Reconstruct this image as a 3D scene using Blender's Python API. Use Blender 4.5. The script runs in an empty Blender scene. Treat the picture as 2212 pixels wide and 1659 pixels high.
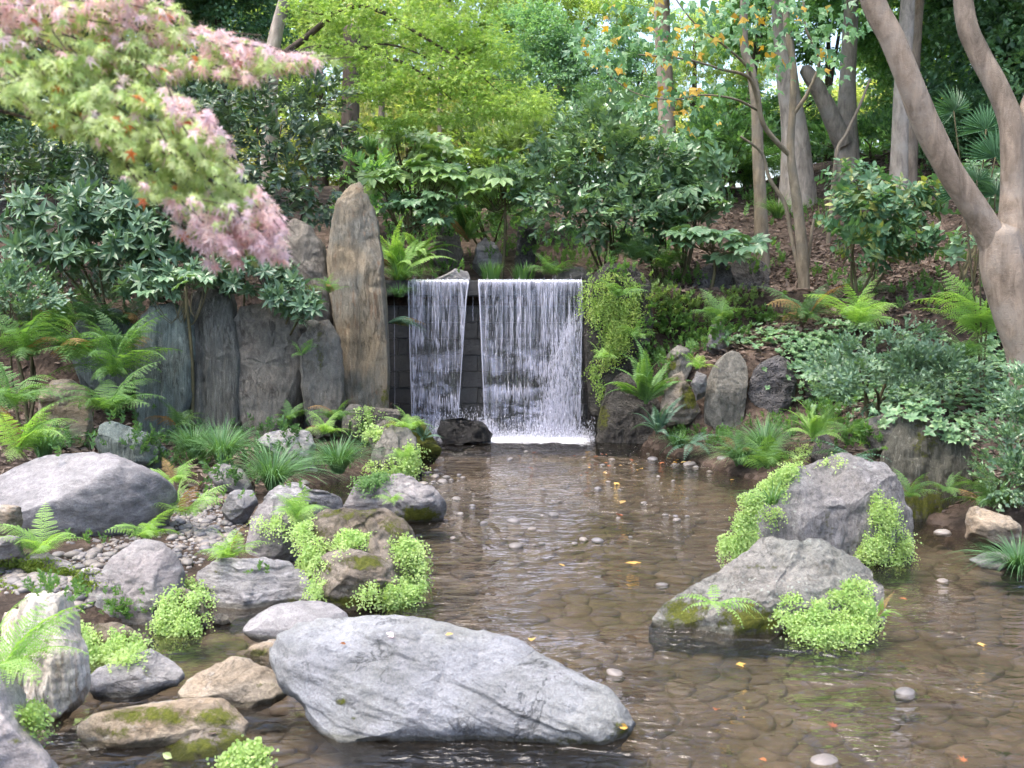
import bpy, math, random
import numpy as np
from mathutils import Vector, Matrix
from mathutils.bvhtree import BVHTree

scene = bpy.context.scene
COL = scene.collection

# ------------------------------------------------------------------ camera
FPX, CU, CV = 2372.0, 1106.0, 829.5          # focal length and centre in pixels of a 2212 x 1659 copy of the photograph
CAMZ = 2.05                                   # metres above the water
TILT = math.atan(231.5 / FPX)
cam_data = bpy.data.cameras.new("camera")
cam_data.sensor_width = 36.0
cam_data.lens = 36.0 * FPX / 2212.0
cam_data.clip_start = 0.1
cam_data.clip_end = 2000.0
cam_data.dof.use_dof = True
cam_data.dof.focus_distance = 11.5
cam_data.dof.aperture_fstop = 4.6
cam = bpy.data.objects.new("camera", cam_data)
cam.location = (0, 0, CAMZ)
cam.rotation_euler = (math.pi / 2 - TILT, 0, 0)
COL.objects.link(cam)
scene.camera = cam

# ------------------------------------------------------------------ sky, sun, exposure
SUN_EL, SUN_AZ = math.radians(70), math.radians(240)   # azimuth clockwise from +Y
world = bpy.data.worlds.new("World")
scene.world = world
world.use_nodes = True
wn = world.node_tree.nodes
wl = world.node_tree.links
bg = wn["Background"]
sky = wn.new("ShaderNodeTexSky")
sky.sky_type = 'NISHITA'
sky.sun_disc = False
sky.sun_elevation = SUN_EL
sky.sun_rotation = SUN_AZ
sky.air_density = 1.0
sky.dust_density = 4.0
sky.ozone_density = 1.0
wl.new(sky.outputs[0], bg.inputs[0])
bg.inputs[1].default_value = 0.15
sd = bpy.data.lights.new("sun", 'SUN')
sd.energy = 1.2
sd.angle = math.radians(40)
sd.color = (1.0, 0.94, 0.86)
sun = bpy.data.objects.new("sun", sd)
sdir = Vector((math.sin(SUN_AZ) * math.cos(SUN_EL), math.cos(SUN_AZ) * math.cos(SUN_EL), math.sin(SUN_EL)))
sun.rotation_euler = sdir.to_track_quat('Z', 'Y').to_euler()
sun.location = (0, 0, 30)
COL.objects.link(sun)
vs = scene.view_settings
vs.view_transform = 'Standard'
vs.look = 'None'
vs.gamma = 1.0
vs.exposure = 2.0
vs.use_curve_mapping = False
scene.cycles.use_denoising = True
scene.cycles.use_adaptive_sampling = True
scene.cycles.adaptive_threshold = 0.045
scene.cycles.max_bounces = 6
scene.cycles.diffuse_bounces = 4
scene.cycles.glossy_bounces = 3
scene.cycles.transmission_bounces = 4
scene.cycles.transparent_max_bounces = 8
scene.cycles.sample_clamp_indirect = 6.0
scene.cycles.caustics_reflective = False
scene.cycles.caustics_refractive = False

# ------------------------------------------------------------------ projection helpers
CT, ST = math.cos(TILT), math.sin(TILT)
def ray(u, v):
    cx = (np.asarray(u, float) - CU) / FPX
    cy = -(np.asarray(v, float) - CV) / FPX
    return cx, CT + cy * ST, -ST + cy * CT
def P(u, v, Y):
    dx, dy, dz = ray(u, v)
    s = Y / dy
    return np.array([dx * s, Y, CAMZ + dz * s])
def proj(V):
    V = np.asarray(V, float)
    x, y, z = V[:, 0], V[:, 1], V[:, 2] - CAMZ
    f = y * CT - z * ST
    up = y * ST + z * CT
    f = np.maximum(f, 0.05)
    return CU + FPX * x / f, CV - FPX * up / f
def px(Y):                                     # metres per pixel at depth Y
    return Y / FPX
def norm(a):
    a = np.asarray(a, float)
    return a / np.maximum(np.linalg.norm(a, axis=-1, keepdims=True), 1e-9)
def sstep(a, b, x):
    t = np.clip((np.asarray(x, float) - a) / (b - a), 0, 1)
    return t * t * (3 - 2 * t)

# ------------------------------------------------------------------ noise
def vnoise(p, seed=0):
    p = np.asarray(p, float)
    i = np.floor(p).astype(np.int64)
    f = p - i
    f = f * f * f * (f * (f * 6 - 15) + 10)
    def h(a, b, c):
        n = (a * 374761393 + b * 668265263 + c * 2147483647 + seed * 974634777) & 0xFFFFFFFF
        n = ((n ^ (n >> 13)) * 1274126177) & 0xFFFFFFFF
        n = ((n ^ (n >> 16)) * 2246822519) & 0xFFFFFFFF
        return ((n ^ (n >> 15)) & 0xFFFFFF) / float(0xFFFFFF)
    x, y, z = i[..., 0], i[..., 1], i[..., 2]
    fx, fy, fz = f[..., 0], f[..., 1], f[..., 2]
    def L(a, b, t):
        return a + (b - a) * t
    c = L(L(L(h(x, y, z), h(x + 1, y, z), fx), L(h(x, y + 1, z), h(x + 1, y + 1, z), fx), fy),
          L(L(h(x, y, z + 1), h(x + 1, y, z + 1), fx), L(h(x, y + 1, z + 1), h(x + 1, y + 1, z + 1), fx), fy), fz)
    return c * 2 - 1
def fbm(p, octv=4, seed=0, gain=0.5, ridged=False):
    p = np.asarray(p, float)
    a, s, tot = 1.0, 0.0, 0.0
    for o in range(octv):
        n = vnoise(p * (2.03 ** o) + 17.3 * o, seed + o * 31)
        if ridged:
            n = 1 - 2 * np.abs(n)
        s = s + a * n
        tot += a
        a *= gain
    return s / tot

# ------------------------------------------------------------------ objects
def new_mesh(name, V, F, rnd=None, attrs=None, mats=None, matidx=None, smooth=False):
    """V (n,3), F (m,3) or (m,4) index arrays -> mesh"""
    V = np.asarray(V, np.float32)
    F = np.asarray(F, np.int32)
    k = F.shape[1]
    me = bpy.data.meshes.new(name)
    me.vertices.add(len(V))
    me.vertices.foreach_set("co", V.ravel())
    me.loops.add(F.size)
    me.loops.foreach_set("vertex_index", F.ravel())
    me.polygons.add(len(F))
    me.polygons.foreach_set("loop_start", np.arange(0, F.size, k, dtype=np.int32))
    me.polygons.foreach_set("loop_total", np.full(len(F), k, np.int32))
    if matidx is not None:
        me.polygons.foreach_set("material_index", np.asarray(matidx, np.int32))
    me.polygons.foreach_set("use_smooth", np.full(len(F), bool(smooth)))
    if rnd is not None:
        a = me.attributes.new("rnd", 'FLOAT', 'FACE')
        a.data.foreach_set("value", np.asarray(rnd, np.float32))
    for nm, arr in (attrs or {}).items():
        a = me.attributes.new(nm, 'FLOAT', 'POINT')
        a.data.foreach_set("value", np.asarray(arr, np.float32))
    me.update(calc_edges=True)
    me.validate()
    for m in (mats or []):
        me.materials.append(m)
    return me
def tag(o, label=None, cat=None, group=None, kind=None):
    if label: o["label"] = label
    if cat: o["category"] = cat
    if group: o["group"] = group
    if kind: o["kind"] = kind
    return o
def obj(name, me, mat=None, parent=None, loc=(0, 0, 0), label=None, cat=None, group=None, kind=None, M=None):
    o = bpy.data.objects.new(name, me)
    COL.objects.link(o)
    if mat is not None and me is not None:
        if len(me.materials) == 0:
            me.materials.append(mat)
        elif me.materials[0] is not mat:
            o.material_slots[0].link = 'OBJECT'
            o.material_slots[0].material = mat
    if parent is not None:
        o.parent = parent
    if M is not None:
        l, r, s = M.decompose()
        o.location, o.rotation_euler, o.scale = l, r.to_euler(), s
    else:
        o.location = tuple(float(c) for c in loc)
    return tag(o, label, cat, group, kind)
def empty(name, loc, label, cat, group=None):
    return obj(name, None, None, None, loc, label, cat, group)
def mat4(R, T):
    M = Matrix.Identity(4)
    for i in range(3):
        for j in range(3):
            M[i][j] = float(R[i][j])
        M[i][3] = float(T[i])
    return M

# ------------------------------------------------------------------ stamping many copies of a template
def frames(axis, nrm):
    y = norm(axis)
    x = norm(np.cross(y, nrm))
    z = np.cross(x, y)
    return np.stack([x, y, z], axis=-1)
def stamp(tV, tF, R, T, rnd):
    N, k = len(T), len(tV)
    V = (np.einsum('nij,kj->nki', R, tV) + T[:, None, :]).reshape(-1, 3)
    F = (tF[None] + (np.arange(N) * k)[:, None, None]).reshape(-1, 3)
    return V, F, np.repeat(rnd, len(tF))
def join(parts):
    Vs, Fs, rs, off = [], [], [], 0
    for V, F, r in parts:
        Vs.append(V); Fs.append(F + off); rs.append(r)
        off += len(V)
    return np.concatenate(Vs), np.concatenate(Fs), np.concatenate(rs)
def crom(pts, n):
    pts = np.asarray(pts, float)
    Q = np.vstack([2 * pts[0] - pts[1], pts, 2 * pts[-1] - pts[-2]])
    out = []
    for i in range(len(pts) - 1):
        a, b, c, d = Q[i], Q[i + 1], Q[i + 2], Q[i + 3]
        for t in np.linspace(0, 1, n, endpoint=False):
            out.append(.5 * ((2 * b) + (-a + c) * t + (2 * a - 5 * b + 4 * c - d) * t * t + (-a + 3 * b - 3 * c + d) * t ** 3))
    out.append(pts[-1])
    return np.array(out)
def tube(pts, rad, seg=8, sub=5, rough=0.0, seed=0, rnd=0.5):
    """tapered limb along pts (k,3) with radii; returns V,F(tri),rnd"""
    pts = np.asarray(pts, float)
    q = crom(np.hstack([pts, np.asarray(rad, float)[:, None]]), sub) if len(pts) > 1 else pts
    C, r = q[:, :3], np.maximum(q[:, 3], .0015)
    d = norm(np.gradient(C, axis=0))
    ref = np.tile(np.array([0.0, 1.0, 0.12]), (len(C), 1))
    bad = np.abs((d * norm(ref)).sum(1)) > .93
    ref[bad] = [1, 0, 0.1]
    a = norm(np.cross(d, ref)); b = np.cross(d, a)
    th = np.linspace(0, 2 * np.pi, seg, endpoint=False)
    V = C[:, None] + r[:, None, None] * (np.cos(th)[None, :, None] * a[:, None] + np.sin(th)[None, :, None] * b[:, None])
    if rough:
        nz = fbm(V.reshape(-1, 3) * np.array([5, 5, 2.5]), 3, seed).reshape(V.shape[:2])
        V = C[:, None] + (V - C[:, None]) * (1 + rough * nz[..., None])
    n = len(C)
    V = np.vstack([V.reshape(-1, 3), C[-1:] + d[-1:] * r[-1:, None] * .6, C[:1]])
    F = []
    for i in range(n - 1):
        for j in range(seg):
            p, q2 = i * seg + j, i * seg + (j + 1) % seg
            F += [(p, q2, q2 + seg), (p, q2 + seg, p + seg)]
    for j in range(seg):
        F.append(((n - 1) * seg + j, (n - 1) * seg + (j + 1) % seg, n * seg))
    F = np.array(F, np.int32)
    return V, F, np.full(len(F), rnd)

# ------------------------------------------------------------------ leaf templates: stem at the origin, tip along +Y, face up +Z
def T_lance(w=.17, curl=.12, hi=True, cup=.05):
    ys = np.array([0, .28, .62, 1.0]) if hi else np.array([0, .42, 1.0])
    hw = np.array([.02, 1, .82, 0]) * w if hi else np.array([.03, 1, 0]) * w
    V, F = [], []
    for y, h in zip(ys, hw):
        z = -curl * y * y
        V += [(-h, y, z + cup * (h / w)), (0, y, z), (h, y, z + cup * (h / w))]
    for i in range(len(ys) - 1):
        a, b = 3 * i, 3 * i + 3
        F += [(a, a + 1, b + 1), (a, b + 1, b), (a + 1, a + 2, b + 2), (a + 1, b + 2, b + 1)]
    return np.array(V), np.array(F, np.int32)
def T_star(lobes=7, notch=.36, droop=.16, spread=132, width=1.0, stem=False):
    ang = np.radians(np.linspace(-spread, spread, lobes))
    ln = np.interp(np.abs(np.degrees(ang)), [0, 45, 90, 135], [1, .93, .74, .45]) * .62
    V = [(0, 0, 0)]
    st = (ang[1] - ang[0]) / 2
    seq = []
    for i, a in enumerate(ang):
        if i == 0:
            n0 = a - st
            V.append((math.sin(n0) * .16, math.cos(n0) * .16, 0.0))
        V.append((math.sin(a) * ln[i], math.cos(a) * ln[i], -droop * ln[i]))
        n1 = a + st
        r = notch * .62 * (ln[i] / .62) if i < lobes - 1 else .16
        V.append((math.sin(n1) * r, math.cos(n1) * r, 0.03))
    F = [(0, i + 1, i) for i in range(1, len(V) - 1)]
    V = np.array(V); V[:, 1] += .12
    V[0, 1] = 0.05
    if stem:
        k = len(V)
        V = np.vstack([V, [(-.008, .05, 0), (.008, .05, 0), (0, -.42, .06)]])
        F.append((k, k + 2, k + 1))
    return V, np.array(F, np.int32)
def T_trident():
    V = np.array([(0, 0, 0), (-.12, .1, .02), (-.5, .55, -.08), (-.2, .5, .03), (0, 1.0, -.1), (.2, .5, .03), (.5, .55, -.08), (.12, .1, .02), (0, .42, 0)])
    F = np.array([(0, 8, 1), (1, 8, 2), (2, 8, 3), (3, 8, 4), (4, 8, 5), (5, 8, 6), (6, 8, 7), (7, 8, 0)], np.int32)[:, ::-1].copy()
    return V, F
def T_palmate(lobes=8):
    V, F = [(0, 0, 0)], []
    for i, a in enumerate(np.radians(np.linspace(-128, 128, lobes))):
        L = np.interp(abs(math.degrees(a)), [0, 60, 130], [1, .95, .62]) * .62
        d = np.array([math.sin(a), math.cos(a), 0]); s = np.array([math.cos(a), -math.sin(a), 0])
        w = L * .235
        k = len(V)
        V += [tuple(d * L * .34 - s * w * .55 + [0, 0, .02]), tuple(d * L * .7 - s * w + [0, 0, .0]), tuple(d * L + [0, 0, -.13 * L / .62]), tuple(d * L * .7 + s * w + [0, 0, .0]),
              tuple(d * L * .34 + s * w * .55 + [0, 0, .02]), tuple(d * L * .6 + [0, 0, -.045])]
        F += [(0, k, k + 5), (k, k + 1, k + 5), (k + 1, k + 2, k + 5), (k + 2, k + 3, k + 5), (k + 3, k + 4, k + 5), (k + 4, 0, k + 5)]
        if i:
            F.append((0, k - 2, k))
    V = np.array(V); F = np.array(F, np.int32)
    return V, F
def T_fan():                                   # one maidenhair leaflet
    V = np.array([(0, 0, 0), (-.55, .55, .05), (-.3, .95, .0), (.1, 1.02, -.03), (.5, .8, .04)])
    F = np.array([(0, 2, 1), (0, 3, 2), (0, 4, 3)], np.int32)
    return V, F
def T_diamond(w=.3):
    V = np.array([(0, 0, 0), (-w, .45, .06), (0, 1, -.06), (w, .45, .06)])
    return V, np.array([(0, 2, 1), (0, 3, 2)], np.int32)

def rdir(rng, n, yscale=1.0):
    d = rng.normal(size=(n, 3)); d[:, 1] *= yscale
    return norm(d)
# ================================================================== materials
class NT:
    def __init__(s, name):
        s.m = bpy.data.materials.new(name); s.m.use_nodes = True
        s.t = s.m.node_tree; s.n = s.t.nodes; s.l = s.t.links
        s.n.clear(); s.out = s.n.new("ShaderNodeOutputMaterial")
    def add(s, ty, **kw):
        n = s.n.new(ty)
        for k, v in kw.items():
            if k == 'in_':
                for kk, vv in v.items():
                    if hasattr(vv, 'is_output'): s.l.new(vv, n.inputs[kk])
                    else: n.inputs[kk].default_value = vv
            else: setattr(n, k, v)
        return n
    def ramp(s, fac, stops, mode='LINEAR'):
        r = s.n.new("ShaderNodeValToRGB"); r.color_ramp.interpolation = mode
        e = r.color_ramp.elements
        while len(e) < len(stops): e.new(.5)
        for el, (p, c) in zip(e, stops):
            el.position = p; el.color = (*c, 1) if len(c) == 3 else c
        s.l.new(fac, r.inputs[0]); return r.outputs[0]
    def mix(s, fac, a, b, mode='MIX'):
        n = s.n.new("ShaderNodeMix"); n.data_type = 'RGBA'; n.blend_type = mode
        for i, v in ((0, fac), (6, a), (7, b)):
            if hasattr(v, 'is_output'): s.l.new(v, n.inputs[i])
            elif i == 0: n.inputs[0].default_value = v
            else: n.inputs[i].default_value = (*v, 1) if len(v) == 3 else v
        return n.outputs[2]
    def math(s, op, a, b=0.0, c=None, clamp=False):
        n = s.n.new("ShaderNodeMath"); n.operation = op; n.use_clamp = clamp
        for i, v in enumerate((a, b, c)):
            if v is None: continue
            if hasattr(v, 'is_output'): s.l.new(v, n.inputs[i])
            else: n.inputs[i].default_value = v
        return n.outputs[0]
    def noise(s, vec, scale, detail=4, rough=.55, dist=0.0):
        n = s.add("ShaderNodeTexNoise", in_={'Scale': scale, 'Detail': detail, 'Roughness': rough, 'Distortion': dist})
        if vec is not None: s.l.new(vec, n.inputs['Vector'])
        return n.outputs['Fac']
    def mapping(s, vec, scale=(1, 1, 1), rot=(0, 0, 0), loc=(0, 0, 0)):
        n = s.add("ShaderNodeMapping"); s.l.new(vec, n.inputs[0])
        n.inputs['Scale'].default_value = scale; n.inputs['Rotation'].default_value = rot; n.inputs['Location'].default_value = loc
        return n.outputs[0]
    def finish(s, sh):
        s.l.new(sh, s.out.inputs[0]); return s.m

def rock_mat(name, c, patch=None, patch_amt=.5, streak=None, strata=(1, 1, 1), rot=(0, 0, 0), lichen=0.0, bump=.5, scale=3.0, rough=.85, pores=0.0, midmix=.75, wetmul=.35, spec=.3,
             moss_c=((.07, .085, .012), (.16, .17, .02)), crack=.6):
    t = NT(name)
    c = tuple(x * .74 for x in c); patch = tuple(x * .74 for x in patch) if patch else None; streak = tuple(x * .78 for x in streak) if streak else None
    co = t.add("ShaderNodeTexCoord").outputs['Object']
    oi = t.add("ShaderNodeObjectInfo").outputs['Random']
    off = t.add("ShaderNodeCombineXYZ", in_={0: t.math('MULTIPLY', oi, 13.0), 1: t.math('MULTIPLY', oi, 7.0), 2: t.math('MULTIPLY', oi, 3.0)}).outputs[0]
    va = t.add("ShaderNodeVectorMath", operation='ADD'); t.l.new(co, va.inputs[0]); t.l.new(off, va.inputs[1]); co = va.outputs[0]
    st = t.mapping(co, strata, rot)
    n1 = t.noise(st, scale, 8, .62, .15)
    d = tuple(x * .55 for x in c); li = tuple(min(1, x * 1.42) for x in c)
    col = t.ramp(n1, [(.28, d), (.5, c), (.72, li)])
    n2 = t.noise(co, scale * .55, 5, .6, .8)
    if patch:
        col = t.mix(t.math('MULTIPLY', t.ramp(n2, [(.42, (0, 0, 0)), (.6, (1, 1, 1))]), patch_amt), col, patch)
    if streak:
        n3 = t.noise(st, scale * 2.6, 7, .7, .35)
        col = t.mix(t.ramp(n3, [(.56, (0, 0, 0)), (.68, (.8, .8, .8))]), col, streak)
    fine = t.noise(co, 90, 3, .7)
    col = t.mix(.55, col, t.ramp(fine, [(.3, (.55, .55, .55)), (.7, (1.35, 1.35, 1.35))]), 'MULTIPLY')
    mid = t.noise(st, 13, 9, .74, .2)
    col = t.mix(midmix, col, t.ramp(mid, [(.26, (.42, .42, .42)), (.5, (.98, .98, .98)), (.72, (1.5, 1.5, 1.48))]), 'MULTIPLY')  # bump hollows darkened and ridges lightened in colour: painted crevice shade
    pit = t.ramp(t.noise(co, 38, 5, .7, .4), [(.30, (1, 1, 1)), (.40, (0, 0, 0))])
    col = t.mix(t.math('MULTIPLY', pit, .55), col, tuple(x * .35 for x in c))  # pits, sunk in the bump below, get painted shade in the colour too
    # dark cracks along the strata
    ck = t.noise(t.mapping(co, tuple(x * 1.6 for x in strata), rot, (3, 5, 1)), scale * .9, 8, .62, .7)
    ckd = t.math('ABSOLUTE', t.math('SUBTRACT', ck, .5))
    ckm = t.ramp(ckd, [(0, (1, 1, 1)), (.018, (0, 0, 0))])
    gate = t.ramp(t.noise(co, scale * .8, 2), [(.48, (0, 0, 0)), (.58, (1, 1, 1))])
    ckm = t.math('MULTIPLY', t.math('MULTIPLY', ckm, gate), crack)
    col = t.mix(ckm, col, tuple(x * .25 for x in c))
    if lichen:
        vo = t.add("ShaderNodeTexVoronoi", in_={'Scale': 26.0, 'Randomness': 1.0}); t.l.new(t.mix(.06, co, t.add("ShaderNodeTexNoise", in_={'Scale': 12.0}).outputs['Color'], 'ADD'), vo.inputs['Vector'])
        sp = t.ramp(vo.outputs['Distance'], [(.18, (1, 1, 1)), (.3, (0, 0, 0))])
        g2 = t.ramp(t.noise(co, 3.1, 3), [(.5, (0, 0, 0)), (.62, (1, 1, 1))])
        col = t.mix(t.math('MULTIPLY', t.math('MULTIPLY', sp, g2), lichen * .7), col, (.33, .37, .33))
    bh = t.math('ADD', t.math('MULTIPLY', t.noise(st, scale * 3, 9, .68, .5), .8), t.math('ADD', t.math('MULTIPLY', t.noise(co, 45, 4, .7), .22), t.math('MULTIPLY', mid, .5)))
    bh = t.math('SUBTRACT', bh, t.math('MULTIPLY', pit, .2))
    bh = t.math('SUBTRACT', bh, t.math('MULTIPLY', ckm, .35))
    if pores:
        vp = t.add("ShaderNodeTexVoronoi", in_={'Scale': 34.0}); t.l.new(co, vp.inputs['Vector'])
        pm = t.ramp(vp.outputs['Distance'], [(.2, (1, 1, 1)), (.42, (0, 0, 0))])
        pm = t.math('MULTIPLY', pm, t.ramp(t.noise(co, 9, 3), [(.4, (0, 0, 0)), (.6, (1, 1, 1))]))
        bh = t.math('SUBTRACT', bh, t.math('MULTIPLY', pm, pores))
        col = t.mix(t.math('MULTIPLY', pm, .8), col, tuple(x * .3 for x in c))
    # moss, where it grows
    ma = t.add("ShaderNodeAttribute", attribute_name="moss").outputs['Fac']
    mm = t.math('ADD', ma, t.math('MULTIPLY', t.math('SUBTRACT', t.noise(co, 16, 9, .78), .5), 2.4))
    mm = t.math('MULTIPLY', t.ramp(mm, [(.36, (0, 0, 0)), (.66, (1, 1, 1))]), t.ramp(ma, [(.02, (0, 0, 0)), (.1, (1, 1, 1))]))
    mcol = t.ramp(t.noise(co, 60, 4, .7), [(.3, moss_c[0]), (.7, moss_c[1])])
    col = t.mix(mm, col, mcol)
    bh = t.math('ADD', bh, t.math('MULTIPLY', mm, t.math('MULTIPLY', t.noise(co, 130, 3, .8), .9)))
    # wet foot of the stone and damp moss line
    wa = t.add("ShaderNodeAttribute", attribute_name="wet").outputs['Fac']
    wm = t.math('ADD', wa, t.math('MULTIPLY', t.math('SUBTRACT', t.noise(co, 8, 4), .5), .5), clamp=True)
    wm = t.ramp(wm, [(.35, (0, 0, 0)), (.65, (1, 1, 1))])
    col = t.mix(wm, col, t.mix(.8, col, (wetmul, wetmul * .98, wetmul * .8), 'MULTIPLY'))
    rg = t.math('SUBTRACT', rough, t.math('MULTIPLY', wm, .35))
    bn = t.add("ShaderNodeBump", in_={'Strength': min(1.0, bump * 1.35), 'Distance': .06, 'Height': bh})
    p = t.add("ShaderNodeBsdfPrincipled", in_={'Base Color': col, 'Roughness': rg, 'Normal': bn.outputs[0]})
    p.inputs['Specular IOR Level'].default_value = spec
    return t.finish(p.outputs[0])

def leaf_mat(name, cols, rough=.45, spec=.4, trans=.3, tcol=None, vein=True):
    """cols: colour stops over each leaf's own random value"""
    t = NT(name)
    at = t.add("ShaderNodeAttribute", attribute_name="rnd").outputs['Fac']
    oi = t.add("ShaderNodeObjectInfo").outputs['Random']
    r = t.math('FRACT', t.math('ADD', at, oi))
    n = len(cols)
    cols = [tuple(x * .80 + .20 * (.3 * c[0] + .6 * c[1] + .1 * c[2]) for x in c) for c in cols] if cols[0][1] > cols[0][0] else cols
    col = t.ramp(r, [(i / max(1, n - 1), c) for i, c in enumerate(cols)])
    co = t.add("ShaderNodeTexCoord").outputs['Object']
    col = t.mix(.35, col, t.ramp(t.noise(co, 9, 3), [(.3, (.6, .65, .6)), (.7, (1.35, 1.3, 1.2))]), 'MULTIPLY')
    p = t.add("ShaderNodeBsdfPrincipled", in_={'Base Color': col, 'Roughness': rough})
    p.inputs['Specular IOR Level'].default_value = spec
    tc = t.mix(1.0, col, tcol or (1.5, 1.6, .6), 'MULTIPLY')
    tr = t.add("ShaderNodeBsdfTranslucent", in_={'Color': tc})
    mx = t.add("ShaderNodeMixShader", in_={0: trans, 1: p.outputs[0], 2: tr.outputs[0]})
    return t.finish(mx.outputs[0])

def bark_mat(name, c, c2, scale=5, stretch=.25, bump=.4, blot=None):
    t = NT(name)
    co = t.add("ShaderNodeTexCoord").outputs['Object']
    st = t.mapping(co, (1, 1, stretch))
    n = t.noise(st, scale * 2, 8, .65, .6)
    col = t.ramp(n, [(.28, tuple(x * .75 for x in c2)), (.52, c), (.72, tuple(min(1, x * 1.5) for x in c))])
    n2 = t.noise(co, scale * .6, 4, .6)
    col = t.mix(t.ramp(n2, [(.5, (0, 0, 0)), (.66, (.7, .7, .7))]), col, blot or c2)
    ring = t.noise(t.mapping(co, (3, 3, 14)), 4, 5, .7)
    bh = t.math('ADD', n, t.math('ADD', t.math('MULTIPLY', ring, .25), t.math('MULTIPLY', t.noise(co, 60, 4, .7), .3)))
    spk = t.ramp(t.noise(t.mapping(co, (1, 1, 2.2)), 42, 4, .7), [(.62, (0, 0, 0)), (.7, (.8, .8, .8))])
    col = t.mix(spk, col, tuple(min(1, x * 1.6) for x in c))
    dk = t.ramp(t.noise(t.mapping(co, (1, 1, 3)), 24, 5, .7), [(.3, (.8, .8, .8)), (.38, (0, 0, 0))])
    col = t.mix(dk, col, c2)
    bn = t.add("ShaderNodeBump", in_={'Strength': bump, 'Distance': .02, 'Height': bh})
    p = t.add("ShaderNodeBsdfPrincipled", in_={'Base Color': col, 'Roughness': .85, 'Normal': bn.outputs[0]})
    p.inputs['Specular IOR Level'].default_value = .2
    return t.finish(p.outputs[0])

MR = {}
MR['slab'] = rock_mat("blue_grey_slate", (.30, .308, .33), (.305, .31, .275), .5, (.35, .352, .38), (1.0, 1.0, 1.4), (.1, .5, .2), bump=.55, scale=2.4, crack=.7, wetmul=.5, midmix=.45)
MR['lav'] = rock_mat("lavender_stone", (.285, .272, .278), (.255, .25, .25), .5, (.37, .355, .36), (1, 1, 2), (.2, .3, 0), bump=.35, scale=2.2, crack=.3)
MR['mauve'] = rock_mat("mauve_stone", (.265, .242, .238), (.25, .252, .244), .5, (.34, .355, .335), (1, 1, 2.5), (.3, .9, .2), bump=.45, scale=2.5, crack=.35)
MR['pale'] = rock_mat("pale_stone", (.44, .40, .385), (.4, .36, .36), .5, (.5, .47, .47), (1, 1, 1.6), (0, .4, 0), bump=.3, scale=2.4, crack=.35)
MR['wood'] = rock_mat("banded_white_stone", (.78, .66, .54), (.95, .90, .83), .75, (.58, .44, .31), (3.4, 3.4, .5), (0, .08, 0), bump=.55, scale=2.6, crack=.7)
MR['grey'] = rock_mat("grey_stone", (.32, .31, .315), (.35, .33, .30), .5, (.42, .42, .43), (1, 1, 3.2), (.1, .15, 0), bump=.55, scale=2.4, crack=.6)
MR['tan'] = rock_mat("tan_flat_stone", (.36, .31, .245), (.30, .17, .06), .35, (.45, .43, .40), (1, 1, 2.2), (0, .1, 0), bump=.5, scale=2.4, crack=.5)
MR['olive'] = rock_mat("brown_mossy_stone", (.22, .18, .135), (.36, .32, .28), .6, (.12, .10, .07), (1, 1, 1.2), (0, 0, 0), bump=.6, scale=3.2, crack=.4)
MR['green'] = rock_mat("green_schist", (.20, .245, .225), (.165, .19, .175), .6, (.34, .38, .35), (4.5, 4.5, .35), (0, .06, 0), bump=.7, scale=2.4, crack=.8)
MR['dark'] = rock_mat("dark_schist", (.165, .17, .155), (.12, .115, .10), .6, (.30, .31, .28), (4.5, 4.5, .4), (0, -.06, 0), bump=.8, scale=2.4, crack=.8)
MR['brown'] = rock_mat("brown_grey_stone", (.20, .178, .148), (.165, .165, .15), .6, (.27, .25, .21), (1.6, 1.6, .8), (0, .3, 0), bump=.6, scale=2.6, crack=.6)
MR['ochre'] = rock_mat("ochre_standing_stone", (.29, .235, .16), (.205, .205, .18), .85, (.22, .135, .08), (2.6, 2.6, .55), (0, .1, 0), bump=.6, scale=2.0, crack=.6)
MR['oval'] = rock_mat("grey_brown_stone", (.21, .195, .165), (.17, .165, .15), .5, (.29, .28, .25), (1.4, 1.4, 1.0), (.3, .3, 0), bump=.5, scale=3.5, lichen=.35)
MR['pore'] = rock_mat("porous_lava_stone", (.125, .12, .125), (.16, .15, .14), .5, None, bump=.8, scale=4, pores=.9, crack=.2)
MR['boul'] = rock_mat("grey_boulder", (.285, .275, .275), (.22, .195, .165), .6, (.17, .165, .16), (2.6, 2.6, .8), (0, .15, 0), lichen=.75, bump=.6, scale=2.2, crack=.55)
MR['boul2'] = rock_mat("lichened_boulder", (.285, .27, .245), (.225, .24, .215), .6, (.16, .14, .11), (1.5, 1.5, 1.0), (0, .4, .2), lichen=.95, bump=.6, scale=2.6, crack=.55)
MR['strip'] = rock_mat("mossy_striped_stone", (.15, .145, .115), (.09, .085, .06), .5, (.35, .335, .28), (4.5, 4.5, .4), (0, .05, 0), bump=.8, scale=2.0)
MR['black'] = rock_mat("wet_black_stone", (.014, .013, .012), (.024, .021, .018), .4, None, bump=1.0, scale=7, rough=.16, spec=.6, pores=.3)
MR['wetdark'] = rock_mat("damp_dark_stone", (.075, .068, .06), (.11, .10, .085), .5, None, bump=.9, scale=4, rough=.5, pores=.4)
MR['moss'] = rock_mat("moss_cushion", (.06, .07, .02), (.09, .1, .02), .6, None, bump=1.0, scale=9, rough=.95, crack=0)

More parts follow.
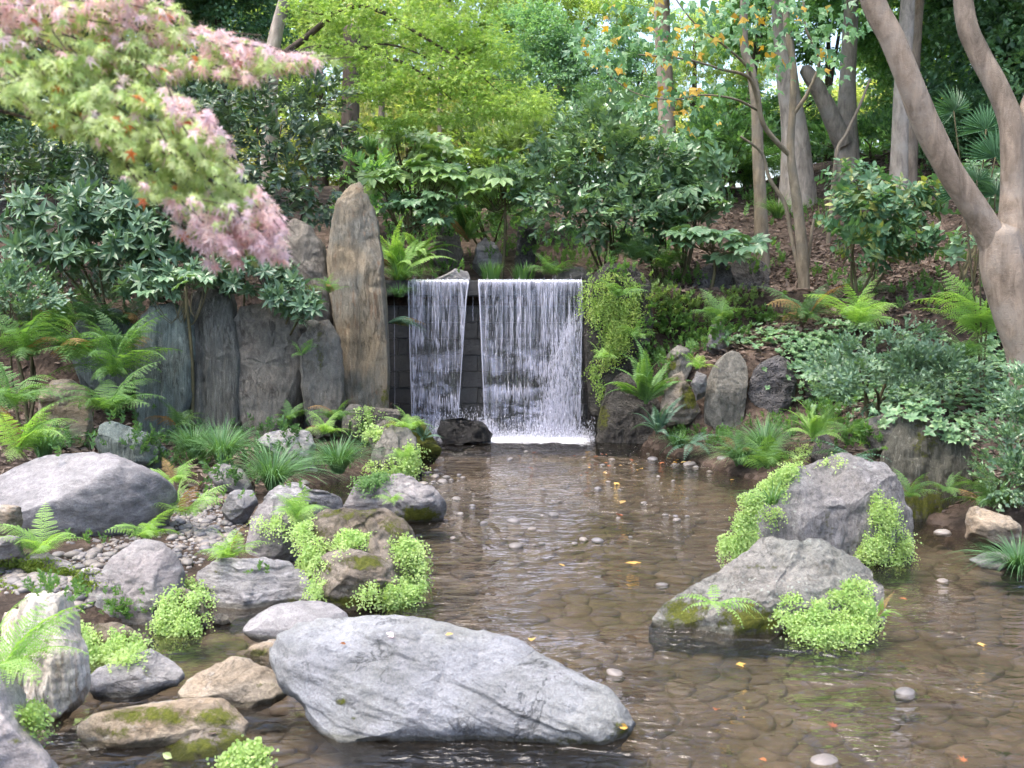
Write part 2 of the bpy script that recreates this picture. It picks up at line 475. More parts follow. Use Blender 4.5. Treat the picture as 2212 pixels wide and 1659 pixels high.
LM = {}
LM['camellia'] = leaf_mat("camellia_leaf", [(.035, .075, .045), (.05, .105, .055), (.07, .135, .065), (.11, .19, .07)], .3, .55, .16)
LM['rhodo'] = leaf_mat("whorled_leaf", [(.06, .14, .075), (.08, .175, .095), (.11, .215, .115), (.135, .24, .10)], .38, .5, .2)
LM['aucuba'] = leaf_mat("laurel_leaf", [(.07, .155, .075), (.11, .225, .11), (.16, .29, .145), (.20, .35, .14)], .26, .6, .18)
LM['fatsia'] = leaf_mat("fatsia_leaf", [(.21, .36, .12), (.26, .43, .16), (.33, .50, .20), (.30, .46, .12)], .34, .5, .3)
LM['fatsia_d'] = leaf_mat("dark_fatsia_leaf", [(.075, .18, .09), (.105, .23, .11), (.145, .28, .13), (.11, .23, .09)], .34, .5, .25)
LM['nandina'] = leaf_mat("nandina_leaf", [(.075, .17, .10), (.11, .22, .125), (.15, .27, .15), (.14, .26, .09)], .4, .45, .22)
LM['pale'] = leaf_mat("pale_shrub_leaf", [(.13, .22, .055), (.18, .29, .075), (.23, .34, .09)], .45, .4, .4)
LM['hyd'] = leaf_mat("bush_leaf", [(0.061, 0.162, 0.079), (0.079, 0.206, 0.099), (0.105, 0.244, 0.118), (0.073, 0.174, 0.079), (0.288, 0.314, 0.047)], .42, .4, .28)
LM['pachy'] = leaf_mat("groundcover_leaf", [(0.079, 0.187, 0.079), (0.109, 0.244, 0.101), (0.151, 0.301, 0.123), (0.201, 0.344, 0.115)], .36, .5, .25)
LM['fern_b'] = leaf_mat("bright_fern", [(.17, .34, .05), (.22, .42, .07), (.27, .45, .09)], .5, .3, .42)
LM['fern_m'] = leaf_mat("green_fern", [(.075, .19, .04), (.10, .24, .05), (.14, .28, .06)], .5, .3, .38)
LM['fern_d'] = leaf_mat("dark_fern", [(0.046, 0.124, 0.036), (0.065, 0.169, 0.052), (0.098, 0.208, 0.058)], .5, .3, .32)
LM['fern_u'] = leaf_mat("blue_green_fern", [(.045, .12, .075), (.06, .15, .095), (.085, .18, .11)], .4, .4, .25)
LM['dead'] = leaf_mat("dead_frond", [(.24, .15, .06), (.30, .20, .09), (.22, .17, .07)], .7, .2, .3, (1.2, 1, .6))
LM['maiden'] = leaf_mat("maidenhair_leaflet", [(.22, .38, .08), (.31, .49, .12), (.42, .57, .20), (.34, .48, .12), (.26, .40, .07)], .5, .3, .42)
LM['maiden_y'] = leaf_mat("yellow_maidenhair_leaflet", [(.16, .30, .03), (.24, .38, .04), (.32, .42, .05), (.12, .24, .035)], .5, .3, .4)
LM['grass'] = leaf_mat("sedge_blade", [(0.051, 0.144, 0.048), (0.076, 0.203, 0.068), (0.119, 0.270, 0.092)], .42, .4, .3)
LM['grass_l'] = leaf_mat("iris_blade", [(.05, .15, .03), (.08, .2, .04), (.12, .25, .06)], .38, .45, .35)
LM['maple_g'] = leaf_mat("green_maple_leaf", [(0.190, 0.346, 0.046), (0.262, 0.430, 0.058), (0.334, 0.502, 0.082), (0.418, 0.550, 0.118)], .5, .3, .5, (1.35, 1.4, .6))
LM['fg_green'] = leaf_mat("turning_green_maple_leaf", [(.33, .48, .15), (.42, .56, .20), (.55, .62, .34), (.48, .60, .22)], .5, .4, .4, (1.25, 1.3, .6))
LM['fg_pink'] = leaf_mat("pink_maple_leaf", [(.66, .48, .53), (.74, .63, .69), (.72, .64, .72), (.70, .54, .55), (.72, .66, .60)], .5, .45, .35, (1.3, .95, .8))
LM['fg_red'] = leaf_mat("red_maple_leaf", [(.6, .16, .05), (.55, .25, .06), (.5, .13, .10)], .5, .4, .45, (1.4, .8, .4))
LM['tri_g'] = leaf_mat("lobed_green_leaf", [(0.060, 0.178, 0.086), (0.086, 0.237, 0.102), (0.136, 0.312, 0.111), (0.111, 0.262, 0.094)], .4, .4, .35)
LM['tri_y'] = leaf_mat("lobed_yellow_leaf", [(.48, .29, .04), (.54, .36, .07), (.46, .38, .10)], .5, .3, .45, (1.3, 1.1, .4))
LM['bg_d'] = leaf_mat("evergreen_leaf", [(0.042, 0.118, 0.059), (0.064, 0.175, 0.081), (0.104, 0.249, 0.104), (0.147, 0.322, 0.118)], .35, .5, .25)
LM['bg_m'] = leaf_mat("mid_green_leaf", [(0.075, 0.186, 0.075), (0.111, 0.270, 0.094), (0.168, 0.363, 0.111), (0.233, 0.438, 0.121)], .4, .4, .4)
LM['bg_g'] = leaf_mat("grey_green_leaf", [(0.130, 0.264, 0.154), (0.178, 0.361, 0.201), (0.264, 0.482, 0.264)], .4, .4, .35)
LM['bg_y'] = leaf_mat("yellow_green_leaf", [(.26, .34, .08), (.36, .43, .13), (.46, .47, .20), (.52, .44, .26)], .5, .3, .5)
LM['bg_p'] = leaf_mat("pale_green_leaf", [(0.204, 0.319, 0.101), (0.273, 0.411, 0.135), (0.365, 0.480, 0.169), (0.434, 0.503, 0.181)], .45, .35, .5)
LM['palm'] = leaf_mat("palm_leaf", [(0.039, 0.130, 0.065), (0.058, 0.169, 0.078), (0.104, 0.234, 0.065)], .4, .4, .3)
LM['litter'] = leaf_mat("dead_leaf", [(.08, .058, .048), (.14, .104, .086), (.20, .155, .13), (.105, .078, .064), (.26, .205, .175)], .8, .2, .1, (1.1, 1, .8))
LM['fallen_y'] = leaf_mat("fallen_yellow_leaf", [(.50, .30, .06), (.55, .38, .13), (.42, .28, .12)], .6, .3, .2, (1.2, 1, .6))
LM['fallen_r'] = leaf_mat("fallen_red_leaf", [(.26, .07, .035), (.32, .13, .05), (.22, .07, .04)], .6, .3, .2, (1.2, .9, .6))

BK = {}
BK['smooth'] = bark_mat("smooth_grey_brown_bark", (.265, .208, .158), (.14, .108, .082), 5, .3, .8, (.32, .275, .23))
BK['slim'] = bark_mat("slim_tan_bark", (.21, .175, .13), (.11, .09, .068), 6, .3, .5, (.17, .155, .13))
BK['grey'] = bark_mat("pale_grey_bark", (.32, .275, .23), (.18, .155, .13), 5, .3, .5, (.36, .33, .29))
BK['dark'] = bark_mat("dark_bark", (.09, .07, .055), (.045, .036, .03), 8, .25, .5)
BK['stem'] = bark_mat("green_brown_stem", (.10, .09, .05), (.05, .045, .025), 8, .3, .3)

def pebble_mat():
    t = NT("river_pebble")
    oi = t.math('FRACT', t.math('ADD', t.add("ShaderNodeObjectInfo").outputs['Random'], t.add("ShaderNodeAttribute", attribute_name="rnd").outputs['Fac']))
    col = t.ramp(oi, [(0, (.17, .15, .135)), (.3, (.13, .125, .135)), (.55, (.21, .18, .155)), (.8, (.105, .10, .10)), (1, (.26, .235, .215))])
    co = t.add("ShaderNodeTexCoord").outputs['Object']
    col = t.mix(.5, col, t.ramp(t.noise(co, 3, 6, .65), [(.3, (.6, .6, .6)), (.7, (1.3, 1.3, 1.3))]), 'MULTIPLY')
    bn = t.add("ShaderNodeBump", in_={'Strength': .25, 'Distance': .01, 'Height': t.noise(co, 12, 5)})
    p = t.add("ShaderNodeBsdfPrincipled", in_={'Base Color': col, 'Roughness': .5, 'Normal': bn.outputs[0]})
    return t.finish(p.outputs[0])
M_PEB = pebble_mat()
def bed_mat():
    t = NT("stream_bed_stone")
    oi = t.add("ShaderNodeObjectInfo").outputs['Random']
    at = t.add("ShaderNodeAttribute", attribute_name="rnd").outputs['Fac']
    r = t.math('FRACT', t.math('ADD', oi, at))
    col = t.ramp(r, [(0, (.095, .081, .067)), (.35, (.122, .104, .086)), (.7, (.147, .126, .105)), (1, (.115, .104, .088))])
    co = t.add("ShaderNodeNewGeometry").outputs['Position']
    col = t.mix(.7, col, t.ramp(t.noise(co, 7, 7, .7), [(.3, (.5, .5, .45)), (.7, (1.45, 1.35, 1.2))]), 'MULTIPLY')
    col = t.mix(t.ramp(t.noise(co, 2.2, 4), [(.52, (0, 0, 0)), (.66, (.6, .6, .6))]), col, (.10, .085, .035))
    bn = t.add("ShaderNodeBump", in_={'Strength': .5, 'Distance': .02, 'Height': t.noise(co, 18, 6, .7)})
    p = t.add("ShaderNodeBsdfPrincipled", in_={'Base Color': col, 'Roughness': .8, 'Normal': bn.outputs[0]})
    return t.finish(p.outputs[0])
M_BED = bed_mat()
def soil_mat():
    t = NT("leafy_soil")
    co = t.add("ShaderNodeNewGeometry").outputs['Position']
    col = t.ramp(t.noise(co, 5, 8, .7), [(.3, (.025, .019, .015)), (.5, (.055, .042, .033)), (.7, (.10, .077, .062))])
    vo = t.add("ShaderNodeTexVoronoi", in_={'Scale': 16.0}); t.l.new(co, vo.inputs['Vector'])
    sep = t.add("ShaderNodeSeparateColor"); t.l.new(vo.outputs['Color'], sep.inputs[0])
    lv = t.ramp(sep.outputs[0], [(0, (.045, .03, .022)), (.4, (.11, .078, .06)), (.75, (.17, .125, .10)), (1, (.08, .058, .04))])
    col = t.mix(t.math('MULTIPLY', t.ramp(t.noise(co, 2.5, 4), [(.4, (0, 0, 0)), (.6, (1, 1, 1))]), .7), col, lv)
    bh = t.math('ADD', t.noise(co, 20, 6, .7), t.math('MULTIPLY', vo.outputs['Distance'], .5))
    bn = t.add("ShaderNodeBump", in_={'Strength': .9, 'Distance': .05, 'Height': bh})
    p = t.add("ShaderNodeBsdfPrincipled", in_={'Base Color': col, 'Roughness': .95, 'Normal': bn.outputs[0]})
    p.inputs['Specular IOR Level'].default_value = .15
    return t.finish(p.outputs[0])
M_SOIL = soil_mat()
def wall_mat():
    t = NT("wet_concrete_block")
    co = t.add("ShaderNodeNewGeometry").outputs['Position']
    oi = t.add("ShaderNodeObjectInfo").outputs['Random']
    col = t.ramp(t.noise(co, 14, 6, .7), [(.3, (.012, .013, .015)), (.6, (.03, .032, .034)), (.8, (.05, .052, .052))])
    col = t.mix(t.math('MULTIPLY', oi, .4), col, (.03, .028, .022))
    bh = t.math('ADD', t.noise(co, 38, 5, .75), t.math('MULTIPLY', t.noise(co, 120, 2), .4))
    bn = t.add("ShaderNodeBump", in_={'Strength': .9, 'Distance': .03, 'Height': bh})
    p = t.add("ShaderNodeBsdfPrincipled", in_={'Base Color': col, 'Roughness': .38, 'Normal': bn.outputs[0]})
    return t.finish(p.outputs[0])
M_WALL = wall_mat()
def water_mat(name, tint, rip, strength):
    t = NT(name)
    co = t.add("ShaderNodeNewGeometry").outputs['Position']
    a = t.noise(t.mapping(co, (1.0, 2.6, 1)), rip, 2, .5, 1.0)
    b = t.noise(t.mapping(co, (1.6, 3.0, 1), (0, 0, .35)), rip * 2.6, 2, .5, .6)
    patch = t.ramp(t.noise(t.mapping(co, (.9, .8, 1), (0, 0, .4)), .8, 4, .6, .6), [(.38, (.09, .09, .09)), (.48, (.6, .6, .6)), (.60, (2.3, 2.3, 2.3))])
    sp = t.add("ShaderNodeSeparateXYZ"); t.l.new(co, sp.inputs[0])
    near = t.math('MULTIPLY', t.add("ShaderNodeMapRange", in_={0: sp.outputs[1], 1: 8.0, 2: 13.6, 3: 0.0, 4: 1.0}).outputs[0], .9)
    amp = t.math('ADD', t.math('MULTIPLY', patch, .75), near)
    h = t.math('MULTIPLY', t.math('ADD', a, t.math('MULTIPLY', b, .45)), amp)
    bn = t.add("ShaderNodeBump", in_={'Strength': strength, 'Distance': .05, 'Height': h})
    fr = t.add("ShaderNodeFresnel", in_={'IOR': 1.40, 'Normal': bn.outputs[0]})
    gl = t.add("ShaderNodeBsdfGlossy", in_={'Color': (1, 1, 1, 1), 'Roughness': .05, 'Normal': bn.outputs[0]})
    tr0 = t.add("ShaderNodeBsdfTransparent", in_={'Color': (*tint, 1)})
    df = t.add("ShaderNodeBsdfDiffuse", in_={'Color': (.095, .088, .082, 1)})
    tr = t.add("ShaderNodeMixShader", in_={0: .08, 1: tr0.outputs[0], 2: df.outputs[0]})
    mx = t.add("ShaderNodeMixShader", in_={0: fr.outputs[0], 1: tr.outputs[0], 2: gl.outputs[0]})
    return t.finish(mx.outputs[0])
M_WATER = water_mat("pool_water", (.78, .73, .66), 2.9, 1.0)
def fall_mat(name, c, keep, lo, hi, sx=34.0, sz=1.3):
    """falling water: streaks of white water with clear water between"""
    t = NT(name)
    co = t.add("ShaderNodeNewGeometry").outputs['Position']
    v = t.mapping(co, (sx, 2.0, sz))
    n = t.noise(v, 1.0, 5, .62, .3)
    v2 = t.mapping(co, (2.4, 1.0, 5.5))
    band = t.noise(v2, 1.0, 4, .6, 1.0)
    sp = t.add("ShaderNodeSeparateXYZ"); t.l.new(co, sp.inputs[0])
    low = t.add("ShaderNodeMapRange", in_={0: sp.outputs[2], 1: 0.25, 2: 1.55, 3: 1.0, 4: 0.12}).outputs[0]
    bm = t.math('MULTIPLY', t.math('SUBTRACT', band, .5), t.math('MULTIPLY', low, 1.5))
    edge = t.add("ShaderNodeMapRange", in_={0: sp.outputs[2], 1: 1.86, 2: 2.0, 3: 0.0, 4: .16}).outputs[0]
    f = t.ramp(t.math('ADD', t.math('ADD', n, bm), edge), [(lo, (0, 0, 0)), (hi, (1, 1, 1))])
    f = t.math('MULTIPLY', f, keep)
    bn = t.add("ShaderNodeBump", in_={'Strength': .6, 'Distance': .03, 'Height': n})
    p = t.add("ShaderNodeBsdfPrincipled", in_={'Base Color': (*c, 1), 'Roughness': .3, 'Normal': bn.outputs[0]})
    fr = t.add("ShaderNodeFresnel", in_={'IOR': 1.33, 'Normal': bn.outputs[0]})
    gl = t.add("ShaderNodeBsdfGlossy", in_={'Color': (1, 1, 1, 1), 'Roughness': .12, 'Normal': bn.outputs[0]})
    tr = t.add("ShaderNodeBsdfTransparent", in_={'Color': (.9, .91, .93, 1)})
    clear = t.add("ShaderNodeMixShader", in_={0: t.math('MULTIPLY', fr.outputs[0], .8), 1: tr.outputs[0], 2: gl.outputs[0]})
    mx = t.add("ShaderNodeMixShader", in_={0: f, 1: clear.outputs[0], 2: p.outputs[0]})
    return t.finish(mx.outputs[0])
M_FALL = fall_mat("falling_water", (.54, .55, .67), .5, .42, .78)
M_FALL2 = fall_mat("falling_water_inner", (.52, .54, .65), .45, .5, .80, 13.0, .7)
def drop_mat(name, c, k):
    t = NT(name)
    p = t.add("ShaderNodeBsdfPrincipled", in_={'Base Color': (*c, 1), 'Roughness': .18})
    tr = t.add("ShaderNodeBsdfTransparent")
    mx = t.add("ShaderNodeMixShader", in_={0: k, 1: tr.outputs[0], 2: p.outputs[0]})
    return t.finish(mx.outputs[0])
M_DROP = drop_mat("white_water_drop", (.78, .79, .87), .55)
M_STRAND = drop_mat("white_water_strand", (.70, .71, .82), .36)
def foam_mat():
    t = NT("foam")
    co = t.add("ShaderNodeNewGeometry").outputs['Position']
    a = t.add("ShaderNodeAttribute", attribute_name="wet").outputs['Fac']
    n = t.noise(t.mapping(co, (1, 1.6, 1)), 9, 7, .7, .8)
    f = t.ramp(t.math('ADD', t.math('SUBTRACT', n, .5), a), [(.38, (0, 0, 0)), (.7, (1, 1, 1))])
    p = t.add("ShaderNodeBsdfPrincipled", in_={'Base Color': (.82, .83, .88, 1), 'Roughness': .5, 'Normal': t.add("ShaderNodeBump", in_={'Strength': .8, 'Distance': .03, 'Height': n}).outputs[0]})
    tr = t.add("ShaderNodeBsdfTransparent")
    mx = t.add("ShaderNodeMixShader", in_={0: t.math('MULTIPLY', f, .92), 1: tr.outputs[0], 2: p.outputs[0]})
    return t.finish(mx.outputs[0])
M_FOAM = foam_mat()
# ================================================================== the setting
def edgeL(y):
    return np.interp(y, [2, 4, 5, 5.6, 6.2, 6.6, 6.9, 7.5, 8.3, 9.5, 10.5, 11.3, 12.2, 13.2, 14.2], [-2.7, -2.6, -2.6, -2.7, -2.6, -2.0, -1.55, -1.4, -1.5, -1.75, -2.0, -1.5, -1.2, -1.15, -1.15])
def edgeR(y):
    return np.interp(y, [2, 6, 7.5, 8.5, 9.3, 10.2, 11, 12, 13, 14.2], [5.0, 4.6, 4.05, 3.75, 3.35, 2.9, 2.45, 2.05, 1.7, 1.2])
BED = -.22
def height(x, y):
    x = np.asarray(x, float); y = np.asarray(y, float)
    dl = edgeL(y) - x; dr = x - edgeR(y)
    rough = .05 * fbm(np.stack([x * .9, y * .9, 0 * x], -1), 4, 5) + .018 * fbm(np.stack([x * 5, y * 5, 0 * x], -1), 3, 9)
    left = .03 + .10 * sstep(0, .5, dl) + .035 * np.maximum(0, dl) + 1.35 * sstep(12.75, 13.7, y) * sstep(.15, 1.0, dl) + .2 * np.clip(y - 13.6, 0, 9) * sstep(.2, 1, dl) + .09 * np.maximum(0, dl - 3)
    right = .04 + .12 * sstep(0, .4, dr) + .78 * sstep(.0, .45, dr) * sstep(12.5, 13.1, y) + .27 * np.maximum(0, dr - .3) + .05 * np.clip(dr - 3.5, 0, 4) ** 2 + .23 * np.clip(y - 14, 0, 9) * sstep(.3, 2, dr)
    right = np.where(right > 4.4, 4.4 + .1 * (right - 4.4), right)
    left = np.where(left > 4.0, 4.0 + .1 * (left - 4.0), left)
    back = 1.86 + .26 * np.clip(y - 15.2, 0, 8) + .02 * np.maximum(0, y - 24)
    land = np.where(dl > 0, left, np.where(dr > 0, right, BED))
    land = land + rough * sstep(-.05, .5, np.maximum(dl, dr)) 
    land = np.where((dl > -.12) & (dl <= 0), BED + (.03 - BED) * sstep(-.12, 0, dl), land)
    land = np.where((dr > -.12) & (dr <= 0), BED + (.04 - BED) * sstep(-.12, 0, dr), land)
    w = sstep(14.12, 14.2, y)
    h = land * (1 - w) + w * np.maximum(land, back + rough * sstep(15.0, 15.8, y))
    far = sstep(28, 60, y)
    return h * (1 - far) + far * np.minimum(h, 2.5)
xs = np.unique(np.concatenate([np.arange(-7, 9, .1), np.linspace(-40, -7, 34), np.linspace(9, 42, 34), [-400, -150, -80, 80, 150, 400]]))
ysv = np.unique(np.concatenate([np.arange(2.0, 20, .1), np.arange(14.1, 14.24, .02), np.linspace(20, 60, 60), [-30, -8, -2, 0, 1, 90, 150, 300, 600]]))
GX, GY = np.meshgrid(xs, ysv)
GZ = height(GX, GY)
nx, ny = len(xs), len(ysv)
TV = np.stack([GX, GY, GZ], -1).reshape(-1, 3)
ii = (np.arange(ny - 1)[:, None] * nx + np.arange(nx - 1)[None]).ravel()
TF = np.stack([ii, ii + 1, ii + 1 + nx, ii + nx], -1)
terrain = obj("ground", new_mesh("ground", TV, TF, smooth=True), M_SOIL, kind='structure', label="brown leaf-strewn soil banks and wooded slope around the pool")
BVV, BVF = [tuple(v) for v in TV], [tuple(f) for f in TF]
T_BVH = BVHTree.FromPolygons(BVV, BVF)
def gz(x, y):
    return float(height(np.array([x]), np.array([y]))[0])
def ground_hit(u, v, water=True):
    """where the sight line through (u, v) meets the ground or the pool"""
    dx, dy, dz = ray(u, v)
    Ys = _YS
    z = CAMZ + dz / dy * Ys
    h = height(dx / dy * Ys, Ys)
    if water: h = np.where(Ys < 14.1, np.maximum(h, 0.0), h)
    k = np.nonzero(z <= h)[0]
    return float(Ys[k[0]]) if len(k) else 40.0
_YS = np.concatenate([np.arange(3.0, 16, .03), np.arange(16, 40, .1)])
HOSTS = []                                      # (name, BVH) of rocks, for what grows or lies on them
def hit(u, v, only=None):
    dx, dy, dz = ray(u, v)
    o = Vector((0, 0, CAMZ)); d = Vector((float(dx), float(dy), float(dz))).normalized()
    if only is None:
        if _ALL.get('n') != len(HOSTS):
            VV, FF, off = list(BVV), list(BVF), len(BVV)
            for h in HOSTS:
                VV += h[2]; FF += [(a + off, b + off, c + off, e + off) for a, b, c, e in h[3]]; off += len(h[2])
            _ALL['n'] = len(HOSTS); _ALL['t'] = BVHTree.FromPolygons(VV, FF)
        r = _ALL['t'].ray_cast(o, d)
        return r if r[0] is not None else None
    best = None
    for h in HOSTS:
        if h[0] in only:
            r = h[1].ray_cast(o, d)
            if r[0] is not None and (best is None or r[3] < best[3]): best = r
    return best
_ALL = {}

# pool water: one sheet, and the small pond above the weir
def sheet(x0, x1, y0, y1, z, n):
    X, Yv = np.meshgrid(np.linspace(x0, x1, n), np.linspace(y0, y1, n))
    V = np.stack([X, Yv, np.full_like(X, z)], -1).reshape(-1, 3)
    i = (np.arange(n - 1)[:, None] * n + np.arange(n - 1)[None]).ravel()
    return V, np.stack([i, i + 1, i + 1 + n, i + n], -1)
V, F = sheet(-8, 8, -8, 14.06, 0.0, 3)
obj("water", new_mesh("water", V, F), M_WATER, kind='structure', label="shallow clear rippled water of the garden pool")
V, F = sheet(-1.75, 1.25, 13.93, 15.9, 2.012, 3)
obj("upper_water", new_mesh("upper_water", V, F), M_WATER, kind='structure', label="thin film of water above the weir lip")

# stream bed: flat stones laid close together
rng = np.random.default_rng(4)
bed_root = obj("stream_bed", new_mesh("stream_bed", *sheet(-3.6, 5.4, 1.0, 13.95, -.163, 40)), M_BED, kind='structure', label="brown stone-paved bed seen through the shallow water")
pts = []
dx_, dy_ = .215, .16
for j, yy in enumerate(np.arange(2.6, 13.9, dy_)):
    for i, xx in enumerate(np.arange(-3.2, 4.8, dx_)):
        pts.append((xx + (j % 2) * dx_ / 2 + rng.uniform(-.1, .1), yy + rng.uniform(-.075, .075)))
pts = np.array(pts)
def vcell(i):
    p = pts[i]
    d2 = ((pts - p) ** 2).sum(1)
    near = np.argsort(d2)[1:15]
    poly = [np.array(c) for c in ((p[0] - .4, p[1] - .4), (p[0] + .4, p[1] - .4), (p[0] + .4, p[1] + .4), (p[0] - .4, p[1] + .4))]
    for k in near:
        q = pts[k]; m = (p + q) / 2; n = q - p
        out = []
        for a, b in zip(poly, poly[1:] + poly[:1]):
            da, db = (a - m) @ n, (b - m) @ n
            if da <= 0: out.append(a)
            if (da < 0) != (db < 0): out.append(a + (b - a) * (da / (da - db)))
        poly = out
        if len(poly) < 3: break
    return poly
def bed_stone(i):
    p = pts[i]
    poly = vcell(i)
    if len(poly) < 3: return None
    q = np.array(poly)
    q = q[np.concatenate([[True], np.linalg.norm(np.diff(q, axis=0), axis=1) > .015])]
    n = len(q)
    if n < 3: return None
    # cut the corners so that stones are rounded, then ring by ring to a low dome
    q = np.concatenate([np.stack([q * .75 + np.roll(q, -1, 0) * .25, q * .25 + np.roll(q, -1, 0) * .75], 1)]).reshape(-1, 2)
    n = len(q); c = q.mean(0)
    hgt = rng.uniform(.034, .062); tx, ty = rng.uniform(-.08, .08, 2)
    V = []
    for s, z in ((.97, -.02), (.94, .7), (.8, .96), (.4, 1.0)):
        for a in q:
            b = (a - c) * s
            V.append((b[0], b[1], z * hgt + b[0] * tx + b[1] * ty))
    V.append((0, 0, hgt * 1.02))
    F = []
    for r in range(3):
        for k in range(n):
            a, b = r * n + k, r * n + (k + 1) % n
            F += [(a, b, b + n), (a, b + n, a + n)]
    F += [(3 * n + k, 3 * n + (k + 1) % n, 4 * n) for k in range(n)]
    return np.array(V), np.array(F, np.int32), np.array([c[0], c[1], -.195])
inside = [i for i in range(len(pts)) if edgeL(pts[i][1]) - .15 < pts[i][0] < edgeR(pts[i][1]) + .15]
uu, vv = proj(np.hstack([pts, np.zeros((len(pts), 1))]))
show = [i for i in inside if 0 < uu[i] < 2212 and vv[i] < 1680]
show.sort(key=lambda i: pts[i][1])
single = set(show[:300])
rest = []
for i in inside:
    s = bed_stone(i)
    if s is None: continue
    V, F, c = s
    if i in single:
        obj("bed_stone", new_mesh("bed_stone", V, F, smooth=True), M_BED, bed_root, c)
    else:
        rest.append((V + c, F, np.full(len(F), rng.random())))
V, F, r = join(rest)
obj("bed_stone_paving", new_mesh("bed_stone_paving", V, F, r, smooth=True), M_BED, bed_root, kind='stuff')

# ------------------------------------------------------------------ weir of concrete blocks
WY = 14.0
weir = empty("weir", (0, WY, -.2), "dark wet concrete block weir wall under the waterfall", "weir")
def bevel_box(sx, sy, sz, b=.012):
    """box with chamfered edges, centred on the origin"""
    V, F = [], []
    x, y, z = sx / 2, sy / 2, sz / 2
    import itertools
    me = bpy.data.meshes.new("tmp")
    import bmesh
    bm = bmesh.new()
    bmesh.ops.create_cube(bm, size=1.0)
    for v in bm.verts: v.co = Vector((v.co.x * sx, v.co.y * sy, v.co.z * sz))
    bmesh.ops.bevel(bm, geom=bm.edges[:], offset=b, segments=1, affect='EDGES')
    bm.to_mesh(me); bm.free()
    return me
blk = [bevel_box(.400, .2, .205, .005), bevel_box(.198, .2, .205, .005)]
for b in blk: b.name = "block"
for row in range(9):
    z = row * .209 + .105
    x = -1.85 + (row % 2) * .2
    if row % 2:
        obj("block", blk[1], M_WALL, weir, (-1.85 + .1 - .0, rng.uniform(-.006, .006) + .1, z))
    while x < 1.35:
        obj("block", blk[0], M_WALL, weir, (x + .2, rng.uniform(-.008, .008) + .1, z))
        x += .404
mb = bevel_box(3.3, .34, .205, .02); mb.name = "lip_slab"
obj("lip_slab", mb, M_WALL, weir, (-.25, .08, .2 + 1.905))
mb = bevel_box(3.2, .12, 1.9, .01); mb.name = "backing"
obj("backing", mb, M_WALL, weir, (-.25, .27, .96))

# ------------------------------------------------------------------ waterfall
def fall_x(side, z):
    """left and right border of a curtain at height z (curtains draw in as they fall)"""
    t = 1 - z / 2.0
    if side == 0:
        return np.interp(t, [0, 1], [P(884, 605, WY)[0], P(895, 900, WY)[0]]), np.interp(t, [0, .1, 1], [P(1013, 605, WY)[0], P(1008, 640, WY)[0], P(988, 900, WY)[0]])
    return np.interp(t, [0, .1, 1], [P(1034, 605, WY)[0], P(1037, 640, WY)[0], P(1050, 900, WY)[0]]), np.interp(t, [0, 1], [P(1256, 605, WY)[0], P(1250, 900, WY)[0]])
def fall_y(z):
    return WY - .10 - .16 * np.sqrt(np.clip((2.0 - z) / 2.0, 0, 1))
fall = empty("waterfall", (0, WY - .2, 0), "white curtain waterfall split in two over the dark weir", "waterfall")
fo = np.array([0, WY - .2, 0])
def curtain(side, dy, seed, nxs):
    nz = 60
    V, zs = [], np.concatenate([[2.02, 2.018], np.linspace(2.01, .0, nz)])
    for k, z in enumerate(zs):
        a, b = fall_x(side, max(0, min(z, 2)))
        for x in np.linspace(a, b, nxs):
            y = WY + .12 if k == 0 else (WY - .05 if k == 1 else fall_y(z))
            wob = .012 * float(math.sin(x * 37 + seed) + math.sin(x * 91 + seed * 2)) * (.3 + (2 - z) * .5)
            V.append((x, y + dy + (wob if k > 1 else 0), z))
    V = np.array(V)
    a = V[:, 0].copy()
    V[:, 0] += .012 * fbm(np.stack([a * 6, V[:, 2] * 3, a * 0], -1), 3, seed) * (2 - V[:, 2])
    n = len(zs)
    i = (np.arange(n - 1)[:, None] * nxs + np.arange(nxs - 1)[None]).ravel()
    return V - fo, np.stack([i, i + 1, i + 1 + nxs, i + nxs], -1)
for side, nxs in ((0, 60), (1, 110)):
    V, F = curtain(side, 0, 3 + side, nxs)
    obj("water_curtain", new_mesh("water_curtain", V, F, smooth=True), M_FALL, fall, label=("narrow left-hand curtain of falling water" if side == 0 else "wide right-hand curtain of falling water"))
    V, F = curtain(side, .05, 13 + side, nxs)
    obj("inner_water_curtain", new_mesh("inner_water_curtain", V, F, smooth=True), M_FALL2, fall)
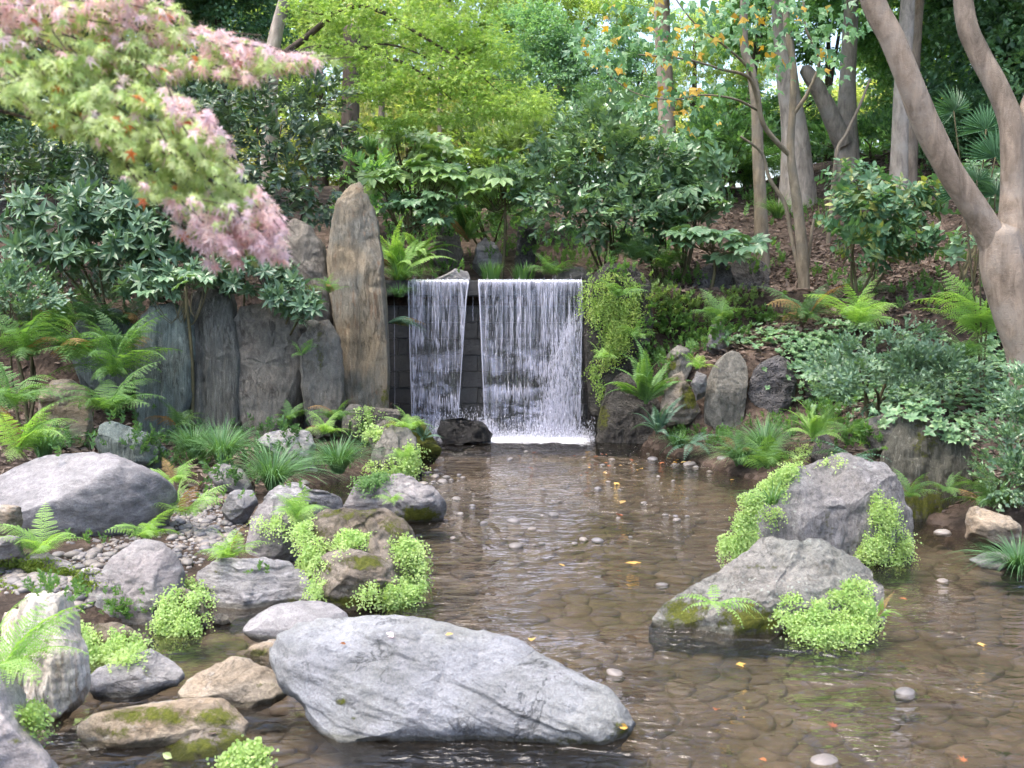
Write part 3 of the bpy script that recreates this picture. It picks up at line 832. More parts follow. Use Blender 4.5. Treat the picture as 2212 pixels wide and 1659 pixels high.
# strands and drops of water: spindles, each 12 triangles, packed in ragged bands as the sheet breaks up
spV = np.array([(0, 0, .5), (1, 0, .1), (-.5, .87, .1), (-.5, -.87, .1), (.8, 0, -.25), (-.4, .7, -.25), (-.4, -.7, -.25), (0, 0, -.5)])
spF = np.array([(0, 1, 2), (0, 2, 3), (0, 3, 1), (1, 4, 5), (1, 5, 2), (2, 5, 6), (2, 6, 3), (3, 6, 4), (3, 4, 1), (7, 5, 4), (7, 6, 5), (7, 4, 6)], np.int32)
def spindles(C, L, W):
    N = len(C)
    R = np.zeros((N, 3, 3)); R[:, 0, 0] = W; R[:, 1, 1] = W; R[:, 2, 2] = L
    return stamp(spV, spF, R, C, rng.random(N))
def strands(side, n):
    z = rng.uniform(.0, 1.98, n)
    a, b = fall_x(side, z)
    k = rng.random(n)
    x = a + (b - a) * k
    cl = fbm(np.stack([x * 22, z * .6, 0 * x], -1), 3, 5)
    bd = fbm(np.stack([x * 2.6, z * 6.5, 0 * x + 3], -1), 3, 8)
    low = sstep(1.5, .4, z)
    keep = (cl * .8 + bd * 2.2 * low + rng.normal(0, .15, n)) > (.12 + .0 * low)
    x, z = x[keep], z[keep]; m = len(x)
    L = rng.uniform(.04, .16, m) * (1.0 + .35 * (1 - z / 2)) * np.where(z > 1.3, 1.6, 1)
    W = rng.uniform(.0016, .0042, m) * (1 + .5 * (1 - z / 2))
    C = np.stack([x, fall_y(z) - rng.uniform(0, .05, m), z], -1) - fo
    return spindles(C, L, W)
for side, n in ((0, 2200), (1, 4000)):
    V, F, r = strands(side, n)
    obj("water_strand_veil", new_mesh("water_strand_veil", V, F, r, smooth=True), M_STRAND, fall, kind='stuff')
e0, e1 = [], []
for side in (0, 1):                             # the bright glassy rims of the curtains
    for which in (0, 1):
        zs = np.linspace(.15, 1.98, 24)
        pts_e = []
        for z in zs:
            ab = fall_x(side, z)
            pts_e.append((ab[which], float(fall_y(z)), z))
        V, F, r = tube(np.array(pts_e) - fo, np.interp(np.arange(24), [0, 23], [.007, .011]), 5, 2, .3)
        obj("curtain_rim", new_mesh("curtain_rim", V, F, r, smooth=True), M_STRAND, fall)
# lip: a bright ragged roll of water
V, F, r = [], [], []
parts = []
for side in (0, 1):
    a, b = fall_x(side, 2.0)
    xsr = np.arange(a, b, .012)
    C = np.stack([xsr, np.full_like(xsr, WY - .10) + rng.uniform(-.02, .02, len(xsr)), 1.985 + rng.uniform(-.02, .012, len(xsr))], -1) - fo
    parts.append(spindles(C, rng.uniform(.03, .1, len(xsr)), rng.uniform(.004, .009, len(xsr))))
V, F, r = join(parts)
obj("lip_water", new_mesh("lip_water", V, F, r, smooth=True), M_DROP, fall, kind='stuff')
# gush thrown out by the ledge at the wide curtain's side
n = 3200
t = rng.random(n) ** .7
u0 = np.interp(t, [0, .2, .5, 1], [1245, 1222, 1208, 1200]) + rng.normal(0, 1, n) * np.interp(t, [0, .3, 1], [9, 16, 24])
v0 = np.interp(t, [0, .15, .5, 1], [690, 720, 810, 940]) + rng.normal(0, 12, n)
u0 = np.minimum(u0, 1258 + rng.uniform(-4, 4, n))
C = np.array([P(a, b, WY - .22 - rng.uniform(0, .16)) for a, b in zip(u0, v0)]) - fo
V, F, r = spindles(C, rng.uniform(.02, .12, n), rng.uniform(.0013, .0042, n))
obj("side_gush", new_mesh("side_gush", V, F, r, smooth=True), M_STRAND, fall, kind='stuff', label="white gush of water thrown out by a ledge")
# splash along the foot
n = 7000
u0 = rng.uniform(905, 1285, n)
hh = rng.exponential(.065, n) * np.where((u0 > 1040), 1.1, .9)
hh = np.where((u0 > 940) & (u0 < 1060), hh + .12, hh)
C = np.stack([(u0 - CU) / FPX * 13.75, 13.70 + rng.normal(0, .12, n), np.minimum(hh, .4)], -1) - fo
V, F, r = spindles(C, rng.uniform(.008, .04, n), rng.uniform(.0015, .005, n))
obj("splash", new_mesh("splash", V, F, r, smooth=True), M_DROP, fall, kind='stuff', label="white splash along the foot of the fall")
nX, nY = 90, 30
X, Yv = np.meshgrid(np.linspace(-1.25, 1.25, nX), np.linspace(12.7, 13.98, nY))
q = np.stack([X, Yv, 0 * X], -1).reshape(-1, 3)
am = sstep(12.85, 13.6, q[:, 1] + .25 * fbm(q * 2.5, 3, 3)) * sstep(1.2, .8, np.abs(q[:, 0] - .0)) * np.where(q[:, 0] < -.45, .75, 1.0)
q[:, 2] = .006 + am * (.02 + .035 * np.maximum(0, fbm(q * 9, 3, 7)))
i = (np.arange(nY - 1)[:, None] * nX + np.arange(nX - 1)[None]).ravel()
obj("foam", new_mesh("foam", q - fo, np.stack([i, i + 1, i + 1 + nX, i + nX], -1), attrs={"wet": am * .75}, smooth=True), M_FOAM, fall, kind='stuff')
# two thin trickles on the bare wall
for u_ in (852, 1022):
    zz = np.linspace(1.85, .1 if u_ < 900 else 1.5, 12)
    V, F, r = tube(np.stack([np.full(12, P(u_, 700, WY)[0]) + rng.normal(0, .002, 12), np.full(12, WY - .03), zz], -1) - fo, np.full(12, .003), 4, 2, .5)
    obj("trickle", new_mesh("trickle", V, F, r), M_STRAND, fall)
# ================================================================== rocks
def chaikin(q, n=1):
    for _ in range(n):
        q = np.stack([q * .75 + np.roll(q, -1, 0) * .25, q * .25 + np.roll(q, -1, 0) * .75], 1).reshape(-1, 2)
    return q
def resample(q, n):
    d = np.linalg.norm(np.roll(q, -1, 0) - q, axis=1)
    s = np.concatenate([[0], np.cumsum(d)])
    t = np.linspace(0, s[-1], n, endpoint=False)
    qq = np.vstack([q, q[:1]])
    return np.stack([np.interp(t, s, qq[:, 0]), np.interp(t, s, qq[:, 1])], -1)
ROCKSEED = [100]
def rock(name, label, outline, mat, Y=None, T=.35, Tb=None, lean=.35, p=2.6, nf=7, amp=.045, strat=.012, sdir=(0, 0, 1), sfreq=14, embed=.3, moss=(), cat="rock", nu=140, nl=26, group=None, wet=True, extra=None, parent=None, round_=False, ragged=.05):
    ROCKSEED[0] += 1
    sd_ = ROCKSEED[0]; rg = np.random.default_rng(sd_)
    q = np.array(outline, float)
    q = resample(chaikin(q, 1) if round_ else q, nu)
    if name == 'standing_stone' and mat is not MR['ochre']: q = q.mean(0) + (q - q.mean(0)) * np.array([1.06, 1.0])
    ext = math.sqrt(np.ptp(q[:, 0]) * np.ptp(q[:, 1]))
    cq = q.mean(0); aa = np.arange(nu) * 2 * np.pi / nu
    circ = np.stack([np.cos(aa), np.sin(aa), 0 * aa], -1)
    wob = fbm(circ * 5 + sd_, 4, sd_ + 41, .6)
    q = cq + (q - cq) * (1 + (ragged if not round_ else ragged * .5) * wob)[:, None]
    k = int(np.argmax(q[:, 1])); ul, vl = q[k]
    if Y is None: Y = ground_hit(ul, vl)
    nv = np.array([0, -1.0, lean]); nv /= np.linalg.norm(nv)
    Yp = Y + .12 * T * abs(nv[1])
    dx, dy, dz = ray(q[:, 0], q[:, 1])
    kz = dz / dy
    z0 = CAMZ + Yp * kz[k]
    YY = (Yp + lean * (CAMZ - z0)) / (1 - lean * kz)
    O = np.stack([dx / dy * YY, YY, CAMZ + YY * kz], -1)
    C = O.mean(0)
    Tb = T * .8 if Tb is None else Tb
    th = np.linspace(np.pi / 2, 0, nl)
    rings = []
    for t_ in th:
        rings.append((math.sin(t_) ** (2 / p), math.cos(t_) ** (2 / p) * T))
    V = [C + (O - C) * max(s, 1e-3) + nv * o for s, o in rings]
    nb = max(6, nl // 2)
    for t_ in np.linspace(np.pi / 2, 0, nb)[1:]:
        V.append(C + (O - C) * max(math.sin(t_) ** (2 / p), 1e-3) - nv * math.cos(t_) ** (2 / p) * Tb)
    V = np.concatenate(V)
    H = max(O[:, 2].max() - O[:, 2].min(), .05)
    size = math.sqrt(max((O[:, 0].max() - O[:, 0].min()) * np.linalg.norm([H, np.ptp(O[:, 1])]), 1e-3))
    # chipped flats on the side that shows (the outline keeps its shape)
    rimw = np.repeat(np.array([float(sstep(0.0, .4, r[1] / T)) for r in rings] + [.3] * (nb - 1)), nu)
    for _ in range(nf):
        m = norm(nv * 1.1 + rg.normal(0, .65, 3))
        if m @ nv < .25: continue
        dt = (V - C) @ m
        d = max(dt.max() * rg.uniform(.55, .9), dt[:nu].max() * .97)
        V = V - np.maximum(0, dt - d)[:, None] * m * .96
    F = []
    def strip(a0, b0, flip):
        for j in range(nu):
            a, b, c, d = a0 + j, a0 + (j + 1) % nu, b0 + (j + 1) % nu, b0 + j
            F.append((a, d, c, b) if flip else (a, b, c, d))
    for r in range(nl - 1): strip(r * nu, (r + 1) * nu, False)
    strip(0, nl * nu, True)
    for r in range(nl, nl + nb - 2): strip(r * nu, (r + 1) * nu, True)
    F = np.array(F, np.int32)
    def vnorm(V):
        fn = np.cross(V[F[:, 1]] - V[F[:, 0]], V[F[:, 2]] - V[F[:, 0]])
        N = np.zeros_like(V)
        for c in range(4): np.add.at(N, F[:, c], fn)
        return norm(N)
    N = vnorm(V)
    if ((V - C) * N).sum() < 0:
        F = F[:, ::-1].copy(); N = -N
    sdv = norm(np.array(sdir, float))
    al = V @ sdv
    W = V - np.outer(al, sdv) * 0
    g = fbm(V * (2.2 / size) + sd_ * 3.1, 4, sd_)
    lay = fbm((V + np.outer(al * (sfreq / 3.0 - 1), sdv)) * 3.0 + sd_, 4, sd_ + 7, ridged=True)
    fine = fbm(V * 16 + sd_, 3, sd_ + 3)
    # stepped layers: each bed of the stone stands a little proud or back, with broken edges
    hl = (V @ sdv) * sfreq * 1.1 + 1.6 * fbm(V * 2.4 + sd_ * 2, 4, sd_ + 11)
    fl, fr = np.floor(hl), hl - np.floor(hl)
    hs = lambda q: (np.sin(q * 127.1 + sd_ * 3.7) * 43758.5453) % 1.0
    step = hs(fl) + (hs(fl + 1) - hs(fl)) * sstep(.78, 1.0, fr) - .5
    chip = np.maximum(0, fbm(V * (5.5 / size) + sd_ * 1.3, 4, sd_ + 21, ridged=True) - .15)
    lay = lay * .6 + step * 1.5
    fade = .35 + .65 * np.repeat(np.array([min(1, (1 - r[0]) * 3 + .25) for r in rings] + [.6] * (nb - 1)), nu)
    V = V + N * ((g * amp * size + lay * strat - chip * amp * .7 * size * rimw) * fade + fine * .006)[:, None]
    if extra is not None: V = extra(V)
    # sink the foot
    zr = (V[:, 2] - O[:, 2].min()) / H
    V[:, 2] -= embed * nv[1] ** 2 * H * np.clip(1 - zr / .5, 0, 1.3) * np.repeat(np.array([min(1, r[1] / T * 1.4) for r in rings] + [1.0] * (nb - 1)), nu)
    um, vm = proj(V)
    mo = np.zeros(len(V))
    for (a, b, ra, rb, s) in moss:
        mo = np.maximum(mo, s * np.exp(-(((um - a) / ra) ** 2 + ((vm - b) / rb) ** 2) * 1.1))
    we = 1 - sstep(.0, .055, V[:, 2]) if wet else np.zeros(len(V))
    base = np.array([C[0], C[1], max(O[:, 2].min(), -.05)])
    me = new_mesh(name, V - base, F, attrs={"moss": mo, "wet": we}, smooth=True)
    o = obj(name, me, mat, parent, base, label, cat, group)
    VL, FL = V.tolist(), F.tolist()
    HOSTS.append((o.name, BVHTree.FromPolygons(VL, FL), [tuple(v) for v in VL], FL))
    return o
R_ = MR
# ---- pool foreground
slab = rock("slab_rock", "big blue-grey tilted slab rock lying in the front of the pool", [(581, 1416), (600, 1380), (623, 1358), (685, 1341), (764, 1335), (893, 1345), (996, 1366), (1100, 1391), (1162, 1424), (1240, 1462), (1328, 1507), (1366, 1549), (1353, 1578), (1287, 1613), (1204, 1607), (1038, 1592), (855, 1599), (739, 1601), (698, 1574), (640, 1512), (600, 1455)],
            R_['slab'], T=.11, Tb=.2, lean=1.5, p=3.6, nf=5, amp=.022, strat=.016, sdir=(.45, .3, 1), sfreq=20, embed=.0, nu=330, nl=66, moss=[(735, 1515, 14, 10, .8), (765, 1552, 10, 8, .7), (1340, 1575, 40, 30, .55), (1180, 1600, 180, 14, .5)])
r_ml = rock("boulder", "pale smooth boulder cut off by the bottom corner beside the banded stone", [(-60, 1440), (0, 1440), (21, 1467), (36, 1510), (42, 1544), (63, 1586), (115, 1635), (122, 1700), (-60, 1720)], R_['pale'], Y=4.05, round_=True, T=.3, lean=.5, nu=140, nl=26, moss=[(30, 1600, 20, 14, .6)], wet=False)
banded = rock("banded_stone", "upright white and tan banded stone standing at the water", [(45, 1300), (63, 1281), (100, 1286), (140, 1281), (148, 1318), (165, 1365), (183, 1408), (187, 1470), (160, 1514), (128, 1535), (98, 1551), (77, 1540), (64, 1470), (56, 1380), (46, 1330)], R_['wood'], T=.17, lean=.08, p=3.0, nf=8, amp=.05, strat=.022, sdir=(1, 0, .1), sfreq=18, nu=190, nl=40, embed=.14)
rock("banded_stone", "short pale banded stone half hidden behind the fern at the edge", [(8, 1322), (28, 1312), (48, 1322), (58, 1400), (70, 1480), (74, 1546), (40, 1560), (20, 1500), (12, 1400)], R_['wood'], Y=5.25, T=.12, lean=.1, p=2.8, strat=.015, sdir=(1, 0, .1), sfreq=18, embed=.14)
mossA = rock("stepping_stone", "long low mossy tan stone in the front channel", [(167, 1582), (195, 1562), (279, 1530), (349, 1513), (454, 1514), (516, 1530), (537, 1558), (523, 1579), (440, 1600), (366, 1612), (260, 1622), (195, 1621), (172, 1606)], R_['tan'], T=.10, lean=2.4, p=3.0, amp=.04, strat=.014, nu=180, nl=36, moss=[(330, 1545, 120, 26, .75), (470, 1548, 60, 26, .75), (240, 1580, 60, 16, .55)])
rock("stepping_stone", "dark mossy stone at the bottom edge with a lime fern", [(270, 1690), (300, 1650), (331, 1624), (390, 1600), (454, 1580), (516, 1577), (552, 1608), (575, 1640), (585, 1700)], R_['olive'], Y=4.5, T=.12, lean=1.2, nu=180, nl=36, moss=[(400, 1625, 120, 40, .85), (500, 1600, 60, 40, .7)])
flatT = rock("stepping_stone", "flat tan stone with rusty stain beside the big slab", [(382, 1492), (405, 1474), (436, 1458), (506, 1431), (544, 1438), (572, 1457), (614, 1465), (622, 1490), (590, 1512), (537, 1531), (454, 1522), (390, 1508)], R_['tan'], T=.09, lean=2.8, p=3.0, amp=.03, nu=160, nl=30, moss=[(585, 1478, 30, 16, .4)])
rock("stepping_stone", "small mossy stone tucked behind the big slab's end", [(530, 1422), (556, 1401), (593, 1389), (625, 1400), (625, 1440), (600, 1458), (550, 1445)], R_['tan'], Y=5.75, T=.09, lean=1.6, moss=[(560, 1412, 30, 12, .7)])
flatG = rock("stepping_stone", "flat grey stone below the lime maidenhair clump", [(190, 1481), (209, 1458), (262, 1432), (331, 1409), (377, 1427), (399, 1453), (380, 1470), (297, 1504), (244, 1511), (200, 1502)], R_['grey'], T=.09, lean=2.6, p=3.0, nu=160, nl=30, moss=[(320, 1452, 20, 10, .5)])
rock("stepping_stone", "smooth flat grey stone just behind the big slab", [(516, 1359), (545, 1340), (593, 1324), (640, 1312), (680, 1307), (726, 1315), (760, 1337), (740, 1370), (660, 1390), (586, 1385), (540, 1375)], R_['lav'], T=.10, lean=2.8, round_=True, p=2.6, nf=4, amp=.025, strat=.004, nu=140, nl=24)
layer = rock("layered_rock", "pale grey layered rock with a flat top beside the pool", [(412, 1278), (433, 1247), (464, 1228), (540, 1229), (628, 1227), (663, 1246), (689, 1296), (640, 1312), (560, 1335), (499, 1358), (457, 1338), (430, 1305)], R_['grey'], Y=6.65, T=.2, lean=1.1, p=3.2, nf=8, strat=.02, sfreq=26, nu=190, nl=38, moss=[(470, 1236, 50, 8, .5), (635, 1300, 30, 14, .6)])
rock("pool_stone", "rounded wet stone at the foot of the layered rock", [(458, 1338), (470, 1325), (492, 1327), (498, 1345), (480, 1352), (462, 1350)], R_['brown'], T=.05, lean=.5, nu=60, nl=12)
tilt = rock("boulder", "large mauve boulder leaning over the water with green streaks", [(174, 1340), (195, 1303), (215, 1260), (244, 1223), (270, 1195), (297, 1174), (349, 1169), (384, 1200), (396, 1237), (384, 1275), (366, 1307), (350, 1345), (335, 1379), (314, 1385), (260, 1370), (200, 1358)], R_['mauve'], Y=6.35, T=.28, lean=.75, p=2.6, nf=9, amp=.06, strat=.012, nu=160, nl=30)
rock("bank_stone", "low mossy stone under the dense lime maidenhair cushion", [(165, 1385), (200, 1352), (260, 1350), (318, 1375), (332, 1420), (300, 1452), (210, 1458), (175, 1430)], R_['olive'], Y=5.85, T=.14, lean=.7, moss=[(250, 1400, 80, 50, .7)])
rock("bank_stone", "small mossy stone under the maidenhair below the leaning boulder", [(340, 1300), (395, 1268), (440, 1288), (452, 1335), (425, 1372), (362, 1380)], R_['olive'], Y=6.2, T=.12, lean=.5, moss=[(395, 1330, 60, 50, .7)])
huge = rock("boulder", "huge smooth lavender boulder on the gravel bank", [(-60, 1060), (0, 1040), (60, 1009), (140, 984), (185, 977), (260, 1009), (330, 1035), (392, 1056), (372, 1085), (335, 1130), (280, 1165), (150, 1197), (60, 1200), (-60, 1200)], R_['lav'], Y=7.7, round_=True, T=.5, lean=.9, p=2.4, nf=3, amp=.035, strat=.006, nu=170, nl=32)
rock("boulder", "small tan boulder above another at the picture edge, on the gravel bank", [(-30, 1094), (15, 1091), (41, 1096), (44, 1122), (30, 1150), (-30, 1164)], R_['tan'], Y=7.0, T=.13, lean=.3)
rock("boulder", "small mauve boulder below the tan one at the picture edge", [(-30, 1168), (20, 1158), (41, 1162), (46, 1196), (30, 1206), (-30, 1212)], R_['mauve'], Y=6.75, T=.12, lean=.4)
rock("bank_stone", "long low flat stone behind the bright moss patch", [(20, 1212), (60, 1203), (115, 1206), (158, 1224), (168, 1246), (130, 1250), (60, 1232)], R_['mauve'], T=.08, lean=1.6, moss=[(60, 1225, 30, 8, .4)])
rock("bank_stone", "smooth brown wedge stone against the leaning mauve boulder", [(158, 1252), (181, 1234), (223, 1237), (222, 1266), (190, 1277), (165, 1268)], R_['pale'], T=.08, lean=1.0)
rock("boulder", "tall mauve-brown boulder with a fern at its foot", [(540, 1230), (536, 1180), (540, 1120), (560, 1090), (600, 1072), (640, 1082), (656, 1110), (648, 1160), (637, 1200), (618, 1226), (580, 1238)], R_['mauve'], Y=7.5, T=.24, lean=.45, nu=160, nl=30, moss=[(640, 1140, 20, 40, .4)])
rock("boulder", "rough grey flat-topped rock behind the mossy twisted rock", [(570, 1075), (602, 1053), (655, 1058), (700, 1080), (738, 1086), (738, 1105), (660, 1118), (600, 1105)], R_['grey'], Y=8.2, T=.18, lean=1.0, strat=.016, moss=[(675, 1088, 16, 8, .6)])
def hollow(V):
    return V
twist = rock("mossy_rock", "dark twisted mossy rock with a ragged top at the water", [(640, 1140), (650, 1124), (665, 1140), (690, 1112), (712, 1100), (745, 1092), (790, 1107), (832, 1099), (872, 1128), (898, 1171), (905, 1230), (895, 1280), (850, 1300), (760, 1290), (690, 1270), (660, 1225), (643, 1190)], R_['olive'], Y=7.0, T=.26, lean=.35, p=2.2, nf=4, amp=.10, strat=.03, sdir=(.7, 0, .6), sfreq=6, nu=220, nl=46, moss=[(750, 1110, 90, 16, .6), (850, 1140, 40, 40, .6), (690, 1150, 30, 20, .5)])
round_ = rock("mossy_rock", "rounded brown mossy boulder in front of the twisted rock", [(678, 1245), (690, 1210), (715, 1192), (760, 1185), (810, 1200), (845, 1225), (865, 1270), (858, 1305), (840, 1314), (735, 1316), (695, 1298)], R_['olive'], Y=6.75, T=.3, lean=.25, p=2.3, nf=4, amp=.05, nu=190, nl=38, moss=[(790, 1215, 50, 18, .9), (770, 1300, 110, 18, .75), (700, 1225, 25, 20, .5)])
flatM = rock("boulder", "low mauve rock with a moss skirt reaching into the pool", [(738, 1092), (768, 1056), (830, 1039), (900, 1044), (926, 1068), (945, 1068), (962, 1092), (955, 1112), (880, 1132), (800, 1120)], R_['mauve'], T=.25, lean=.9, nf=5, amp=.06, nu=180, nl=36, moss=[(905, 1112, 60, 18, 1.0)])
grn = rock("boulder", "grey-green grooved rock standing in the pool inlet", [(799, 1002), (812, 960), (828, 933), (850, 917), (880, 920), (898, 944), (904, 977), (914, 1020), (872, 1028), (820, 1020)], R_['oval'], T=.2, lean=.25, strat=.03, sdir=(1, 0, .5), sfreq=9, moss=[(890, 1000, 30, 30, .4)])
rock("boulder", "brown rounded rock behind the grey-green grooved rock", [(795, 950), (803, 926), (830, 910), (862, 914), (868, 940), (850, 965), (805, 970)], R_['brown'], Y=11.9, T=.2, lean=.4, moss=[(850, 916, 25, 12, .8)])
rock("moss_mound", "dark green moss mound at the waterfall's edge", [(852, 930), (870, 905), (895, 902), (918, 918), (940, 950), (950, 966), (935, 982), (890, 985), (860, 965)], R_['moss'], Y=12.0, round_=True, T=.24, lean=.5, nf=1, amp=.05, moss=[(900, 940, 60, 50, .8)])
rock("moss_mound", "small bright moss cushion on the water below the mound", [(905, 974), (915, 962), (935, 960), (955, 970), (950, 978), (920, 983)], R_['moss'], Y=11.6, round_=True, T=.08, lean=.8, nf=0, moss=[(930, 970, 40, 20, 1.0)])
rock("boulder", "flat-topped brown block wedged below the tall ochre stone", [(794, 895), (815, 880), (862, 885), (867, 901), (850, 914), (800, 918)], R_['brown'], Y=12.6, T=.15, lean=.4, p=3.4)
rock("boulder", "rough brown rock at the foot of the tall ochre stone", [(738, 935), (742, 890), (757, 872), (780, 876), (793, 900), (788, 938), (760, 945)], R_['brown'], Y=12.4, T=.15, lean=.2)
# ---- standing stones
rock("rock_face", "dark rock face showing in the gaps between the standing stones", [(285, 760), (300, 700), (420, 660), (560, 690), (690, 690), (740, 720), (745, 900), (640, 935), (420, 940), (300, 935)], R_['dark'], Y=12.85, T=.1, lean=.12, p=5, nf=4, amp=.03, strat=.02, sdir=(1, 0, 0), sfreq=8, wet=False)
rock("standing_stone", "smooth green-grey standing stone with white streaks", [(301, 752), (306, 712), (316, 682), (335, 664), (376, 656), (405, 668), (425, 711), (420, 779), (415, 848), (407, 884), (385, 905), (362, 936), (322, 933), (308, 890), (303, 820)], R_['green'], Y=12.35, T=.2, lean=.12, p=5, nf=5, amp=.03, strat=.014, sdir=(1, 0, 0), sfreq=16, nu=180, nl=36, wet=False)
rock("standing_stone", "dark split standing stone beside the green-grey one", [(418, 640), (440, 622), (496, 622), (508, 694), (519, 779), (521, 882), (510, 935), (460, 925), (424, 918), (424, 848), (428, 779), (416, 700)], R_['dark'], Y=12.45, T=.2, lean=.12, p=5, nf=5, amp=.04, strat=.03, sdir=(1, 0, 0), sfreq=12, nu=180, nl=36, wet=False)
rock("standing_stone", "broad brown-grey standing stone in the middle of the row", [(507, 700), (530, 663), (581, 650), (625, 665), (640, 720), (652, 779), (650, 848), (628, 890), (600, 925), (578, 940), (545, 905), (524, 870), (516, 790)], R_['brown'], Y=12.5, T=.25, lean=.15, p=5, nf=8, amp=.04, strat=.014, nu=180, nl=36, wet=False)
rock("standing_stone", "narrow cracked standing stone against the tall ochre one", [(648, 740), (668, 704), (708, 692), (728, 731), (736, 800), (735, 850), (720, 904), (690, 904), (664, 870), (655, 820)], R_['brown'], Y=12.5, T=.2, lean=.12, p=4.5, strat=.026, sdir=(1, 0, .1), sfreq=12, nu=130, nl=24, moss=[(690, 760, 12, 60, .5)], wet=False)
tall = rock("standing_stone", "tall tapering ochre standing stone beside the waterfall", [(707, 560), (713, 500), (727, 450), (742, 412), (757, 391), (772, 388), (790, 412), (815, 470), (828, 560), (834, 640), (841, 740), (836, 800), (840, 845), (826, 880), (790, 880), (756, 868), (741, 840), (736, 780), (729, 700), (712, 630)], R_['ochre'], Y=12.9, T=.26, lean=.1, p=4.2, nf=12, amp=.03, strat=.022, sdir=(1, 0, .15), sfreq=9, nu=240, nl=44, moss=[(835, 860, 20, 30, .6)], wet=False)
rock("standing_stone", "dark grey-brown stone behind the narrow and ochre stones", [(590, 520), (612, 488), (642, 473), (672, 488), (700, 530), (712, 600), (715, 700), (670, 720), (635, 690), (605, 640)], R_['brown'], Y=13.1, T=.25, lean=.2, nu=130, nl=24, moss=[(665, 640, 50, 40, .5)], wet=False)
rock("boulder", "dark rounded boulder behind the ferns at the row's end", [(150, 735), (158, 705), (173, 683), (212, 667), (253, 664), (285, 690), (300, 760), (290, 820), (205, 830), (160, 790)], R_['green'], Y=12.8, round_=True, T=.25, lean=.25, amp=.03, strat=.004, wet=False)
rock("boulder", "blotchy tan and blue-grey boulder below the big ferns", [(80, 890), (85, 840), (116, 823), (154, 819), (192, 841), (194, 916), (186, 952), (157, 960), (120, 946)], R_['tan'], Y=11.3, T=.25, lean=.25, amp=.05, wet=False)
rock("boulder", "cracked green-grey boulder in front of the standing stones", [(208, 972), (219, 926), (246, 914), (300, 932), (342, 950), (362, 972), (330, 1000), (297, 1012), (240, 1005)], R_['green'], Y=10.2, T=.25, lean=.6, amp=.05, strat=.01, sfreq=5)
rock("boulder", "grey hollowed rock among the sedge tufts", [(558, 952), (581, 933), (632, 929), (666, 933), (677, 960), (670, 985), (686, 1030), (640, 1040), (612, 1000), (580, 975)], R_['grey'], Y=10.9, T=.22, lean=.4, amp=.06, strat=.03, sfreq=10)
rock("boulder", "mauve-grey low rock under the drooping sedge", [(445, 1020), (472, 1002), (526, 1018), (550, 1055), (535, 1070), (478, 1064)], R_['mauve'], Y=9.5, T=.2, lean=.6)
rock("boulder", "small grey-mauve pointed rock beside the big flat fern", [(480, 1105), (495, 1080), (510, 1062), (547, 1062), (556, 1083), (530, 1110), (500, 1125)], R_['lav'], Y=8.3, T=.16, lean=.6)
# ---- right bank
big = rock("boulder", "largest grey boulder in the pool, lichen spotted with lime ferns", [(1626, 1175), (1630, 1120), (1650, 1085), (1680, 1062), (1702, 1026), (1760, 998), (1822, 979), (1860, 990), (1877, 1000), (1908, 1000), (1926, 1030), (1946, 1085), (1962, 1140), (1973, 1190), (1958, 1220), (1890, 1226), (1760, 1230), (1660, 1215)], R_['boul'], Y=7.75, T=.42, lean=.42, p=2.5, nf=9, amp=.045, strat=.014, sdir=(1, 0, .2), sfreq=6, nu=260, nl=50, moss=[(1790, 1130, 50, 60, .3)])
front = rock("boulder", "lichen-covered peaked boulder in front of the largest grey one", [(1396, 1352), (1418, 1316), (1482, 1270), (1561, 1229), (1606, 1202), (1640, 1170), (1662, 1167), (1693, 1179), (1764, 1177), (1826, 1206), (1880, 1240), (1904, 1268), (1906, 1336), (1897, 1365), (1772, 1378), (1685, 1374), (1652, 1398), (1561, 1402), (1511, 1386), (1412, 1372)], R_['boul2'], Y=6.2, T=.3, lean=.8, p=2.5, nf=9, amp=.055, strat=.012, nu=260, nl=50, moss=[(1620, 1340, 80, 50, .85), (1480, 1325, 60, 45, .75), (1650, 1225, 60, 8, .4), (1440, 1360, 60, 14, .5)])
rock("mossy_rock", "dark mossy striped upright rock at the water's edge", [(1910, 1000), (1928, 940), (1957, 899), (1995, 887), (2034, 913), (2075, 932), (2092, 989), (2088, 1067), (2058, 1135), (1990, 1140), (1948, 1110), (1930, 1050)], R_['strip'], Y=9.2, T=.3, lean=.2, p=2.4, nf=6, amp=.05, strat=.035, sdir=(1, 0, 0), sfreq=9, nu=180, nl=36, moss=[(2000, 950, 40, 70, .45), (2000, 1090, 90, 60, .7)])
rock("edge_block", "squared brown edging block at the pool's far corner", [(2093, 1118), (2100, 1095), (2170, 1117), (2195, 1140), (2196, 1186), (2140, 1170), (2094, 1151)], R_['tan'], T=.15, lean=.3, p=4, nf=3)
rock("edge_block", "flat pale slab lying in the water by the edging block", [(2090, 1206), (2124, 1193), (2178, 1196), (2190, 1215), (2165, 1231), (2120, 1223)], R_['grey'], T=.04, lean=3, p=3)
rock("boulder", "small pale boulder at the edge under the dark bush", [(2170, 1235), (2180, 1200), (2230, 1180), (2260, 1260), (2200, 1262)], R_['pale'], Y=7.7, T=.15, lean=.4)
rock("boulder", "smooth oval grey-brown stone standing in the bank", [(1519, 890), (1524, 829), (1547, 782), (1577, 758), (1600, 762), (1614, 792), (1610, 853), (1602, 912), (1569, 925), (1535, 917)], R_['oval'], Y=12.6, round_=True, T=.25, lean=.25, amp=.03, strat=.012, sdir=(.5, 0, 1), sfreq=8, nu=160, nl=30, wet=False)
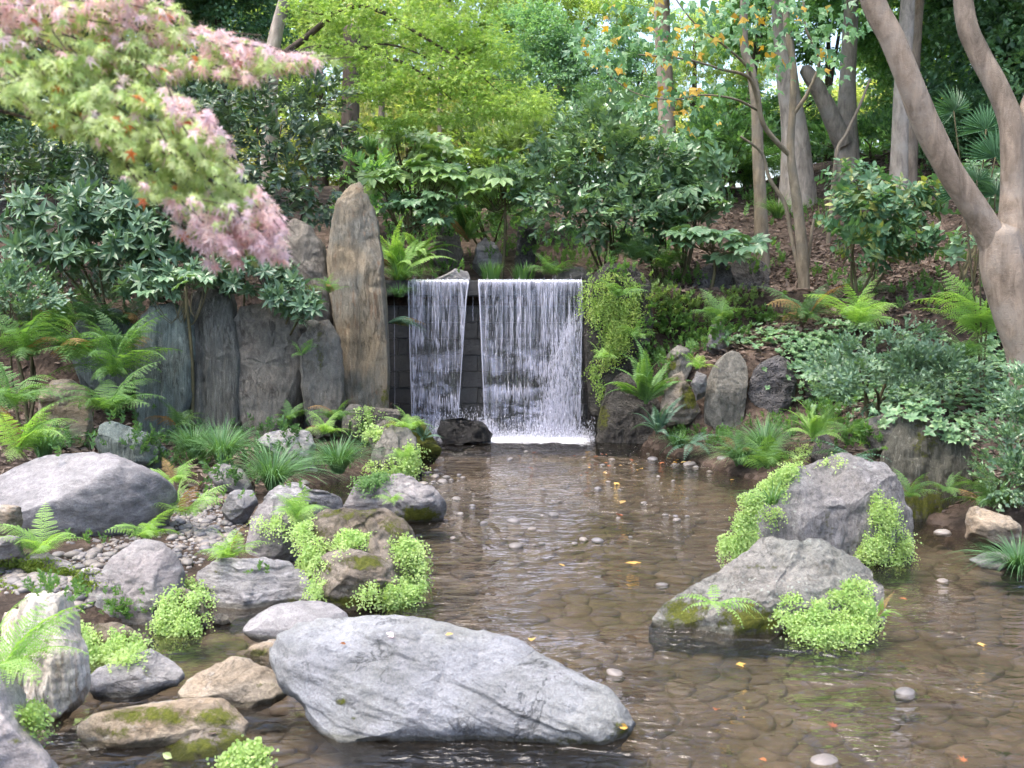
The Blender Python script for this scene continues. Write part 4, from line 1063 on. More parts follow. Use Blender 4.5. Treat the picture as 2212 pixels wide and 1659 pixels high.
rock("boulder", "dark porous lava stone beside the smooth oval one", [(1614, 862), (1620, 810), (1647, 777), (1686, 767), (1710, 790), (1719, 845), (1704, 876), (1643, 896)], R_['pore'], Y=12.7, round_=True, T=.25, lean=.25, nf=2, amp=.06, nu=160, nl=30, wet=False)
rock("boulder", "small brown stone half buried in the groundcover", [(1738, 830), (1745, 812), (1772, 804), (1805, 813), (1803, 850), (1745, 850)], R_['brown'], Y=12.6, T=.15, lean=.3, wet=False)
rock("mossy_rock", "moss-streaked brown stone left of the oval one", [(1424, 885), (1436, 820), (1471, 803), (1490, 837), (1513, 885), (1490, 910), (1440, 912)], R_['olive'], Y=12.7, T=.22, lean=.2, moss=[(1490, 860, 25, 35, .9), (1450, 820, 30, 20, .5)], wet=False)
rock("mossy_rock", "light brown stone above the moss-streaked one", [(1436, 790), (1442, 765), (1463, 744), (1488, 757), (1494, 795), (1480, 815), (1445, 815)], R_['oval'], Y=13.0, T=.2, lean=.25, moss=[(1450, 785, 20, 20, .7)], wet=False)
rock("boulder", "little reddish stone squeezed beside the oval one", [(1494, 828), (1505, 802), (1526, 812), (1524, 845), (1505, 852)], R_['mauve'], Y=12.55, T=.12, lean=.2, wet=False)
rock("boulder", "dark dripping rock at the foot of the fall's fern wall", [(1286, 948), (1296, 885), (1312, 834), (1340, 806), (1385, 818), (1425, 880), (1440, 955), (1400, 965), (1340, 962)], R_['wetdark'], Y=13.3, T=.35, lean=.3, amp=.08, nu=180, nl=36, moss=[(1300, 900, 25, 40, .6)])
cliff = rock("boulder", "tall dark rock behind the hanging ferns beside the fall", [(1262, 700), (1268, 620), (1282, 588), (1310, 568), (1363, 573), (1400, 605), (1410, 691), (1400, 770), (1372, 850), (1310, 870), (1272, 850), (1262, 780)], R_['wetdark'], Y=13.75, T=.28, lean=.1, amp=.05, nu=180, nl=36, wet=False)
rock("boulder", "dark craggy rock under the fatsia on the slope", [(1495, 618), (1515, 580), (1545, 561), (1577, 575), (1583, 612), (1560, 645), (1520, 640)], R_['pore'], Y=14.6, T=.25, lean=.25, wet=False)
rock("boulder", "dark smooth rock next to the craggy one on the slope", [(1572, 620), (1580, 572), (1620, 553), (1655, 568), (1662, 622), (1625, 648), (1590, 645)], R_['pore'], Y=14.8, T=.25, lean=.2, wet=False)
rock("boulder", "small brown stone on the leafy slope above the moss-streaked ones", [(1527, 745), (1535, 702), (1562, 694), (1573, 738), (1555, 752)], R_['mauve'], Y=13.3, T=.14, lean=.2, wet=False)
rock("boulder", "brown boulder behind the striped mossy rock", [(1868, 940), (1885, 900), (1920, 892), (1950, 905), (1945, 960), (1890, 968)], R_['brown'], Y=10.0, T=.2, lean=.3, wet=False)
rock("boulder", "small grey stone between the sedge and the largest boulder", [(1753, 985), (1763, 946), (1785, 937), (1800, 960), (1798, 995), (1770, 998)], R_['wetdark'], Y=10.0, T=.12, lean=.2)
# ---- above and under the fall
rock("boulder", "grey stone behind the ferns above the weir", [(935, 560), (946, 496), (967, 486), (992, 512), (1002, 545), (990, 580), (950, 582)], R_['brown'], Y=15.7, T=.2, lean=.2, wet=False)
rock("boulder", "small mauve-grey stone behind the iris tuft", [(1022, 565), (1030, 530), (1047, 513), (1070, 526), (1088, 556), (1080, 575), (1035, 578)], R_['lav'], Y=15.9, T=.2, lean=.2, wet=False)
rock("boulder", "upright black and white porous stone above the weir", [(1112, 575), (1115, 520), (1121, 487), (1142, 469), (1163, 480), (1160, 530), (1152, 580), (1130, 590)], R_['pore'], Y=15.9, T=.2, lean=.15, amp=.09, wet=False)
rock("boulder", "flat grey stone on the weir lip beside the iris tuft", [(935, 604), (960, 596), (985, 583), (1010, 586), (1016, 606), (970, 609)], R_['lav'], Y=14.5, T=.12, lean=.5, wet=False)
rock("boulder", "low brown ledge stone behind the weir's far end", [(1195, 600), (1210, 584), (1260, 582), (1285, 596), (1270, 610), (1205, 610)], R_['brown'], Y=14.7, T=.15, lean=.5, wet=False)
rock("splash_rock", "wet black rock in the splash under the split in the fall", [(947, 928), (953, 910), (970, 903), (997, 902), (1044, 917), (1067, 937), (1063, 949), (1010, 955), (960, 957)], R_['black'], Y=13.3, T=.24, nf=14, strat=.03, sdir=(.6, 0, .8), sfreq=9, lean=.3, amp=.08, nu=140, nl=26)
# ================================================================== plant builders
R2 = np.random.default_rng(77)
def mesh_of(name, parts, mats=None):
    V, F, r = join(parts)
    return new_mesh(name, V, F, r, mats=mats)
# ---- fern fronds: unit length, growing from the origin along +Y, arching in +Z
def frond_mesh(a0, a1, width=.2, npin=20, bip=True, seed=0, maxat=.28):
    rg = np.random.default_rng(seed)
    n = 40
    ang = np.radians(np.interp(np.linspace(0, 1, n), [0, .45, 1], [a0, a0 * .5 + a1 * .5 + 8, a1]))
    st = 1.0 / (n - 1)
    pos = np.concatenate([[[0, 0]], np.cumsum(np.stack([np.cos(ang), np.sin(ang)], -1)[:-1] * st, axis=0)])
    def at(t):
        return np.array([0, np.interp(t, np.linspace(0, 1, n), pos[:, 0]), np.interp(t, np.linspace(0, 1, n), pos[:, 1])])
    def tan(t):
        a = np.interp(t, np.linspace(0, 1, n), ang)
        return np.array([0, math.cos(a), math.sin(a)])
    parts = []
    C = np.array([at(t) for t in np.linspace(0, .98, 9)])
    parts.append(tube(C, np.linspace(.007, .0025, 9), 3, 2, rnd=.5))
    dV, dF = T_lance(.2, .1, False)
    sV = np.array([(0, 0, 0), (-.28, .5, 0), (0, 1, -.1), (.28, .5, 0)]); sF = np.array([(0, 2, 1), (0, 3, 2)], np.int32)
    Rs, Ts = [], []
    for i in range(npin):
        t = .1 + .9 * (i + .3) / npin
        w = width * min(1, (t + .02) / maxat) ** .8 * max(0, (1.03 - t) / (1 - maxat)) ** .85 if t > maxat else width * (t / maxat) ** .7
        if w < .006: continue
        T, p = tan(t), at(t)
        up = np.array([0, -T[2], T[1]])
        for s in (-1, 1):
            ax = norm(np.array([s, 0, 0]) * 1.0 + T * (.3 + .35 * t) - up * (.15 + .1 * rg.random()) + rg.normal(0, .05, 3))
            L = w * rg.uniform(.88, 1.06)
            if not bip:
                Rs.append(frames(ax[None], up[None])[0] * np.array([L * 1.1, L, L])); Ts.append(p)
            else:
                k = max(4, int(4 + L * 26))
                side = norm(np.cross(ax, up))
                for j in range(k):
                    q = (j + .5) / k
                    pl = min(.031, L * .22) * (1 - q) ** .55 + .003
                    for e in (-1, 1):
                        a2 = norm(side * e + ax * .45)
                        Rs.append(frames(a2[None], up[None] + rg.normal(0, .12, 3))[0] * np.array([L / k * 2.0, pl, pl])); Ts.append(p + ax * L * q - up * .25 * L * q * q)
    Rs, Ts = np.array(Rs), np.array(Ts)
    parts.append(stamp(*( (sV, sF) if bip else (dV, dF)), Rs, Ts, rg.random(len(Ts)) * .35 + .3))
    return mesh_of("frond", parts)
FR = {'bip': [frond_mesh(66, -35, .26, 15, True, 1), frond_mesh(52, -45, .25, 15, True, 2), frond_mesh(38, -30, .27, 14, True, 3), frond_mesh(75, 5, .24, 15, True, 4)],
      'pin': [frond_mesh(72, -20, .13, 26, False, 5, .35), frond_mesh(50, -45, .13, 26, False, 6, .35), frond_mesh(85, 15, .12, 28, False, 7, .35)],
      'hol': [frond_mesh(30, -40, .17, 13, False, 8, .3), frond_mesh(15, -60, .17, 12, False, 9, .3)]}
def spot(u, v, Y=None, on=None):
    if Y is not None:
        return P(u, v, Y)
    h = hit(u, v, on)
    return np.array(h[0]) if h is not None else P(u, v, ground_hit(u, v))
def fern(label, u, v, size, mat, n=9, kind='bip', Y=None, tilt=(0, -.15), spread=1.0, name="fern", arc=(0, 360), seed=None, lift=0.0):
    n = int(n * 1.45); size *= 1.2
    rg = np.random.default_rng(abs(int(u * 7 + v * 13)) if seed is None else seed)
    p = spot(u, v, Y)
    e = empty(name, p - np.array([0, 0, .015]), label, "fern")
    for i in range(n):
        a = math.radians(arc[0] + (arc[1] - arc[0]) * (i + rg.uniform(.1, .9)) / n)
        d = np.array([math.cos(a) * spread + tilt[0], math.sin(a) * spread + tilt[1], .0])
        m = FR[kind][rg.integers(len(FR[kind]))]
        roll = rg.normal(0, .3)
        z = norm(np.array([roll * -d[1], roll * d[0], 1.0]))
        y = norm(d + np.array([0, 0, rg.uniform(-.15, .25) + lift]))
        Rm = frames(y[None], z[None])[0] * (size * rg.uniform(.65, 1.1))
        obj("frond", m, LM[mat if rg.random() > .05 else 'dead'], e, M=mat4(Rm, rg.normal(0, .012, 3) * np.array([1, 1, 0])))
    return e
# ---- leaf sprays for shrubs
def spray_mesh(kind, seed):
    rg = np.random.default_rng(seed)
    parts = []
    if kind == 'whorl':                        # ring of long leaves at a shoot's end
        tV, tF = T_lance(.165, .16, True)
        n = rg.integers(9, 13)
        a = np.arange(n) * 2.4 + rg.uniform(0, 6)
        el = np.radians(np.linspace(48, -12, n) + rg.normal(0, 8, n))
        ax = np.stack([np.cos(a) * np.cos(el), np.sin(el), np.sin(a) * np.cos(el)], -1)
        nr = np.tile([0, 1.0, 0], (n, 1)) + ax * .0 + rg.normal(0, .15, (n, 3))
        R = frames(ax, nr) * rg.uniform(.75, 1.05, n)[:, None, None]
        T = np.stack([np.zeros(n), np.linspace(.02, -.12, n), np.zeros(n)], -1)
        parts.append(stamp(tV, tF, R, T, rg.random(n) * .45))
        parts.append(tube(np.array([(0, -.9, 0), (.03, -.4, .02), (0, .02, 0)]), [.018, .015, .01], 4, 2))
    elif kind == 'twig':                       # leaves alternate along a drooping twig
        tV, tF = T_lance(.23, .15, True)
        n = 11
        t = np.linspace(.05, 1, n)
        T = np.stack([.08 * np.sin(t * 5), t * 1.5 - .5, -.22 * t * t], -1)
        a = np.arange(n) * 2.5 + rg.uniform(0, 6)
        ax = np.stack([np.cos(a), .75 + 0 * a, np.sin(a) * .5 + .1], -1)
        nr = np.stack([-np.cos(a) * .3, 0 * a, 1.0 + 0 * a], -1) + rg.normal(0, .25, (n, 3))
        R = frames(ax, nr) * rg.uniform(.55, .85, n)[:, None, None]
        parts.append(stamp(tV, tF, R, T, rg.random(n) * .45))
        parts.append(tube(T[[0, 4, 7, 10]], [.014, .011, .009, .006], 4, 2))
    elif kind == 'fine':                       # many small leaflets on a branching spray
        tV, tF = T_lance(.26, .08, False)
        n = 46
        b = rg.integers(0, 5, n)
        t = rg.random(n)
        dirs = norm(np.stack([np.linspace(-.9, .9, 5), np.ones(5), rg.normal(0, .35, 5)], -1))
        T = dirs[b] * (t * 1.05)[:, None] + np.array([0, -.2, 0]); T[:, 2] -= .2 * t * t
        ax = dirs[b] + rg.normal(0, .75, (n, 3)) * np.array([1, .5, .4])
        nr = np.tile([0, 0, 1.0], (n, 1)) + rg.normal(0, .35, (n, 3))
        R = frames(ax, nr) * rg.uniform(.2, .34, n)[:, None, None]
        parts.append(stamp(tV, tF, R, T, rg.random(n) * .45))
        for k in range(5):
            parts.append(tube(np.array([(0, -.2, 0), dirs[k] * .5 + [0, -.2, -.05], dirs[k] + [0, -.2, -.2]]), [.01, .008, .005], 3, 2))
    elif kind == 'rosette':
        tV, tF = T_lance(.27, .12, True)
        n = 7
        a = np.arange(n) * (6.283 / n) + rg.uniform(-.3, .3, n)
        ax = np.stack([np.cos(a), .25 + .3 * rg.random(n), np.sin(a)], -1)
        R = frames(ax, np.tile([0, 1.0, 0], (n, 1)) + rg.normal(0, .2, (n, 3))) * rg.uniform(.7, 1.05, n)[:, None, None]
        parts.append(stamp(tV, tF, R, np.zeros((n, 3)), rg.random(n) * .45))
        parts.append(tube(np.array([(0, -.7, 0), (0, -.3, .02), (0, 0, 0)]), [.02, .018, .012], 3, 2))
    elif kind == 'stem':                       # hydrangea-like: pairs of broad leaves
        tV, tF = T_lance(.27, .2, True)
        n = 10
        t = np.repeat(np.linspace(.1, 1, 5), 2)
        a = np.repeat(np.arange(5) * 1.57, 2) + np.tile([0, 3.14], 5) + rg.normal(0, .25, n)
        T = np.stack([0 * t, t * 1.1 - .5, 0 * t], -1)
        ax = np.stack([np.cos(a), .35 + .3 * t, np.sin(a)], -1)
        R = frames(ax, np.tile([0, 1.0, 0], (n, 1)) + rg.normal(0, .2, (n, 3))) * (rg.uniform(.65, .95, n))[:, None, None]
        parts.append(stamp(tV, tF, R, T, rg.random(n) * .45))
        parts.append(tube(np.array([(0, -.6, 0), (.02, 0, 0), (0, .6, 0)]), [.02, .016, .01], 4, 2))
    return mesh_of("leaf_spray", parts)
SP = {k: [spray_mesh(k, s + 10 * i) for s in range(3)] for i, k in enumerate(('whorl', 'twig', 'fine', 'rosette', 'stem'))}
def blob_points(blobs, n, rg, inner=.3, back=.35):
    """points on and in ellipsoids given as (u, v, Y, ru, rv, depth): returns positions and outward directions"""
    A = np.array([b[3] * b[4] for b in blobs], float)
    idx = rg.choice(len(blobs), n * 3, p=A / A.sum())
    d = rdir(rg, n * 3)
    keep = (d[:, 1] < .25) | (rg.random(n * 3) < back)
    keep &= (d[:, 2] > -.55) | (rg.random(n * 3) < .45)
    idx, d = idx[keep][:n], d[keep][:n]
    C = np.array([P(b[0], b[1], b[2]) for b in blobs])
    Rr = np.array([(b[3] * px(b[2]), b[5], b[4] * px(b[2])) for b in blobs])
    r = np.where(rg.random(len(d)) < inner, rg.uniform(.35, .8, len(d)), rg.uniform(.82, 1.06, len(d)))
    return C[idx] + d * Rr[idx] * r[:, None], d
def shrub(name, label, blobs, spray, mat, n, size, base=None, seed=0, cat="shrub", up=.45, group=None, inner=.3, nstem=5, bark='stem', jitter=.45, back=.35, extra=None):
    rg = np.random.default_rng(seed + abs(int(blobs[0][0])))
    pos, d = blob_points(blobs, n, rg, inner, back)
    b0 = blobs[0]
    c0 = P(b0[0], b0[1], b0[2])
    if base is None:
        bx, by = c0[0], b0[2] + b0[5] * .2
        base = np.array([bx, by, gz(bx, by) - .02])
    e = empty(name, base, label, cat, group)
    ax = norm(d + np.array([0, 0, up]) + rg.normal(0, jitter, d.shape))
    nr = np.tile([0, -.35, 1.0], (len(d), 1)) + rg.normal(0, .3, d.shape)
    R = frames(ax, nr)
    s = size * rg.uniform(.7, 1.2, len(d))
    for i in range(len(d)):
        m = LM[mat] if not extra or rg.random() > extra[1] else LM[extra[0]]
        obj("leaf_spray", SP[spray][i % 3], m, e, M=mat4(R[i] * s[i], pos[i] - base))
    for k in range(nstem):
        b = blobs[k % len(blobs)]
        c = P(b[0] + rg.uniform(-.4, .4) * b[3], b[1], b[2]) - base
        st = rg.normal(0, .05, 3) * np.array([1, 1, 0])
        V, F, r = tube(np.array([st, st * 1 + c * .45 + rg.normal(0, .06, 3), c]), [.022, .016, .008], 6, 4)
        obj("stem", new_mesh("stem", V, F, r, smooth=True), BK[bark], e)
    return e
# ---- fatsia: big palmate leaves, each its own part
FA = []
for s in range(3):
    rg = np.random.default_rng(60 + s)
    V, F = T_palmate(8 - s % 2)
    V = V + rg.normal(0, .012, V.shape)
    FA.append(new_mesh("leaf", V, F, np.full(len(F), .2)))
def fatsia(label, leaves_uv, Y, size, mat, base_uv=None, n=None, seed=0, name="fatsia", rd=.5):
    """leaves_uv: blobs (u, v, ru, rv) within which leaves are held"""
    rg = np.random.default_rng(seed + int(leaves_uv[0][0]))
    pos = []
    tot = sum(b[2] * b[3] for b in leaves_uv)
    for b in leaves_uv:
        k = max(2, int(round(n * b[2] * b[3] / tot)))
        for _ in range(k):
            d = rdir(rg, 1)[0]
            if d[2] < -.3: d[2] *= -1
            c = P(b[0], b[1], Y)
            pos.append((c + d * np.array([b[2] * px(Y), rd, b[3] * px(Y)]) * rg.uniform(.55, 1.0), d))
    b = leaves_uv[0]
    bx = P(b[0], b[1], Y)[0] if base_uv is None else P(base_uv[0], base_uv[1], Y)[0]
    base = np.array([bx, Y + .1, gz(bx, Y + .1) - .02])
    e = empty(name, base, label, "shrub", None)
    top = P(b[0], b[1] + b[3] * .3, Y) - base
    V, F, r = tube(np.array([(0, 0, 0), top * .5 + [.04, 0, 0], top]), [.025, .02, .014], 6, 4)
    obj("stem", new_mesh("stem", V, F, r, smooth=True), BK['stem'], e)
    pet = []
    for p, d in pos:
        ax = norm(np.array([d[0], min(d[1], .2) - .35, -.18]) + rg.normal(0, .3, 3))
        nr = norm(np.array([0, -.5, 1.0]) + .35 * d + rg.normal(0, .22, 3))
        sc = size * rg.uniform(.7, 1.15)
        obj("leaf", FA[rg.integers(3)], LM[mat], e, M=mat4(frames(ax[None], nr[None])[0] * sc, p - base))
        q = p - base
        mid = top * .75 + (q - top) * .4 + np.array([0, 0, .05])
        pet.append(tube(np.array([top * rg.uniform(.7, 1), mid, q]), [.006, .005, .004], 3, 3))
    obj("leaf_stalks", mesh_of("leaf_stalks", pet), BK['stem'], e, kind='stuff')
    return e
# ---- maidenhair: hanging sheets of small fan leaflets rooted on a rock face
MHV, MHF = T_fan()
def maidenhair(label, ells, n, mat='maiden', on=None, leaf=.0125, seed=0, hang=.07, Y=None, name="maidenhair_fern", out=.05, gap=-.14):
    rg = np.random.default_rng(seed + int(ells[0][0] * 3))
    n = int(n * 1.9)
    A = np.array([e[2] * e[3] for e in ells], float); A /= A.sum()
    hits = []
    ei = rg.choice(len(ells), n, p=A)
    aa = rg.uniform(0, 6.2832, n); rr_ = np.sqrt(rg.random(n))
    E = np.array(ells, float)[ei]
    us, vs_ = E[:, 0] + np.cos(aa) * rr_ * E[:, 2], E[:, 1] + np.sin(aa) * rr_ * E[:, 3]
    ok = fbm(np.stack([us * .035, vs_ * .035, np.full(n, seed + ells[0][0] * .01)], -1), 3, 4) > gap
    for u_, v_ in zip(us[ok], vs_[ok]):
        h = hit(u_, v_, on)
        if h is None or (h[0].z < .03 and Y is not None):
            if Y is None: continue
            h = (Vector(P(u_, v_, Y)), Vector((0, -1, .3)))
        hits.append((np.array(h[0]), np.array(h[1])))
    if not hits: return None
    pos = np.array([h[0] for h in hits]); nr = np.array([h[1] for h in hits])
    # drop points that fell past the rock's edge onto something far behind
    ym = np.median(pos[:, 1])
    ok = np.abs(pos[:, 1] - ym) < .6
    pos, nr = pos[ok], nr[ok]
    base = np.array([pos[:, 0].mean(), pos[:, 1].mean(), max(pos[:, 2].min(), 0.0)])
    e = empty(name, base, label, "fern")
    k = max(3, len(pos) // 22)
    seeds = pos[rg.choice(len(pos), k, replace=False)]
    who = np.argmin(((pos[:, None] - seeds[None]) ** 2).sum(-1), axis=1)
    for f in range(k):
        m = np.where(who == f)[0]
        if not len(m): continue
        Rs, Ts, rr = [], [], []
        parts = []
        nm = len(m); KK = 10
        nn = norm(nr[m] * np.array([1, 1, .7]) + np.array([0, -.25, .2]))
        dirn = norm(nn * rg.uniform(.5, 1.0, (nm, 1)) + rg.normal(0, .55, (nm, 3)) + np.array([0, 0, -.2]))
        L = rg.uniform(.03, .12, nm) * leaf / .0145
        start = pos[m] + nn * rg.uniform(0, out, (nm, 1))
        t = (np.arange(KK) + .5) / KK
        Ts = start[:, None] + dirn[:, None] * (L[:, None] * t)[..., None] + np.array([0, 0, -hang]) * (t * t)[None, :, None] + rg.normal(0, .008, (nm, KK, 3))
        sd = norm(np.cross(dirn, nn))[:, None] * np.where(np.arange(KK) % 2, 1, -1)[None, :, None]
        ax = norm(sd * .9 + dirn[:, None] * .5 + rg.normal(0, .25, (nm, KK, 3)))
        nl_ = norm(nn[:, None] * .8 + np.array([0, 0, .55]) + rg.normal(0, .35, (nm, KK, 3)))
        Rs = frames(ax.reshape(-1, 3), nl_.reshape(-1, 3)) * (leaf * rg.uniform(.65, 1.25, nm * KK))[:, None, None]
        Ts = Ts.reshape(-1, 3) - base; rr = rg.random(nm * KK) * .5
        parts = []
        parts.append(stamp(MHV, MHF, np.array(Rs), np.array(Ts), np.array(rr)))
        obj("frond", mesh_of("frond", parts), LM[mat], e, kind='stuff')
    return e
# ---- tufts of narrow blades
def tuft(label, u, v, size, n, mat, Y=None, name="sedge_tuft", spread=.8, width=.0045, seed=0, wind=(0, 0), upr=1.0, rad=.06, group=None):
    if name == 'sedge_tuft': n = int(n * 1.5); size *= 1.12; spread *= 1.2; width *= .8; upr *= .82
    rg = np.random.default_rng(seed + int(u * 3 + v))
    p = spot(u, v, Y)
    Vs, Fs, rs = [], [], []
    k = 0
    for i in range(n):
        a = rg.uniform(0, 6.283)
        L = size * rg.uniform(.6, 1.1)
        hz = np.array([math.cos(a), math.sin(a), 0]) * spread * rg.uniform(.25, 1.0) + np.array([wind[0], wind[1], 0])
        side = norm(np.array([-math.sin(a), math.cos(a), 0]) + rg.normal(0, .2, 3))
        r0 = np.array([math.cos(a), math.sin(a), 0]) * rad * rg.random()
        w = width * rg.uniform(.7, 1.3)
        for t in np.linspace(0, 1, 6):
            c = r0 + hz * L * t ** 1.4 + np.array([0, 0, upr * L * (t * .95 - .62 * t ** 2.6 * min(1.4, np.linalg.norm(hz)))])
            ww = w * (1 - t ** 2.2) + .0004
            Vs += [c - side * ww, c + side * ww]
        for j in range(5):
            b = k + 2 * j
            Fs += [(b, b + 1, b + 3), (b, b + 3, b + 2)]
        rs += [rg.random() * .5] * 10
        k += 12
    return obj(name, new_mesh(name, np.array(Vs), np.array(Fs, np.int32), rs), LM[mat], None, p - np.array([0, 0, .01]), label, "grass", group)
# ---- crowns of small leaves
def crown_leaves(C, d, per, cl_r, tpl, size, rg, flat=.5, up=(0, -.3, 1.0), jit=.45):
    n = len(C)
    T = np.repeat(C, per, 0) + rg.normal(0, 1, (n * per, 3)) * cl_r * np.array([1, 1, flat])
    ax = norm(np.repeat(d, per, 0) * .5 + rg.normal(0, .7, (n * per, 3)) + np.array([0, 0, -.25]))
    nr = np.array(up)[None] + rg.normal(0, jit, (n * per, 3))
    R = frames(ax, nr) * (size * rg.uniform(.65, 1.2, n * per))[:, None, None]
    rr = np.clip(np.repeat(rg.random(n), per) * .6 + rg.random(n * per) * .4, 0, .999)
    return stamp(tpl[0], tpl[1], R, T, rr)
def unit_crown(name, seed, nc, per, leaf):
    rg = np.random.default_rng(seed)
    # lumpy ball: clumps of leaves with gaps between
    cl = rdir(rg, 34) * rg.uniform(.45, .85, 34)[:, None]
    w = rg.integers(0, 34, nc)
    dd = rdir(rg, nc)
    C = cl[w] + dd * rg.uniform(.12, .26, nc)[:, None]
    V, F, r = crown_leaves(C, norm(C), per, .045, T_diamond(.3), leaf, rg, .6)
    return new_mesh(name, V, F, r)
UC = [unit_crown("crown", 1, 620, 14, .075), unit_crown("crown", 2, 620, 14, .075), unit_crown("crown", 3, 760, 14, .06)]
def limb(e, base, pts, rad, mat, name="limb", seg=10, sub=6, rough=.06):
    V, F, r = tube(np.array(pts) - base, rad, seg, sub, rough, int(abs(pts[0][0]) * 100))
    return obj(name, new_mesh(name, V, F, r, smooth=True), mat, e)
def PT(lst):
    return [P(u, v, Y) for u, v, Y in lst]
def bg_tree(label, u, Y, crowns, mat, bark='dark', rad=.16, name="tree", seed=0, top=None):
    """crowns: (u, v, Y, radius m, squash)"""
    rg = np.random.default_rng(seed + abs(int(u)))
    x = (u - CU) / FPX * Y
    base = np.array([x, Y, gz(x, Y) - .1])
    e = empty(name, base, label, "tree")
    c0 = P(*crowns[0][:3])
    tp = c0 if top is None else P(*top)
    limb(e, base, [base, base * .6 + tp * .4 + rg.normal(0, .15, 3) * [1, 1, 0], tp], [rad, rad * .75, rad * .35], BK[bark], "trunk", 8)
    for i, c in enumerate(crowns):
        q = P(*c[:3])
        if i: limb(e, base, [base * .45 + tp * .55, (base * .3 + tp * .7 + q) / 2 + [0, 0, -.2], q], [rad * .4, rad * .28, rad * .12], BK[bark], "limb", 6, 4)
        Rz = Matrix.Rotation(rg.uniform(0, 6.28), 4, 'Z') @ Matrix.Diagonal((c[3], c[3], c[3] * c[4], 1))
        obj("crown", UC[(i + abs(int(u))) % 3], LM[mat], e, M=Matrix.Translation(Vector(q - base)) @ Rz)
    return e
# ================================================================== trees
# ---- large forked tree on the near bank
b = P(2262, 930, 9.4); b[2] = gz(b[0], 9.4) - .1
ft = empty("forked_tree", b, "large smooth-barked forked tree at the picture's edge", "tree")
limb(ft, b, [b, P(2232, 800, 9.4), P(2195, 680, 9.4), P(2168, 580, 9.4), P(2158, 500, 9.4)], [.25, .195, .185, .185, .155], BK['smooth'], "trunk", 18, 8, .05)
limb(ft, b, PT([(2172, 600, 9.4), (2140, 512, 9.4), (2098, 440, 9.35), (2048, 362, 9.3), (1998, 262, 9.25), (1962, 170, 9.2), (1925, 80, 9.2), (1885, 0, 9.2), (1840, -160, 9.1)]), [.13, .12, .112, .106, .11, .103, .1, .096, .085], BK['smooth'], "limb", 16, 8, .05)
limb(ft, b, PT([(2178, 590, 9.42), (2186, 500, 9.45), (2188, 400, 9.5), (2186, 320, 9.5), (2182, 258, 9.5), (2150, 180, 9.55), (2112, 110, 9.6), (2086, 40, 9.6), (2070, -120, 9.7)]), [.14, .12, .1, .096, .1, .093, .088, .083, .065], BK['smooth'], "limb", 16, 8, .05)
limb(ft, b, PT([(2188, 300, 9.5), (2215, 230, 9.5), (2260, 100, 9.6)]), [.06, .05, .045], BK['smooth'], "limb", 8, 6)
for k, (u, v, Y, r) in enumerate([(1860, -620, 9.5, 1.2), (2150, -520, 10.2, 1.5), (2420, -250, 9.8, 1.4)]):
    obj("crown", UC[k], LM['bg_m'], ft, M=Matrix.Translation(Vector(P(u, v, Y) - b)) @ Matrix.Diagonal((r, r, r * .7, 1)))
# ---- many-stemmed sapling with lobed leaves turning yellow
b = P(1738, 615, 14.6); b[2] = gz(b[0], 14.6) - .05
lt = empty("lobed_leaf_tree", b, "slender many-stemmed tree with lobed leaves turning yellow", "tree")
tp = lambda L: PT([(u, v, 14.6 + dy) for u, v, dy in L])
limb(lt, b, [b] + tp([(1733, 540, 0), (1722, 440, 0), (1708, 330, 0), (1712, 240, 0), (1714, 150, 0), (1700, 60, 0), (1690, -60, 0)]), [.085, .075, .068, .055, .05, .045, .04, .03], BK['slim'], "trunk", 10)
limb(lt, b, [b] + tp([(1722, 570, .05), (1708, 500, .1), (1695, 440, .1), (1662, 385, .1), (1645, 330, .1), (1600, 295, .0)]), [.035, .03, .03, .028, .025, .02, .014], BK['slim'], "limb", 8)
limb(lt, b, [b] + tp([(1746, 560, .05), (1752, 510, .05), (1760, 460, .1)]), [.03, .026, .022, .016], BK['slim'], "limb", 7)
limb(lt, b, tp([(1706, 335, 0), (1672, 300, -.1), (1648, 265, -.15), (1632, 200, -.2), (1614, 165, -.3), (1560, 150, -.5), (1480, 128, -.7), (1380, 118, -.9)]), [.035, .034, .032, .028, .022, .018, .013, .008], BK['slim'], "limb", 8)
limb(lt, b, tp([(1628, 180, -.2), (1610, 140, -.3), (1560, 95, -.5), (1500, 50, -.8), (1440, -30, -.9)]), [.022, .018, .014, .01, .008], BK['slim'], "limb", 7)
limb(lt, b, tp([(1712, 250, 0), (1745, 200, -.1), (1770, 130, -.2), (1740, 60, -.3), (1735, -30, -.3)]), [.03, .024, .02, .016, .012], BK['slim'], "limb", 7)
limb(lt, b, tp([(1640, 240, -.1), (1590, 215, -.4), (1520, 205, -.6), (1450, 215, -.8), (1370, 200, -.9), (1300, 150, -1.0)]), [.018, .014, .011, .009, .007, .005], BK['slim'], "limb", 6)
rg = np.random.default_rng(31)
TRI = T_trident()
tri_me = [new_mesh("leaf", TRI[0] + rg.normal(0, .03, TRI[0].shape), TRI[1], np.full(8, .1 * k)) for k in range(3)]
clus = [(1320, 60, 75, 60, 60, .30), (1400, 30, 70, 40, 50, .35), (1440, 110, 60, 70, 70, .5), (1330, 150, 50, 40, 36, .3), (1530, 70, 70, 60, 55, .15), (1450, 210, 50, 40, 40, .3), (1380, 230, 40, 30, 18, .2), (1620, 60, 60, 50, 45, .18), (1660, 130, 50, 50, 42, .25), (1740, 70, 60, 50, 45, .12), (1790, 130, 50, 40, 32, .15), (1540, 190, 60, 40, 30, .15), (1490, 280, 70, 40, 22, .2), (1260, 90, 35, 40, 25, .4), (1840, 40, 60, 40, 32, .1), (1560, 15, 90, 25, 36, .2), (1700, 10, 80, 25, 36, .15)]
extra_parts = [[], []]
cnt = 0
